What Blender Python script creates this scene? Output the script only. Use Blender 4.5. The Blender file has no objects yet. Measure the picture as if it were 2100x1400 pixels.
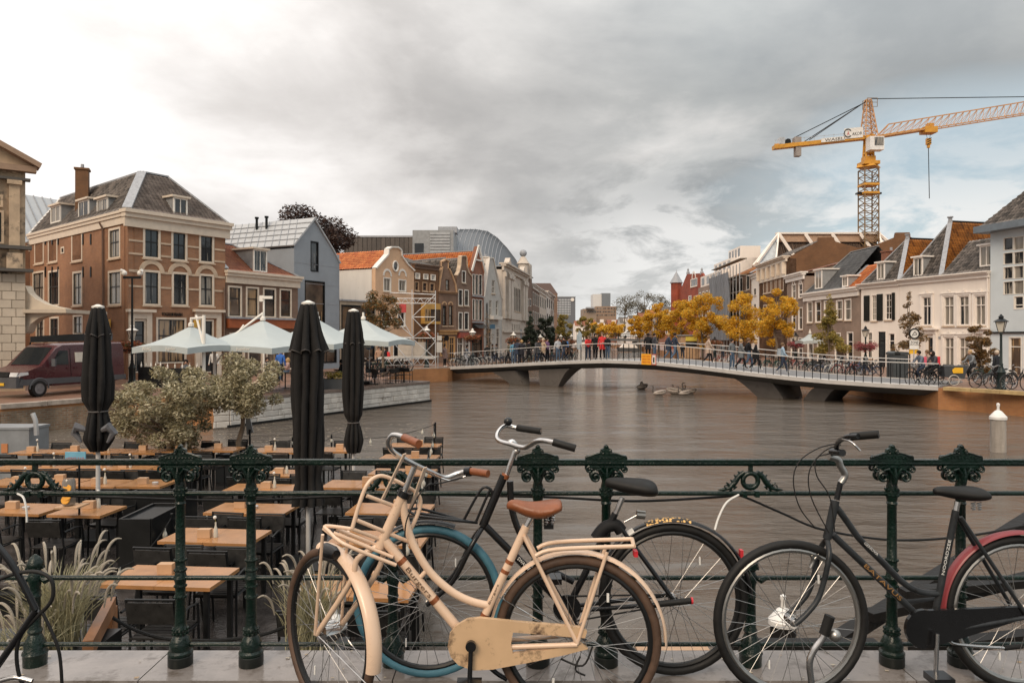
import bpy,math,random
import numpy as np
from math import radians,sin,cos,pi,sqrt
from mathutils import Vector,Matrix,geometry
SC=bpy.context.scene
COL=SC.collection
# ------------------------------------------------------------------ camera, sky, sun, exposure
F,CX,HY,H=1517.0,1050.0,690.0,3.5
cam_d=bpy.data.cameras.new("camera")
cam_d.sensor_width=36.0
cam_d.lens=F*36.0/2100.0
cam_d.shift_y=-10.0/2100.0
cam_d.clip_start=0.05
cam_d.clip_end=3000
cam=bpy.data.objects.new("camera",cam_d)
cam.location=(0,0,H)
cam.rotation_euler=(radians(90),0,0)
COL.objects.link(cam)
SC.camera=cam
SC.view_settings.view_transform='Standard'
SC.view_settings.look='None'
SC.view_settings.exposure=0.45
SC.view_settings.gamma=1.0
SC.view_settings.use_curve_mapping=False
SUN_AZ,SUN_EL=radians(-158),radians(38)
def nd(nt,kind,loc=None,**kw):
 n=nt.nodes.new(kind)
 for k,v in kw.items():
  if k.startswith('i_'):
   n.inputs[k[2:].replace('_',' ')].default_value=v
  else:
   setattr(n,k,v)
 return n
def math_n(nt,op,a,b=None,c=None,clamp=False):
 n=nt.nodes.new('ShaderNodeMath');n.operation=op;n.use_clamp=clamp
 for i,v in enumerate((a,b,c)):
  if v is None:continue
  if isinstance(v,(int,float)):n.inputs[i].default_value=v
  else:nt.links.new(v,n.inputs[i])
 return n.outputs[0]
def ramp_n(nt,fac,stops,interp='LINEAR'):
 r=nt.nodes.new('ShaderNodeValToRGB');r.color_ramp.interpolation=interp
 els=r.color_ramp.elements
 while len(els)<len(stops):els.new(0.5)
 for e,(p,c)in zip(els,stops):
  e.position=p
  e.color=(c,c,c,1)if isinstance(c,(int,float))else(*c,1)
 nt.links.new(fac,r.inputs[0])
 return r.outputs[0]
def mix_n(nt,fac,a,b,blend='MIX'):
 m=nt.nodes.new('ShaderNodeMix');m.data_type='RGBA';m.blend_type=blend
 def put(sock,v):
  if isinstance(v,(int,float)):sock.default_value=v
  elif isinstance(v,(tuple,list)):sock.default_value=(*v[:3],1)
  else:nt.links.new(v,sock)
 put(m.inputs[0],fac);put(m.inputs[6],a);put(m.inputs[7],b)
 return m.outputs[2]
def build_world():
 w=bpy.data.worlds.new("World");SC.world=w;w.use_nodes=True
 nt=w.node_tree;nt.nodes.clear()
 L=nt.links.new
 out=nt.nodes.new('ShaderNodeOutputWorld')
 bg=nt.nodes.new('ShaderNodeBackground')
 sky=nt.nodes.new('ShaderNodeTexSky');sky.sky_type='NISHITA';sky.sun_disc=False
 sky.sun_elevation=SUN_EL;sky.sun_rotation=SUN_AZ
 sky.dust_density=2.0
 tc=nt.nodes.new('ShaderNodeTexCoord')
 sep=nt.nodes.new('ShaderNodeSeparateXYZ');L(tc.outputs['Generated'],sep.inputs[0])
 X,Y,Z=sep.outputs
 den=math_n(nt,'ADD',math_n(nt,'MAXIMUM',Z,0.0),0.30)
 cx=math_n(nt,'DIVIDE',X,den);cy=math_n(nt,'DIVIDE',Y,den)
 cmb=nt.nodes.new('ShaderNodeCombineXYZ');L(cx,cmb.inputs[0]);L(cy,cmb.inputs[1])
 L(math_n(nt,'MULTIPLY',Z,1.2),cmb.inputs[2])
 def noise(scale,detail,rough,off,dist=0.0,vec=None):
  mp=nt.nodes.new('ShaderNodeMapping');mp.inputs['Location'].default_value=off
  L(vec or cmb.outputs[0],mp.inputs[0])
  n=nt.nodes.new('ShaderNodeTexNoise');n.inputs['Scale'].default_value=scale
  n.inputs['Detail'].default_value=detail;n.inputs['Roughness'].default_value=rough
  n.inputs['Distortion'].default_value=dist
  L(mp.outputs[0],n.inputs[0]);return n.outputs[0]
 big=noise(0.9,4,0.5,(3.1,1.7,0.4))
 mid=noise(1.7,9,0.52,(7.3,2.2,1.0),0.35)
 fine=noise(5.5,8,0.58,(1.3,9.2,4.0),0.2)
 body=math_n(nt,'ADD',math_n(nt,'MULTIPLY',mid,0.78),math_n(nt,'MULTIPLY',fine,0.22))
 sd=Vector((sin(radians(-38))*cos(radians(12)),cos(radians(-38))*cos(radians(12)),sin(radians(12))))
 dp=nt.nodes.new('ShaderNodeVectorMath');dp.operation='DOT_PRODUCT'
 L(tc.outputs['Generated'],dp.inputs[0]);dp.inputs[1].default_value=sd
 dd=math_n(nt,'ADD',dp.outputs['Value'],math_n(nt,'MULTIPLY',math_n(nt,'SUBTRACT',body,0.5),0.34))
 glow=ramp_n(nt,dd,[(0.0,0.0),(0.68,0.0),(0.83,0.14),(0.92,0.52),(0.975,0.90),(1.0,.97)])
 cool=ramp_n(nt,body,[(0.28,(.275,.295,.305)),(0.43,(.335,.352,.36)),(0.54,(.42,.432,.43)),(0.64,(.60,.59,.575)),(0.75,(.78,.77,.745))])
 warm=ramp_n(nt,body,[(0.30,(.36,.33,.31)),(0.45,(.44,.405,.38)),(0.6,(.60,.56,.53)),(0.75,(.80,.76,.73))])
 side=ramp_n(nt,X,[(0.22,0.0),(0.60,1.0)])
 mr=nt.nodes.new('ShaderNodeMapRange');L(X,mr.inputs[0])
 mr.inputs[1].default_value=-0.35;mr.inputs[2].default_value=0.25
 cloud=mix_n(nt,mr.outputs[0],warm,cool)
 mr2=nt.nodes.new('ShaderNodeMapRange');L(X,mr2.inputs[0])
 mr2.inputs[1].default_value=0.12;mr2.inputs[2].default_value=0.46
 lowm=ramp_n(nt,Z,[(0.0,1.0),(0.20,1.0),(0.36,0.0)])
 gapn=math_n(nt,'ADD',math_n(nt,'MULTIPLY',big,0.45),math_n(nt,'MULTIPLY',mid,0.55))
 g=math_n(nt,'MULTIPLY',math_n(nt,'MULTIPLY',mr2.outputs[0],lowm),0.42)
 gap=ramp_n(nt,math_n(nt,'SUBTRACT',math_n(nt,'ADD',g,0.30),math_n(nt,'MULTIPLY',gapn,0.62)),[(0.16,0.0),(0.32,0.93)])
 skyl=nt.nodes.new('ShaderNodeVectorMath');skyl.operation='SCALE'
 L(sky.outputs[0],skyl.inputs[0]);skyl.inputs['Scale'].default_value=0.11
 blue=mix_n(nt,0.72,skyl.outputs[0],(.47,.56,.58))
 col=mix_n(nt,gap,cloud,blue)
 pn=noise(3.4,9,0.62,(2.75,5.35,2.2),0.35)
 lowp=ramp_n(nt,Z,[(0.0,1.0),(0.14,0.9),(0.20,0.35),(0.30,0.0)])
 mr3=nt.nodes.new('ShaderNodeMapRange');L(X,mr3.inputs[0])
 mr3.inputs[1].default_value=0.0;mr3.inputs[2].default_value=0.16
 puff=math_n(nt,'MULTIPLY',math_n(nt,'MULTIPLY',ramp_n(nt,pn,[(0.43,0.0),(0.55,1.0)]),lowp),mr3.outputs[0])
 col=mix_n(nt,math_n(nt,'MULTIPLY',puff,0.9),col,(.80,.79,.77))
 col=mix_n(nt,glow,col,(.98,.945,.92))
 zen=math_n(nt,'MULTIPLY',math_n(nt,'ADD',math_n(nt,'MULTIPLY',math_n(nt,'MAXIMUM',math_n(nt,'SUBTRACT',Z,.30),0.0),3.4),1.0),.84)
 zs=nt.nodes.new('ShaderNodeVectorMath');zs.operation='SCALE';L(col,zs.inputs[0]);L(zen,zs.inputs['Scale']);col=zs.outputs[0]
 hz=ramp_n(nt,Z,[(0.0,0.75),(0.10,0.25),(0.18,0.0)])
 col=mix_n(nt,math_n(nt,'MULTIPLY',hz,0.55),col,(.66,.665,.65))
 L(col,bg.inputs[0]);bg.inputs[1].default_value=1.0
 L(bg.outputs[0],out.inputs[0])
build_world()
sun_d=bpy.data.lights.new("sun",'SUN');sun_d.energy=1.5;sun_d.angle=radians(28);sun_d.color=(1,.82,.62)
sun=bpy.data.objects.new("sun",sun_d)
sv=Vector((sin(SUN_AZ)*cos(SUN_EL),cos(SUN_AZ)*cos(SUN_EL),sin(SUN_EL)))
sun.rotation_euler=sv.to_track_quat('Z','Y').to_euler()
COL.objects.link(sun)
# ------------------------------------------------------------------ places: photo ray + distance -> point in the world
def W(x,y,D):return Vector(((x-CX)*D/F,D,H-(y-HY)*D/F))
def G(x,y,z=1.05):
 return W(x,y,(H-z)*F/(y-HY))
def P2(x,D):return Vector(((x-CX)*D/F,D,0))
def ZY(y,D):return H-(y-HY)*D/F
# ------------------------------------------------------------------ materials
MATS={}
def sat(c,k):
 l=.3*c[0]+.55*c[1]+.15*c[2]
 return tuple(max(.002,l+(v-l)*k)for v in c)
def principled(name):
 m=bpy.data.materials.new(name);m.use_nodes=True
 nt=m.node_tree
 return m,nt,nt.nodes['Principled BSDF']
def mat(name,col,rough=.6,metal=0.0,var=.18,scale=2.5,bump=0.0,bscale=60,coat=0.0,emit=None,streak=False,island=0.0,spec=None,objvar=0.0,dirt=None):
 if name in MATS:return MATS[name]
 m,nt,p=principled(name);L=nt.links.new
 p.inputs['Roughness'].default_value=rough;p.inputs['Metallic'].default_value=metal
 if spec is not None:p.inputs['Specular IOR Level'].default_value=spec
 if coat:p.inputs['Coat Weight'].default_value=coat;p.inputs['Coat Roughness'].default_value=.15
 tc=nt.nodes.new('ShaderNodeTexCoord')
 c=None
 n=nt.nodes.new('ShaderNodeTexNoise');n.inputs['Scale'].default_value=scale;n.inputs['Detail'].default_value=7
 n.inputs['Roughness'].default_value=.62
 if streak:
  mp=nt.nodes.new('ShaderNodeMapping');mp.inputs['Scale'].default_value=(1,1,.18)
  L(tc.outputs['Object'],mp.inputs[0]);L(mp.outputs[0],n.inputs[0])
 else:L(tc.outputs['Object'],n.inputs[0])
 if max(col)<.05 and metal<.9:
  col=tuple(v*.6 for v in col);p.inputs['Specular IOR Level'].default_value=.3
 lo=tuple(v*(1-var)for v in col);hi=tuple(min(1,v*(1+var))for v in col)
 c=ramp_n(nt,n.outputs[0],[(.3,lo),(.7,hi)])
 if dirt:
  dn=nt.nodes.new('ShaderNodeTexNoise');dn.inputs['Scale'].default_value=dirt[1];dn.inputs['Detail'].default_value=9
  dn.inputs['Roughness'].default_value=.7
  L(tc.outputs['Object'],dn.inputs[0])
  c=mix_n(nt,ramp_n(nt,dn.outputs[0],[(dirt[2],0.0),(dirt[2]+.12,1.0)]),c,dirt[0])
 if island:
  g=nt.nodes.new('ShaderNodeNewGeometry')
  hs=nt.nodes.new('ShaderNodeHueSaturation');L(c,hs.inputs['Color'])
  mr=nt.nodes.new('ShaderNodeMapRange');L(g.outputs['Random Per Island'],mr.inputs[0])
  mr.inputs[3].default_value=1-island;mr.inputs[4].default_value=1+island
  L(mr.outputs[0],hs.inputs['Value']);c=hs.outputs[0]
 if objvar:
  g=nt.nodes.new('ShaderNodeObjectInfo')
  hs=nt.nodes.new('ShaderNodeHueSaturation');L(c,hs.inputs['Color'])
  mr=nt.nodes.new('ShaderNodeMapRange');L(g.outputs['Random'],mr.inputs[0])
  mr.inputs[3].default_value=1-objvar;mr.inputs[4].default_value=1+objvar
  L(mr.outputs[0],hs.inputs['Value']);c=hs.outputs[0]
 L(c,p.inputs['Base Color'])
 rr=nt.nodes.new('ShaderNodeMapRange');L(n.outputs[0],rr.inputs[0])
 rr.inputs[1].default_value=.3;rr.inputs[2].default_value=.7
 rr.inputs[3].default_value=max(.02,rough*.8);rr.inputs[4].default_value=min(1,rough*1.2)
 L(rr.outputs[0],p.inputs['Roughness'])
 if bump:
  b=nt.nodes.new('ShaderNodeBump');b.inputs['Strength'].default_value=bump;b.inputs['Distance'].default_value=.02
  n2=nt.nodes.new('ShaderNodeTexNoise');n2.inputs['Scale'].default_value=bscale;n2.inputs['Detail'].default_value=4
  L(tc.outputs['Object'],n2.inputs[0]);L(n2.outputs[0],b.inputs['Height']);L(b.outputs[0],p.inputs['Normal'])
 if emit:
  p.inputs['Emission Color'].default_value=(*emit[0],1);p.inputs['Emission Strength'].default_value=emit[1]
 MATS[name]=m
 return m
def brick_mat(name,c1,c2,mortar,bw=.22,bh=.07,ms=.010,var=.25,rough=.85,stain=(.05,.04,.035),stain_at=.60):
 if name in MATS:return MATS[name]
 c1,c2=sat(c1,1.28),sat(c2,1.28);c1=tuple(v*.94 for v in c1)
 m,nt,p=principled(name);L=nt.links.new
 uv=nt.nodes.new('ShaderNodeUVMap')
 b=nt.nodes.new('ShaderNodeTexBrick');L(uv.outputs[0],b.inputs[0])
 b.inputs['Color1'].default_value=(*c1,1);b.inputs['Color2'].default_value=(*c2,1);b.inputs['Mortar'].default_value=(*mortar,1)
 b.inputs['Scale'].default_value=1;b.inputs['Mortar Size'].default_value=ms;b.inputs['Mortar Smooth'].default_value=.3
 b.inputs['Brick Width'].default_value=bw;b.inputs['Row Height'].default_value=bh;b.inputs['Bias'].default_value=-.1
 n=nt.nodes.new('ShaderNodeTexNoise');n.inputs['Scale'].default_value=.55;n.inputs['Detail'].default_value=9;n.inputs['Roughness'].default_value=.65
 L(uv.outputs[0],n.inputs[0])
 sh=ramp_n(nt,n.outputs[0],[(.3,(1-var,)*3),(.7,(1+var,)*3)])
 c=mix_n(nt,1.0,b.outputs[0],sh,'MULTIPLY')
 mp=nt.nodes.new('ShaderNodeMapping');mp.inputs['Scale'].default_value=(1.2,.22,1);L(uv.outputs[0],mp.inputs[0])
 n3=nt.nodes.new('ShaderNodeTexNoise');n3.inputs['Scale'].default_value=1.1;n3.inputs['Detail'].default_value=8;n3.inputs['Roughness'].default_value=.7
 L(mp.outputs[0],n3.inputs[0])
 c=mix_n(nt,math_n(nt,'MULTIPLY',ramp_n(nt,n3.outputs[0],[(stain_at,0.0),(stain_at+.16,1.0)]),.45),c,stain)
 L(c,p.inputs['Base Color']);p.inputs['Roughness'].default_value=rough
 bp=nt.nodes.new('ShaderNodeBump');bp.inputs['Strength'].default_value=.35;bp.inputs['Distance'].default_value=.01
 L(math_n(nt,'SUBTRACT',1.0,b.outputs[1]),bp.inputs['Height']);L(bp.outputs[0],p.inputs['Normal'])
 MATS[name]=m;return m
def tile_mat(name,c1,c2,moss=(.06,.055,.045),moss_at=.58,rough=.62,tw=.26,th=.34):
 """colour per roof tile with relief shade painted into the gaps (the shape itself is geometry)"""
 if name in MATS:return MATS[name]
 m,nt,p=principled(name);L=nt.links.new
 uv=nt.nodes.new('ShaderNodeUVMap')
 dv=nt.nodes.new('ShaderNodeVectorMath');dv.operation='DIVIDE';L(uv.outputs[0],dv.inputs[0]);dv.inputs[1].default_value=(tw,th,1)
 fl=nt.nodes.new('ShaderNodeVectorMath');fl.operation='FLOOR';L(dv.outputs[0],fl.inputs[0])
 wn=nt.nodes.new('ShaderNodeTexWhiteNoise');wn.noise_dimensions='3D';L(fl.outputs[0],wn.inputs[0])
 c=ramp_n(nt,wn.outputs[0],[(0,c1),(1,c2)])
 n=nt.nodes.new('ShaderNodeTexNoise');n.inputs['Scale'].default_value=.9;n.inputs['Detail'].default_value=9;n.inputs['Roughness'].default_value=.68
 L(uv.outputs[0],n.inputs[0])
 c=mix_n(nt,ramp_n(nt,n.outputs[0],[(moss_at,0.0),(moss_at+.16,.8)]),c,moss)
 sh=ramp_n(nt,n.outputs[0],[(.25,(.75,)*3),(.6,(1.2,)*3)])
 c=mix_n(nt,1.0,c,sh,'MULTIPLY')
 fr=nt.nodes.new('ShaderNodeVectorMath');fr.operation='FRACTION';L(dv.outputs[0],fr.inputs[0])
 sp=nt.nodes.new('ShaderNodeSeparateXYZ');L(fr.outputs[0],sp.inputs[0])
 gx=ramp_n(nt,sp.outputs[0],[(0.30,1.0),(0.5,0.35),(0.70,1.0)]);gy=ramp_n(nt,sp.outputs[1],[(0.0,.45),(0.22,1.0)])  # gap grime that also paints relief shade into troughs and lower tile edges
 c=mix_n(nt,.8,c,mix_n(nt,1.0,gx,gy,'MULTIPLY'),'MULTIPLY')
 L(c,p.inputs['Base Color']);p.inputs['Roughness'].default_value=rough
 MATS[name]=m;return m
def pane_mat(name,dark=(.012,.014,.016),curtain=(.42,.38,.32),amount=.5,warm=0.0):
 """window glass with the room seen through it: dim interior and curtain folds"""
 if name in MATS:return MATS[name]
 m,nt,p=principled(name);L=nt.links.new
 tc=nt.nodes.new('ShaderNodeTexCoord');oi=nt.nodes.new('ShaderNodeObjectInfo')
 ad=nt.nodes.new('ShaderNodeVectorMath');ad.operation='ADD';L(tc.outputs['Object'],ad.inputs[0])
 sc=nt.nodes.new('ShaderNodeVectorMath');sc.operation='SCALE';sc.inputs['Scale'].default_value=37.0
 cb=nt.nodes.new('ShaderNodeCombineXYZ');L(oi.outputs['Random'],cb.inputs[0]);L(oi.outputs['Random'],cb.inputs[2])
 L(cb.outputs[0],sc.inputs[0]);L(sc.outputs[0],ad.inputs[1])
 n=nt.nodes.new('ShaderNodeTexNoise');n.inputs['Scale'].default_value=.7;n.inputs['Detail'].default_value=3;L(ad.outputs[0],n.inputs[0])
 base=ramp_n(nt,n.outputs[0],[(.35,dark),(.75,tuple(v*3+.01+warm*w for v,w in zip(dark,(1.6,.8,.25))))])
 mp=nt.nodes.new('ShaderNodeMapping');mp.inputs['Scale'].default_value=(6,6,.35);L(ad.outputs[0],mp.inputs[0])
 n2=nt.nodes.new('ShaderNodeTexNoise');n2.inputs['Scale'].default_value=1.2;n2.inputs['Detail'].default_value=3;L(mp.outputs[0],n2.inputs[0])
 fold=ramp_n(nt,n2.outputs[0],[(.3,tuple(v*.45 for v in curtain)),(.7,curtain)])
 k=math_n(nt,'GREATER_THAN',math_n(nt,'ADD',n2.outputs[0],math_n(nt,'MULTIPLY',oi.outputs['Random'],.55)),1.12-amount*.5)
 c=mix_n(nt,math_n(nt,'MULTIPLY',k,.75),base,fold)
 L(c,p.inputs['Base Color']);p.inputs['Roughness'].default_value=.06
 p.inputs['Specular IOR Level'].default_value=.7
 b=nt.nodes.new('ShaderNodeBump');b.inputs['Strength'].default_value=.05;b.inputs['Distance'].default_value=.05
 n3=nt.nodes.new('ShaderNodeTexNoise');n3.inputs['Scale'].default_value=1.6;L(ad.outputs[0],n3.inputs[0])
 L(n3.outputs[0],b.inputs['Height']);L(b.outputs[0],p.inputs['Normal'])
 MATS[name]=m;return m
# ------------------------------------------------------------------ mesh builder
class MB:
 def __init__(s):s.v=[];s.f=[];s.uv=None;s.mi=None
 def add(s,vs,fs,M=None):
  o=len(s.v)
  s.v+=[tuple(M@Vector(p))if M is not None else tuple(p)for p in vs]
  s.f+=[tuple(i+o for i in f)for f in fs]
  return s
 def box(s,c,d,M=None,rz=0):
  x,y,z=c;a,b,h=d[0]/2,d[1]/2,d[2]/2
  vs=[(-a,-b,-h),(a,-b,-h),(a,b,-h),(-a,b,-h),(-a,-b,h),(a,-b,h),(a,b,h),(-a,b,h)]
  if rz:vs=[(p[0]*cos(rz)-p[1]*sin(rz),p[0]*sin(rz)+p[1]*cos(rz),p[2])for p in vs]
  vs=[(p[0]+x,p[1]+y,p[2]+z)for p in vs]
  return s.add(vs,[(0,3,2,1),(4,5,6,7),(0,1,5,4),(1,2,6,5),(2,3,7,6),(3,0,4,7)],M)
 def bar(s,p,q,w,h=None,up=Vector((0,0,1)),M=None):
  """rectangular beam from p to q; w sideways, h along up"""
  h=w if h is None else h
  p=Vector(p);q=Vector(q);d=(q-p).normalized()
  sd=d.cross(Vector(up))
  if sd.length<1e-4:sd=d.cross(Vector((1,0,0)))
  sd.normalize();u=sd.cross(d).normalized()
  vs=[]
  for r in(p,q):
   for a,b in((-1,-1),(1,-1),(1,1),(-1,1)):
    vs.append(r+sd*(a*w/2)+u*(b*h/2))
  return s.add(vs,[(0,3,2,1),(4,5,6,7),(0,1,5,4),(1,2,6,5),(2,3,7,6),(3,0,4,7)],M)
 def tube(s,pts,r,n=8,cap=True,closed=False,M=None,sx=1.0):
  pts=[Vector(p)for p in pts];k=len(pts)
  rs=r if isinstance(r,(list,tuple))else[r]*k
  vs=[];prev=None
  for i,p in enumerate(pts):
   if closed:t=pts[(i+1)%k]-pts[i-1]
   else:t=pts[min(i+1,k-1)]-pts[max(i-1,0)]
   t=t.normalized()if t.length>1e-9 else Vector((0,0,1))
   if prev is None:
    a=t.cross(Vector((0,0,1)))
    if a.length<.05:a=t.cross(Vector((0,1,0)))
   else:
    a=prev-t*prev.dot(t)
    if a.length<1e-5:a=t.cross(Vector((0,0,1)))
   a.normalize();prev=a;b=t.cross(a)
   for j in range(n):
    g=2*pi*j/n
    vs.append(p+a*(cos(g)*rs[i])+b*(sin(g)*rs[i]*sx))
  fs=[]
  for i in range(k if closed else k-1):
   i2=(i+1)%k
   for j in range(n):
    fs.append((i*n+j,i*n+(j+1)%n,i2*n+(j+1)%n,i2*n+j))
  if cap and not closed:
   fs.append(tuple(reversed(range(n))));fs.append(tuple((k-1)*n+j for j in range(n)))
  return s.add(vs,fs,M)
 def lathe(s,prof,n=16,c=(0,0,0),M=None,cap=True):
  vs=[];fs=[];k=len(prof)
  for r,z in prof:
   for j in range(n):
    g=2*pi*j/n
    vs.append((c[0]+r*cos(g),c[1]+r*sin(g),c[2]+z))
  for i in range(k-1):
   for j in range(n):
    fs.append((i*n+j,i*n+(j+1)%n,(i+1)*n+(j+1)%n,(i+1)*n+j))
  if cap:
   fs.append(tuple(reversed(range(n))));fs.append(tuple((k-1)*n+j for j in range(n)))
  return s.add(vs,fs,M)
 def prism(s,poly,dvec,M=None):
  """closed prism: 3-D polygon poly extruded by dvec"""
  poly=[Vector(p)for p in poly];dvec=Vector(dvec);n=len(poly)
  tris=geometry.tessellate_polygon([poly])
  vs=poly+[p+dvec for p in poly]
  fs=[tuple(t)for t in tris]+[tuple(i+n for i in reversed(t))for t in tris]
  for i in range(n):
   j=(i+1)%n
   fs.append((i,j,j+n,i+n))
  return s.add(vs,fs,M)
 def quad(s,a,b,c,d,M=None):return s.add([a,b,c,d],[(0,1,2,3)],M)
 def sphere(s,c,r,n=10,m=7,M=None,sz=1.0):
  prof=[(max(.0005,r*sin(pi*i/m)),-r*sz*cos(pi*i/m))for i in range(m+1)]
  return s.lathe(prof,n,c,M)
 def build(s,name,material,parent=None,smooth=False,local=False,angle=40,at=None):
  off=Vector((0,0,0));loc=Vector((0,0,0))
  if parent is not None and not local:
   q=parent
   while q is not None:off=off+q.location;q=q.parent
  elif parent is None and not local:
   a=np.array([tuple(p)for p in s.v])
   off=Vector(((a[:,0].min()+a[:,0].max())/2,(a[:,1].min()+a[:,1].max())/2,a[:,2].min()));loc=off
  if at is not None and parent is None:off=Vector(at);loc=Vector(at)
  me=bpy.data.meshes.new(name)
  vs=[(p[0]-off.x,p[1]-off.y,p[2]-off.z)for p in s.v]if off.length else[tuple(p)for p in s.v]
  me.from_pydata(vs,[],s.f)
  if s.uv is not None:
   uvl=me.uv_layers.new(name="UVMap")
   vi=np.empty(len(me.loops),dtype=np.int32);me.loops.foreach_get('vertex_index',vi)
   uvl.data.foreach_set('uv',np.array(s.uv,dtype=np.float32)[vi].ravel())
  for mm in(material if isinstance(material,(list,tuple))else[material]):
   me.materials.append(mm)
  if s.mi is not None:me.polygons.foreach_set('material_index',np.array(s.mi,dtype=np.int32))
  me.update()
  fixn(me)
  if smooth:
   me.shade_smooth()
   try:me.set_sharp_from_angle(angle=radians(angle))
   except Exception:pass
  o=bpy.data.objects.new(name,me);o.location=loc;COL.objects.link(o)
  if parent is not None:o.parent=parent
  return o
def fixn(me):
 import bmesh
 if len(me.polygons)>60000:return
 bm=bmesh.new();bm.from_mesh(me);bmesh.ops.recalc_face_normals(bm,faces=bm.faces);bm.to_mesh(me);bm.free()
def np_mesh(name,V,Fq,material,parent=None,smooth=False,uv=None):
 """big mesh from numpy arrays of verts and quads (or tris)"""
 V=np.asarray(V,dtype=np.float32);Fq=np.asarray(Fq,dtype=np.int32)
 off=np.zeros(3);loc=(0,0,0)
 if parent is not None:
  q=parent;t=Vector((0,0,0))
  while q is not None:t=t+q.location;q=q.parent
  off=np.array(t)
 V=V-off
 me=bpy.data.meshes.new(name)
 k=Fq.shape[1]
 me.vertices.add(len(V));me.vertices.foreach_set('co',V.ravel())
 me.loops.add(Fq.size);me.loops.foreach_set('vertex_index',Fq.ravel())
 me.polygons.add(len(Fq));me.polygons.foreach_set('loop_start',np.arange(0,Fq.size,k,dtype=np.int32))
 if uv is not None:
  uvl=me.uv_layers.new(name="UVMap");uvl.data.foreach_set('uv',np.asarray(uv,dtype=np.float32)[Fq.ravel()].ravel())
 me.materials.append(material)
 me.update(calc_edges=True);me.validate()
 if smooth:me.shade_smooth()
 o=bpy.data.objects.new(name,me);COL.objects.link(o)
 if parent is not None:o.parent=parent
 return o
def tag(o,label=None,cat=None,group=None,kind=None):
 if label:o['label']=label
 if cat:o['category']=cat
 if group:o['group']=group
 if kind:o['kind']=kind
 return o
def thing(name,label,cat,loc=(0,0,0),rz=0,group=None):
 o=bpy.data.objects.new(name,None);o.empty_display_size=.2;COL.objects.link(o)
 o.location=loc;o.rotation_euler=(0,0,rz)
 return tag(o,label,cat,group)
def dup(root,loc,rz=0,label=None,group=None,scale=None,swap=None):
 """copy of a thing with its parts and sub-parts; swap = {slot material name: new material}"""
 r=root.copy();COL.objects.link(r);r.location=loc;r.rotation_euler=(0,0,rz)
 if scale:r.scale=scale if isinstance(scale,(tuple,list))else(scale,)*3
 if label:r['label']=label
 if group:r['group']=group
 def rec(src,dst):
  for ch in src.children:
   c=ch.copy();COL.objects.link(c);c.parent=dst
   doswap(c);rec(ch,c)
 def doswap(c):
  if swap and c.type=='MESH':
   for sl in c.material_slots:
    if sl.material and sl.material.name in swap:
     nm=swap[sl.material.name];sl.link='OBJECT';sl.material=nm
 doswap(r);rec(root,r)
 return r
ORD=['first','second','third','fourth','fifth','sixth','seventh','eighth','ninth','tenth','eleventh','twelfth','thirteenth','fourteenth','fifteenth','sixteenth','seventeenth','eighteenth','nineteenth','twentieth','twenty first','twenty second','twenty third','twenty fourth','twenty fifth','twenty sixth','twenty seventh','twenty eighth','twenty ninth','thirtieth']
M_cream=mat('cream painted wood',(.66,.56,.45),.5,var=.1)
M_white=mat('white painted wood',(.74,.70,.64),.5,var=.08)
M_black=mat('black painted wood',(.015,.016,.017),.35,var=.3)
M_dark=mat('dark sash wood',(.03,.03,.03),.4)
M_lead=mat('weathered lead',(.30,.31,.33),.5,var=.25,scale=6)
M_iron=mat('black iron',(.018,.02,.022),.35,metal=.3,var=.3)
M_pane=pane_mat('window glass',amount=.35)
M_pane_c=pane_mat('curtained window glass',amount=.95)
M_pane_w=pane_mat('lit shop window glass',amount=.25,curtain=(.5,.33,.18),warm=.07)
M_sand=mat('sandstone trim',(.52,.40,.29),.8,var=.2,scale=3)
M_chrome=mat('chrome steel',(.62,.60,.58),.16,metal=1.0,var=.15,scale=30)
M_galv=mat('galvanised steel',(.52,.52,.52),.4,metal=.7,var=.15)
M_rubber=mat('black rubber',(.018,.017,.016),.6,var=.3,scale=20)
# ------------------------------------------------------------------ facades, windows, roofs
class Fac:
 """vertical front of a building: plan line A->B (left to right as seen), ground height z0"""
 def __init__(s,A,B,z0=1.05):
  s.A=Vector((A.x,A.y,0));s.B=Vector((B.x,B.y,0));s.z0=z0
  s.e=(s.B-s.A).normalized();s.n=Vector((s.e.y,-s.e.x,0));s.L=(s.B-s.A).length
  s.holes=[]
 def u(s,px):
  k=(px-CX)/F
  return(k*s.A.y-s.A.x)/(s.e.x-k*s.e.y)
 def D(s,px):return s.A.y+s.u(px)*s.e.y
 def z(s,px,py):return ZY(py,s.D(px))
 def pt(s,u,z,out=0.0):return s.A+s.e*u+s.n*out+Vector((0,0,z))
 def rect(s,x0,y0,x1,y1):
  xm=(x0+x1)/2
  return s.u(x0),s.u(x1),s.z(xm,y1),s.z(xm,y0)
 def slab(s,mb,u0,u1,z0,z1,o0,o1):
  """box on the facade between two outward offsets"""
  P=[s.pt(u0,z0,o0),s.pt(u1,z0,o0),s.pt(u1,z0,o1),s.pt(u0,z0,o1),s.pt(u0,z1,o0),s.pt(u1,z1,o0),s.pt(u1,z1,o1),s.pt(u0,z1,o1)]
  mb.add(P,[(0,3,2,1),(4,5,6,7),(0,1,5,4),(1,2,6,5),(2,3,7,6),(3,0,4,7)])
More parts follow.
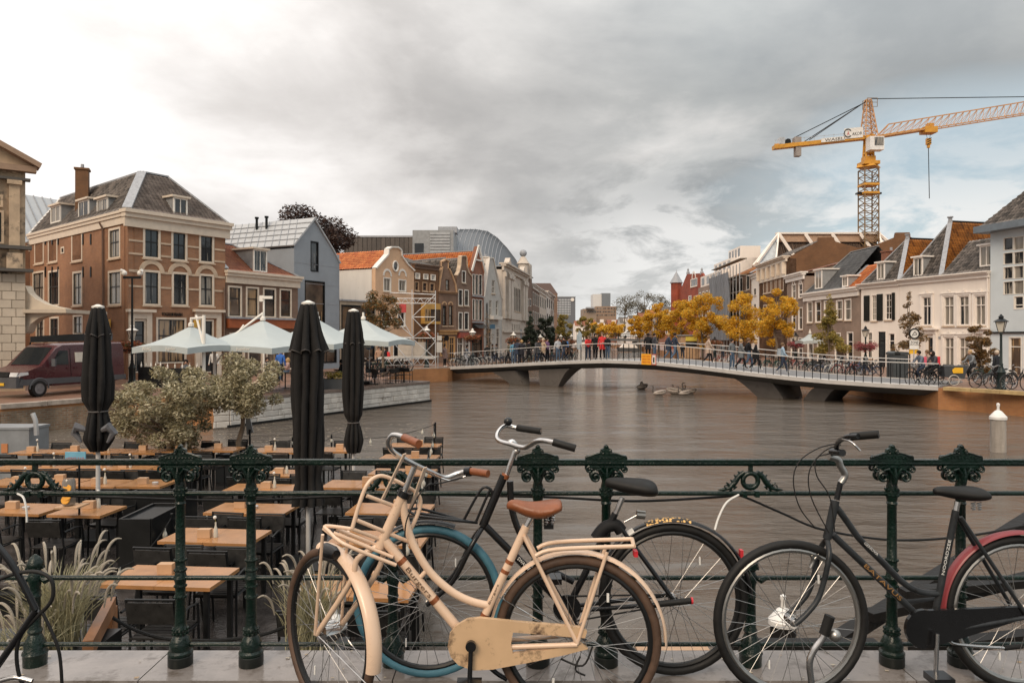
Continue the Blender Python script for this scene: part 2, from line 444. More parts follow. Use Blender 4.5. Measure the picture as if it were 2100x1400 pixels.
def window(fac,root,r,frame=None,sash=None,pane=None,nx=1,ny=0,mid=.5,fw=.10,sill=True,px=True,name='window',depth=.10,hole=True,sashw=.05):
 u0,u1,z0,z1=fac.rect(*r)if px else r
 if u1<u0:u0,u1=u1,u0
 if hole:fac.holes.append((u0,u1,z0,z1));base=0.0
 else:base=.13
 frame=frame or M_cream;sash=sash or M_dark;pane=pane or M_pane
 m=MB();o0,o1=base-depth,base+.025
 fac.slab(m,u0,u0+fw,z0,z1,o0,o1);fac.slab(m,u1-fw,u1,z0,z1,o0,o1)
 fac.slab(m,u0+fw,u1-fw,z1-fw,z1,o0,o1);fac.slab(m,u0+fw,u1-fw,z0,z0+fw*.7,o0,o1)
 w=m.build(name,frame,root)
 s=MB();a0,a1,b0,b1=u0+fw,u1-fw,z0+fw*.7,z1-fw
 sw=sashw;q0,q1=base-depth+.01,base-.035
 fac.slab(s,a0,a0+sw,b0,b1,q0,q1);fac.slab(s,a1-sw,a1,b0,b1,q0,q1)
 fac.slab(s,a0+sw,a1-sw,b1-sw,b1,q0,q1);fac.slab(s,a0+sw,a1-sw,b0,b0+sw,q0,q1)
 bt=.03
 if mid:
  zm=b0+(b1-b0)*mid;fac.slab(s,a0+sw,a1-sw,zm-.03,zm+.03,q0,q1-.003)
 for i in range(1,nx+1):
  x=a0+(a1-a0)*i/(nx+1);fac.slab(s,x-bt/2,x+bt/2,b0+sw,b1-sw,q0+.01,q1-.008)
 for i in range(1,ny+1):
  z=b0+(b1-b0)*i/(ny+1);fac.slab(s,a0+sw,a1-sw,z-bt/2,z+bt/2,q0+.01,q1-.012)
 s.build('sash',sash,w)
 p=MB();o=base-depth+.025
 p.quad(fac.pt(a0,b0,o),fac.pt(a1,b0,o),fac.pt(a1,b1,o),fac.pt(a0,b1,o));p.build('pane',pane,w)
 if sill:
  t=MB();fac.slab(t,u0-.06,u1+.06,z0-.09,z0-.003,-.05 if hole else .0,base+.09);t.build('sill',M_sand,w)
 return w
def wall(fac,root,top,material,depth=8.0,zt=None,name='wall',side_top=None,sides=(True,True),back=True):
 """front wall with its window openings, plus side and back walls. top: list of (u,z) of the upper outline left to right"""
 z0=fac.z0-.3
 zl=side_top if side_top is not None else min(top[0][1],top[-1][1])
 outer=[(0,z0),(fac.L,z0)]+[(u,z)for u,z in reversed(top)]
 mb=MB();uv=[]
 polys=[[Vector((a,b,0))for a,b in outer]]
 zmaxes=max(z for u,z in top)
 for u0,u1,a,b in fac.holes:
  u0=max(u0,.03);u1=min(u1,fac.L-.03);a=max(a,z0+.05)
  if u1<=u0 or b<=a:continue
  polys.append([Vector((u0,a,0)),Vector((u1,a,0)),Vector((u1,b,0)),Vector((u0,b,0))])
 tris=geometry.tessellate_polygon(polys)
 flat=[p for pl in polys for p in pl]
 mb.add([fac.pt(p.x,p.y)for p in flat],tris);uv+=[(p.x,p.y)for p in flat]
 for pl in polys[1:]:
  a,b,c,d=pl
  for p,q in((a,b),(b,c),(c,d),(d,a)):
   mb.add([fac.pt(p.x,p.y),fac.pt(q.x,q.y),fac.pt(q.x,q.y,-.22),fac.pt(p.x,p.y,-.22)],[(0,1,2,3)])
   l=(q-p).length;uv+=[(0,0),(l,0),(l,.22),(0,.22)]
 for(p,q)in zip(top[:-1],top[1:]):
  mb.add([fac.pt(p[0],p[1]),fac.pt(q[0],q[1]),fac.pt(q[0],q[1],-.35),fac.pt(p[0],p[1],-.35)],[(0,1,2,3)])
  uv+=[(0,0),(1,0),(1,.35),(0,.35)]
 bt=[fac.pt(p[0],p[1],-.35)for p in top]+[fac.pt(fac.L,z0,-.35),fac.pt(0,z0,-.35)]
 tt=geometry.tessellate_polygon([bt]);mb.add(bt,tt);uv+=[(p[0],p[1])for p in top]+[(fac.L,z0),(0,z0)]
 for a,on in((0,sides[0]),(fac.L,sides[1])):
  if not on:continue
  mb.add([fac.pt(a,z0,-.001),fac.pt(a,zl,-.001),fac.pt(a,zl,-depth),fac.pt(a,z0,-depth)],[(0,1,2,3)])
  uv+=[(0,z0),(0,zl),(depth,zl),(depth,z0)]
 if back:
  mb.add([fac.pt(0,z0,-depth),fac.pt(fac.L,z0,-depth),fac.pt(fac.L,zl,-depth),fac.pt(0,zl,-depth)],[(0,1,2,3)])
  uv+=[(0,z0),(fac.L,z0),(fac.L,zl),(0,zl)]
 mb.uv=uv
 return mb.build(name,material,root)
def tiled_np(EL,ER,RR,RL,tw=.26,th=.34,amp=.055,step=.05):
 EL,ER,RR,RL=map(Vector,(EL,ER,RR,RL))
 x=(ER-EL).normalized();q=RL-EL
 if q.length<1e-6:q=RR-EL
 y=(q-x*q.dot(x)).normalized();n=x.cross(y)
 if n.z<0:n=-n
 h=q.dot(y);L=(ER-EL).length;xl1=(RL-EL).dot(x);xr1=(RR-EL).dot(x)
 rows=max(1,int(round(h/th)))
 xs=np.arange(min(0,xl1),max(L,xr1)+tw/4,tw/4);nx=len(xs)
 vv=[];hh=[]
 for r in range(rows):
  vv+=[h*r/rows,h*(r+1)/rows];hh+=[step,0.0]
 vv=np.array(vv);hh=np.array(hh)
 lo=vv/h*xl1;hi=L+vv/h*(xr1-L)
 X=np.clip(xs[None,:],lo[:,None],hi[:,None])
 Hh=hh[:,None]+amp*(0.5+0.5*np.cos(2*np.pi*X/tw))**1.5
 P=np.array(EL)[None,None]+X[...,None]*np.array(x)+vv[:,None,None]*np.array(y)+Hh[...,None]*np.array(n)
 R=len(vv);idx=np.arange(R*nx).reshape(R,nx)
 Fq=np.stack([idx[:-1,:-1],idx[:-1,1:],idx[1:,1:],idx[1:,:-1]],-1).reshape(-1,4)
 uv=np.stack([X,np.broadcast_to((vv-hh*.01-.005)[:,None],X.shape)],-1).reshape(-1,2)
 V=P.reshape(-1,3)
 d=V[Fq];ok=(np.linalg.norm(d[:,0]-d[:,1],axis=1)>1e-4)|(np.linalg.norm(d[:,3]-d[:,2],axis=1)>1e-4)
 return V,Fq[ok],uv
def roof(root,faces,material,name='roof',**kw):
 Vs=[];Fs=[];U=[];o=0
 for f in faces:
  V,Q,uv=tiled_np(*f,**kw);Vs.append(V);Fs.append(Q+o);U.append(uv);o+=len(V)
 return np_mesh(name,np.concatenate(Vs),np.concatenate(Fs),material,root,uv=np.concatenate(U))
def flatface(root,name,pts,material,thick=.08):
 mb=MB();pts=[Vector(p)for p in pts]
 n=(pts[1]-pts[0]).cross(pts[2]-pts[0]).normalized()
 if n.z>0:n=-n
 mb.prism(pts,n*thick);return mb.build(name,material,root)
def hipcap(root,lines,material=None,w=.28,h=.09,name='ridge_cap'):
 for a,b in lines:
  m=MB();m.bar(Vector(a)+Vector((0,0,.06)),Vector(b)+Vector((0,0,.06)),w,h);m.build(name,material or M_lead,root)
def dormer(root,fac,x0,y0,x1,y1,out,back=2.2,frame=None,side=None,nx=1,pane=None,cap=None):
 """dormer whose front stands 'out' metres in front of the facade plane (negative = behind), outline taken on that plane"""
 A=fac.A+fac.n*out;B=fac.B+fac.n*out;g=Fac(A,B,fac.z0)
 u0,u1,z0,z1=g.rect(x0,y0,x1,y1)
 m=MB();g.slab(m,u0,u1,z0,z1,-back,-.02)
 d=m.build('dormer',side or M_lead,root)
 g2=Fac(A+g.n*.0,B,fac.z0)
 f=MB();fw=.1
 for a,b,c,e in((u0,u0+fw,z0,z1),(u1-fw,u1,z0,z1),(u0+fw,u1-fw,z1-fw,z1),(u0+fw,u1-fw,z0,z0+fw)):
  g.slab(f,a,b,c,e,-.02,.05)
 for i in range(1,nx+1):
  x=u0+(u1-u0)*i/(nx+1);g.slab(f,x-.025,x+.025,z0+fw,z1-fw,.0,.035)
 f.build('frame',frame or M_white,d)
 p=MB();p.quad(g.pt(u0+fw,z0+fw,.01),g.pt(u1-fw,z0+fw,.01),g.pt(u1-fw,z1-fw,.01),g.pt(u0+fw,z1-fw,.01));p.build('pane',pane or M_pane_c,d)
 c=MB();g.slab(c,u0-.14,u1+.14,z1+.002,z1+.12,-back-.05,.18);c.build('cornice',cap or M_cream,d)
 return d
def cornice(fac,root,u0,u1,z0,z1,out=.35,material=None,name='cornice'):
 m=MB();h=z1-z0
 fac.slab(m,u0,u1,z0,z0+h*.55,.003,out*.35)
 fac.slab(m,u0-.05,u1+.05,z0+h*.55+.001,z0+h*.8,-.1,out*.7)
 fac.slab(m,u0-.1,u1+.1,z0+h*.8+.001,z1,-.3,out)
 return m.build(name,material or M_cream,root)
def band(fac,root,x0,x1,y0,y1,out=.03,material=None,name='stone_band'):
 m=MB();u0,u1,z0,z1=fac.rect(x0,y0,x1,y1);fac.slab(m,u0,u1,z0,z1,-.02,out);return m.build(name,material or M_sand,root)
def base_of(fac,depth=4):
 c=fac.pt(fac.L/2,fac.z0);return(c.x,c.y,fac.z0)
def chimney(root,c,w,d,z0,z1,material,rz=0):
 m=MB();m.box((c[0],c[1],(z0+z1)/2),(w,d,z1-z0),rz=rz);m.box((c[0],c[1],z1+.06),(w+.14,d+.14,.12),rz=rz)
 m.uv=[(v[0]+v[1],v[2])for v in m.v]
 o=m.build('chimney',material,root)
 p=MB();p.lathe([(.12,z1+.12),(.10,z1+.42)],8,(c[0],c[1],0));p.build('chimney_pot',M_lead,o)
 return o
def arch_band(fac,root,uc,z,r0,r1,out=.05,material=None,n=12,name='arch'):
 m=MB()
 for i in range(n):
  a0,a1=pi*i/n,pi*(i+1)/n
  P=[]
  for o in(.0,out):
   P+=[fac.pt(uc+r0*cos(a0),z+r0*sin(a0),o),fac.pt(uc+r1*cos(a0),z+r1*sin(a0),o),fac.pt(uc+r1*cos(a1),z+r1*sin(a1),o),fac.pt(uc+r0*cos(a1),z+r0*sin(a1),o)]
  m.add(P,[(0,1,2,3),(4,7,6,5),(0,4,5,1),(1,5,6,2),(2,6,7,3),(3,7,4,0)])
 return m.build(name,material or M_sand,root)
def shopfront(fac,root,x0,y0,x1,y1,n=2,frame=None,pane=None,plinth=.0):
 return window(fac,root,(x0,y0,x1,y1),frame or M_cream,frame or M_cream,pane or M_pane_w,nx=n-1,mid=.74,fw=.12,sill=False,name='shop_window',sashw=.06)
def text_on(fac,root,s,x0,y0,x1,y1,material,out=.06,name='lettering',depth=.02):
 """raised letters fitted to a photo rectangle on the facade plane"""
 u0,u1,z0,z1=fac.rect(x0,y0,x1,y1)
 return text3(root,s,fac.pt(u0,z0,out),fac.e,Vector((0,0,1)),u1-u0,z1-z0,material,name,depth)
def text3(root,s,origin,ex,ey,w,h,material,name='lettering',depth=.005,fit=True):
 cu=bpy.data.curves.new(name,'FONT');cu.body=s;cu.extrude=depth;cu.resolution_u=2
 ob=bpy.data.objects.new(name,cu);COL.objects.link(ob)
 bpy.context.view_layer.update()
 me=bpy.data.meshes.new_from_object(ob)
 bpy.data.objects.remove(ob)
 a=np.empty(len(me.vertices)*3);me.vertices.foreach_get('co',a);a=a.reshape(-1,3)
 if len(a)==0:return None
 mn,mx=a.min(0),a.max(0);sx=w/(mx[0]-mn[0]);sy=h/(mx[1]-mn[1])
 if not fit:sy=sx
 ex=Vector(ex).normalized();ey=Vector(ey).normalized();ez=ex.cross(ey)
 off=Vector((0,0,0));q=root
 while q is not None:off=off+q.location;q=q.parent
 O=np.array(Vector(origin)-off)
 P=O+((a[:,0]-mn[0])*sx)[:,None]*np.array(ex)+((a[:,1]-mn[1])*sy)[:,None]*np.array(ey)+a[:,2][:,None]*np.array(ez)
 me.vertices.foreach_set('co',P.astype(np.float32).ravel());me.materials.clear();me.materials.append(material);me.update()
 o=bpy.data.objects.new(name,me);COL.objects.link(o)
 if root is not None:o.parent=root
 return o
# ------------------------------------------------------------------ foliage
def leaf_cloud(name,centres,n,size,material,parent=None,seed=1,spread=.35,flat=.8,aspect=.55,droop=0.0,upright=0.0):
 """many small leaf faces gathered round clump centres [(x,y,z,r)]"""
 rng=np.random.default_rng(seed)
 C=np.array([c[:3]for c in centres]);R=np.array([c[3]for c in centres])
 w=R**2/(R**2).sum();k=rng.choice(len(C),n,p=w)
 d=rng.normal(size=(n,3));d/=np.linalg.norm(d,axis=1)[:,None]
 rad=R[k]*rng.uniform(.25,1.0,n)**.6
 P=C[k]+d*rad[:,None]*np.array([1,1,flat])
 a=rng.normal(size=(n,3));a[:,2]=a[:,2]*.6-droop+upright;a/=np.linalg.norm(a,axis=1)[:,None]
 b=np.cross(a,rng.normal(size=(n,3)));b/=np.linalg.norm(b,axis=1)[:,None]
 s=size*rng.uniform(.6,1.3,n)[:,None]
 a=a*s;b=b*s*aspect
 V=np.stack([P-a,P+b*.6,P+a,P-b*.6],1).reshape(-1,3)
 Fq=np.arange(n*4).reshape(n,4)
 return np_mesh(name,V,Fq,material,parent)
def leaf_mat(name,cols,rough=.55,trans=.25):
 if name in MATS:return MATS[name]
 m,nt,p=principled(name);L=nt.links.new
 g=nt.nodes.new('ShaderNodeNewGeometry')
 st=[(i/max(1,len(cols)-1),c)for i,c in enumerate(cols)]
 c=ramp_n(nt,g.outputs['Random Per Island'],st)
 L(c,p.inputs['Base Color']);p.inputs['Roughness'].default_value=rough
 tr=nt.nodes.new('ShaderNodeBsdfTranslucent');L(c,tr.inputs[0])
 mx=nt.nodes.new('ShaderNodeMixShader');mx.inputs[0].default_value=trans
 L(p.outputs[0],mx.inputs[1]);L(tr.outputs[0],mx.inputs[2])
 L(mx.outputs[0],nt.nodes['Material Output'].inputs[0])
 MATS[name]=m;return m
M_bark=mat('grey brown bark',(.14,.105,.075),.85,var=.35,scale=8,bump=.6,bscale=30)
M_bark_d=mat('dark bark',(.05,.04,.032),.85,var=.35,scale=8,bump=.6)
def tree(name,label,cat,base,height,crown_c,crown_r,leafm,n=2500,lsize=.12,trunk_r=.12,seed=1,group=None,clumps=26,barkm=None,cone=False,hole=.0,limbs=7,clump_r=None):
 """tapered trunk with limbs, crown of leaf clumps with gaps. crown_c: centre height above base"""
 rng=random.Random(seed)
 root=thing(name,label,cat,tuple(base),group=group);bx,by,bz=base
 t=MB();top=bz+crown_c+crown_r[2]*.6
 bend=[(bx+rng.uniform(-.05,.05)*i,by+rng.uniform(-.05,.05)*i,bz-.05+(top-bz)*i/6)for i in range(7)]
 t.tube(bend,[trunk_r*(1.15-.14*i)for i in range(7)],8)
 cl=[]
 for i in range(clumps):
  if cone:
   hh=rng.random()**1.2;ang=rng.uniform(0,2*pi)
   rr=(1-hh)*rng.uniform(.35,1.0)
   c=(bx+crown_r[0]*rr*cos(ang),by+crown_r[1]*rr*sin(ang),bz+crown_c-crown_r[2]+2*crown_r[2]*hh)
   r=(clump_r or crown_r[0]*.30)*(1.1-.6*hh)
  else:
   while True:
    p=Vector((rng.uniform(-1,1),rng.uniform(-1,1),rng.uniform(-1,1)))
    if hole<p.length<1:break
   c=(bx+p.x*crown_r[0],by+p.y*crown_r[1],bz+crown_c+p.z*crown_r[2]);r=(clump_r or crown_r[0]*.28)*rng.uniform(.6,1.3)
  cl.append((*c,r))
 for i in range(min(limbs*2,len(cl))):
  c=cl[i];z0=bz+crown_c-crown_r[2]*(.9 if cone else .8)+rng.random()*crown_r[2]*.8
  z0=min(z0,c[2]-.05)
  j=max(0.0,min(5.99,(z0-bz)/(top-bz)*6));a=Vector(bend[int(j)]);b=Vector(bend[int(j)+1]);s=a.lerp(b,j-int(j))
  mid=s.lerp(Vector(c[:3]),.5)+Vector((0,0,-.08*crown_r[2]))
  t.tube([s,mid,c[:3]],[trunk_r*.42,trunk_r*.28,trunk_r*.1],5)
 t.build('trunk',barkm or M_bark,root,smooth=True)
 leaf_cloud('crown',cl,n,lsize,leafm,root,seed)
 return root
# ------------------------------------------------------------------ setting: water, quays, ground
def water_mat():
 m,nt,p=principled('canal water');L=nt.links.new
 tc=nt.nodes.new('ShaderNodeTexCoord')
 n0=nt.nodes.new('ShaderNodeTexNoise');n0.inputs['Scale'].default_value=.08;n0.inputs['Detail'].default_value=5;L(tc.outputs['Object'],n0.inputs[0])
 L(ramp_n(nt,n0.outputs[0],[(.3,(.098,.080,.064)),(.7,(.130,.108,.088))]),p.inputs['Base Color'])
 p.inputs['IOR'].default_value=1.33;p.inputs['Roughness'].default_value=.05
 def wv(sx,sy,scale,det,rough=.55):
  mp=nt.nodes.new('ShaderNodeMapping');mp.inputs['Scale'].default_value=(sx,sy,1);mp.inputs['Rotation'].default_value=(0,0,radians(12))
  L(tc.outputs['Object'],mp.inputs[0])
  n=nt.nodes.new('ShaderNodeTexNoise');n.inputs['Scale'].default_value=scale;n.inputs['Detail'].default_value=det;n.inputs['Roughness'].default_value=rough
  n.inputs['Distortion'].default_value=.3
  L(mp.outputs[0],n.inputs[0]);return n.outputs[0]
 a=wv(.7,1.5,2.5,7,.62);b=wv(.8,1.3,.55,3);f=wv(1,1.4,11.0,3)
 hgt=math_n(nt,'ADD',math_n(nt,'ADD',math_n(nt,'MULTIPLY',a,.17),math_n(nt,'MULTIPLY',math_n(nt,'ADD',b,wv(.42,1.0,1.25,4,.5)),.26)),math_n(nt,'MULTIPLY',f,.014))
 calm=math_n(nt,'ADD',math_n(nt,'MULTIPLY',wv(.5,1.0,.10,4),.45),math_n(nt,'MULTIPLY',wv(.22,.9,.9,6,.6),.55))
 st=ramp_n(nt,calm,[(.43,.12),(.55,1.0)])
 bp=nt.nodes.new('ShaderNodeBump');bp.inputs['Distance'].default_value=1.0
 L(hgt,bp.inputs['Height']);L(math_n(nt,'MULTIPLY',st,1.0),bp.inputs['Strength']);L(bp.outputs[0],p.inputs['Normal'])
 return m
M_water=water_mat()
w=MB();w.quad((-160,3,0),(220,3,0),(220,1200,0),(-160,1200,0));tag(w.build('water',M_water,at=(0,0,0)),kind='structure')
w=MB();w.quad((-600,-300,-1.6),(600,-300,-1.6),(600,1600,-1.6),(-600,1600,-1.6))
tag(w.build('canal_bed',mat('canal mud',(.05,.04,.03),.9),at=(0,0,-1.6)),kind='structure')
M_clinker=brick_mat('clinker paving',(.30,.17,.12),(.22,.13,.10),(.16,.12,.09),bw=.21,bh=.09,ms=.012,rough=.38,stain=(.07,.05,.045),stain_at=.45)
M_quaywall=brick_mat('orange quay wall',(.36,.19,.10),(.30,.15,.08),(.26,.16,.10),bw=.22,bh=.065,ms=.006,rough=.8,stain=(.10,.06,.035),stain_at=.55,var=.3)
M_oldbrick=brick_mat('old dark quay brick',(.20,.12,.08),(.30,.22,.16),(.24,.20,.15),bw=.24,bh=.09,ms=.02,rough=.85,stain=(.03,.028,.02),stain_at=.42,var=.45)
M_cope=mat('worn coping stone',(.36,.30,.25),.55,var=.3,scale=3,dirt=((.10,.08,.06),2.0,.55))
def slab_ground(name,poly,z,material,low=-1.5,wallm=None):
 """ground area with its quay face going down into the water"""
 poly=[Vector((p[0],p[1],z))for p in poly]
 t=MB();tris=geometry.tessellate_polygon([poly]);t.add(poly,tris);t.uv=[(p.x,p.y)for p in poly]
 g=tag(t.build(name,material),kind='structure')
 for f in g.data.polygons:
  pass
 if wallm:
  m=MB();uv=[]
  n=len(poly);d=0
  for i in range(n):
   a,b=poly[i],poly[(i+1)%n];l=(b-a).length
   m.add([a-Vector((0,0,.002)),b-Vector((0,0,.002)),Vector((b.x,b.y,low)),Vector((a.x,a.y,low))],[(0,1,2,3)])
   uv+=[(d,z),(d+l,z),(d+l,low),(d,low)];d+=l
  m.uv=uv;tag(m.build('quay_wall',wallm),kind='structure')
 return g
QZ=1.05
JE=P2(880,40.0);JS=P2(470,28.5)
LQ0=P2(-700,26.5);LQ1=P2(0,26.0);LQ2=P2(262,30.0)
BL=Vector((-5.0,58.0,0));BR=Vector((20.4,35.4,0))
LB=[(LQ0.x,LQ0.y),(LQ1.x,LQ1.y),(LQ2.x,LQ2.y),(-13.2,29.6),(-11.4,28.2),(JS.x,JS.y),(JE.x,JE.y),(JE.x-2.6,JE.y+1.5),(-8.3,55.0),(BL.x,BL.y-.4),(BL.x+.3,BL.y),(-1.0,72.0),(6.0,110.0),(16.0,178.0),(16.0,182.0),(20.0,400.0),(-300,400),(-300,26.5)]
slab_ground('left_quay',LB,QZ,M_clinker,wallm=M_quaywall)
RB=[(24.6,20.0),(23.6,26.0),(22.9,30.6),(BR.x+1.0,BR.y-.6),(BR.x,BR.y),(20.6,50.0),(20.9,75.0),(24.5,110.0),(31.5,178.0),(31.5,400.0),(400,400),(400,20.0)]
slab_ground('right_quay',RB,QZ,M_clinker,wallm=M_quaywall)
slab_ground('far_ground',[(-400,395),(500,395),(500,1500),(-400,1500)],QZ+.3,mat('far ground',(.12,.10,.08),.9),wallm=None)
q=MB();uv=[]
pts=[LQ0,LQ1,LQ2]
d=0
for a,b in zip(pts[:-1],pts[1:]):
 n_=Vector(((b-a).y,-(b-a).x,0)).normalized()*.03;l=(b-a).length
 q.add([a+n_+Vector((0,0,QZ-.2)),b+n_+Vector((0,0,QZ-.2)),b+n_+Vector((0,0,-.8)),a+n_+Vector((0,0,-.8))],[(0,1,2,3)])
 uv+=[(d,1),(d+l,1),(d+l,-.8),(d,-.8)];d+=l
q.uv=uv;tag(q.build('old_quay_facing',M_oldbrick),kind='structure')
def coping(line,z,w=.4,h=.16,step=1.25,name='coping',material=None,out=.08):
 root=thing(name,None,None,(line[0][0],line[0][1],z));root['kind']='structure'
 for a,b in zip(line[:-1],line[1:]):
  a=Vector((a[0],a[1],z));b=Vector((b[0],b[1],z));L_=(b-a).length;k=max(1,int(L_/step));e=(b-a)/k
  nn=Vector((e.y,-e.x,0)).normalized()
  for i in range(k):
   p=a+e*i+nn*(out-w/2);r=a+e*(i+1)-e.normalized()*.015+nn*(out-w/2)
   m=MB();dz=random.uniform(-.006,.006)
   m.bar(p+Vector((0,0,h/2-.1+dz)),r+Vector((0,0,h/2-.1+dz)),w,h);m.build('coping_stone',material or M_cope,root)
 return root
coping([LQ1,LQ2],QZ+.01)
coping([BR+Vector((.1,-.3,0)),(22.9,30.6),(24.2,22.5)],QZ+.01,material=mat('lichen coping',(.42,.30,.14),.7,var=.3))
coping([(-8.3,55.0),BL],QZ+.01)
M_block=mat('pale limestone block',(.50,.47,.43),.75,var=.22,scale=1.6,bump=.5,bscale=14,dirt=((.20,.17,.14),1.3,.56),objvar=.14)
def block_wall(a,b,z0,z1,rows,step,name='terrace_wall'):
 a=Vector((a[0],a[1],0));b=Vector((b[0],b[1],0));e=(b-a).normalized();L_=(b-a).length;nn=Vector((e.y,-e.x,0))
 root=thing(name,None,None,(a.x,a.y,0));root['kind']='structure'
 hh=(z1-z0)/rows
 for r in range(rows):
  u=-random.uniform(0,.6)
  while u<L_:
   w_=step*random.uniform(.7,1.35);u0=max(0,u);u1=min(L_,u+w_);u+=w_
   if u1-u0<.08:continue
   o=random.uniform(.05,.075)
   m=MB();P=[]
   g=.008
   for oo,gg in((-.05,g),(o-.012,g),(o,g+.02)):
    P+=[a+e*(u0+gg)+nn*oo+Vector((0,0,z0+hh*r+gg)),a+e*(u1-gg)+nn*oo+Vector((0,0,z0+hh*r+gg)),a+e*(u1-gg)+nn*oo+Vector((0,0,z0+hh*(r+1)-gg)),a+e*(u0+gg)+nn*oo+Vector((0,0,z0+hh*(r+1)-gg))]
   fs=[(8,9,10,11)]
   for k in(0,4):
    for j in range(4):fs.append((k+j,k+(j+1)%4,k+4+(j+1)%4,k+4+j))
   m.add(P,fs);m.build('stone_block',M_block,root)
 return root
block_wall(JS,JE,.0,QZ-.08,4,.72)
block_wall(JE,JE+Vector((-2.6,1.5,0)),.0,QZ-.08,4,.7)
block_wall((-11.4,28.2),JS,.0,QZ-.08,4,.72)
coping([(-11.4,28.2),JS,JE,JE+Vector((-2.6,1.5,0))],QZ+.02,w=.45,h=.12,step=1.0,material=mat('dark coping stone',(.16,.12,.10),.6,var=.35,scale=4))
m=MB();m.bar((JS.x,JS.y-.12,.04),(JE.x+.1,JE.y-.1,.04),.12,.12);tag(m.build('waterline_beam',M_black),kind='structure')
KZ=1.92
M_kerb=mat('wet kerb stone',(.235,.21,.195),.13,var=.25,scale=3.5,bump=.07,bscale=40,dirt=((.12,.10,.085),6.0,.52))
kr=thing('kerb',None,None,(0,3.5,KZ));kr['kind']='structure'
xs=[-4.2,-3.05,-1.72,-.55,.62,1.86,2.95,4.2]
for a,b in zip(xs[:-1],xs[1:]):
 m=MB();m.box(((a+b)/2,3.565,KZ-.13),(b-a-.006,.33,.26));m.build('kerb_stone',M_kerb,kr)
M_asph=mat('wet asphalt',(.045,.043,.042),.25,var=.3,scale=20,bump=.5,bscale=160)
m=MB();m.box((0,.6,KZ-.33),(60,5.6,.55));tag(m.build('road',M_asph),kind='structure')
m=MB();m.box((0,3.66,.1),(60,.14,3.1));tag(m.build('bridge_wall',M_oldbrick),kind='structure')
# ------------------------------------------------------------------ buildings, left bank
B_warm=brick_mat('warm brown brick',(.31,.165,.10),(.24,.125,.078),(.25,.18,.13),stain_at=.56)
B_red=brick_mat('red brown brick',(.25,.105,.065),(.20,.085,.055),(.22,.14,.11))
B_dull=brick_mat('dull brown brick',(.20,.13,.095),(.155,.10,.075),(.20,.15,.12))
B_orange=brick_mat('rusty brown brick',(.165,.085,.045),(.12,.065,.036),(.17,.10,.06))
B_grey=brick_mat('grey brown brick',(.28,.21,.17),(.24,.175,.14),(.28,.23,.19))
M_plw=mat('weathered white plaster',(.66,.61,.55),.8,var=.10,scale=1.2,streak=True,dirt=((.36,.31,.26),.9,.62))
M_peach=mat('peach plaster',(.62,.40,.25),.8,var=.08,scale=1.5,dirt=((.45,.29,.19),.9,.62))
M_pale=mat('pale grey plaster',(.46,.44,.41),.8,var=.12,scale=1.2,dirt=((.26,.24,.22),.8,.6))
M_stone=mat('pale dressed stone',(.56,.49,.42),.8,var=.14,scale=1.5,dirt=((.28,.22,.17),.8,.6))
M_zinc=mat('grey zinc panel',(.265,.29,.32),.55,var=.10,scale=.8,dirt=((.18,.19,.21),.6,.6))
M_zroof=mat('light zinc roof',(.42,.43,.44),.5,metal=.1,var=.10,scale=1.2)
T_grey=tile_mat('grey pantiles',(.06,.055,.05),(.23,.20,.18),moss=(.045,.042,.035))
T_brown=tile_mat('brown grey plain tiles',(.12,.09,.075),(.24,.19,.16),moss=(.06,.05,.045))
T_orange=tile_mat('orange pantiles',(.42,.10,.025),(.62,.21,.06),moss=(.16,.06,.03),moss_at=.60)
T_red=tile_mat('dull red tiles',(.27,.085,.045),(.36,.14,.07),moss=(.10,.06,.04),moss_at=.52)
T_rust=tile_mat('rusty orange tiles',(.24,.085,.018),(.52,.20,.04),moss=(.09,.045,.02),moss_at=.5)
def roof_side(root,f,ze,zr,depth,material,hl=0.0,hr=0.0,over=.15,name='roof',wallm=None,capm=None,**kw):
 """ridge runs along the street; hl / hr: how far the ridge stops short of each side (0 = gable)"""
 a,b=f.pt(-over,ze,over),f.pt(f.L+over,ze,over);rl,rr=f.pt(hl-(over if not hl else 0),zr,-depth/2),f.pt(f.L-hr+(over if not hr else 0),zr,-depth/2)
 c,d=f.pt(-over,ze,-depth-over),f.pt(f.L+over,ze,-depth-over)
 faces=[(a,b,rr,rl),(d,c,rl,rr)]
 if hl:faces.append((c,a,rl,rl))
 if hr:faces.append((b,d,rr,rr))
 r=roof(root,faces,material,name,**kw)
 caps=[(rl,rr)]+([(a,rl)]if hl else[])+([(b,rr)]if hr else[])
 hipcap(root,caps,capm)
 g=MB()
 if not hl:g.add([f.pt(0,ze,0),f.pt(0,zr,-depth/2),f.pt(0,ze,-depth)],[(0,1,2)])
 if not hr:g.add([f.pt(f.L,ze,0),f.pt(f.L,zr,-depth/2),f.pt(f.L,ze,-depth)],[(0,1,2)])
 if g.v and wallm:g.uv=[(v[0]+v[1],v[2])for v in g.v];g.build('gable_end',wallm,root)
 return r
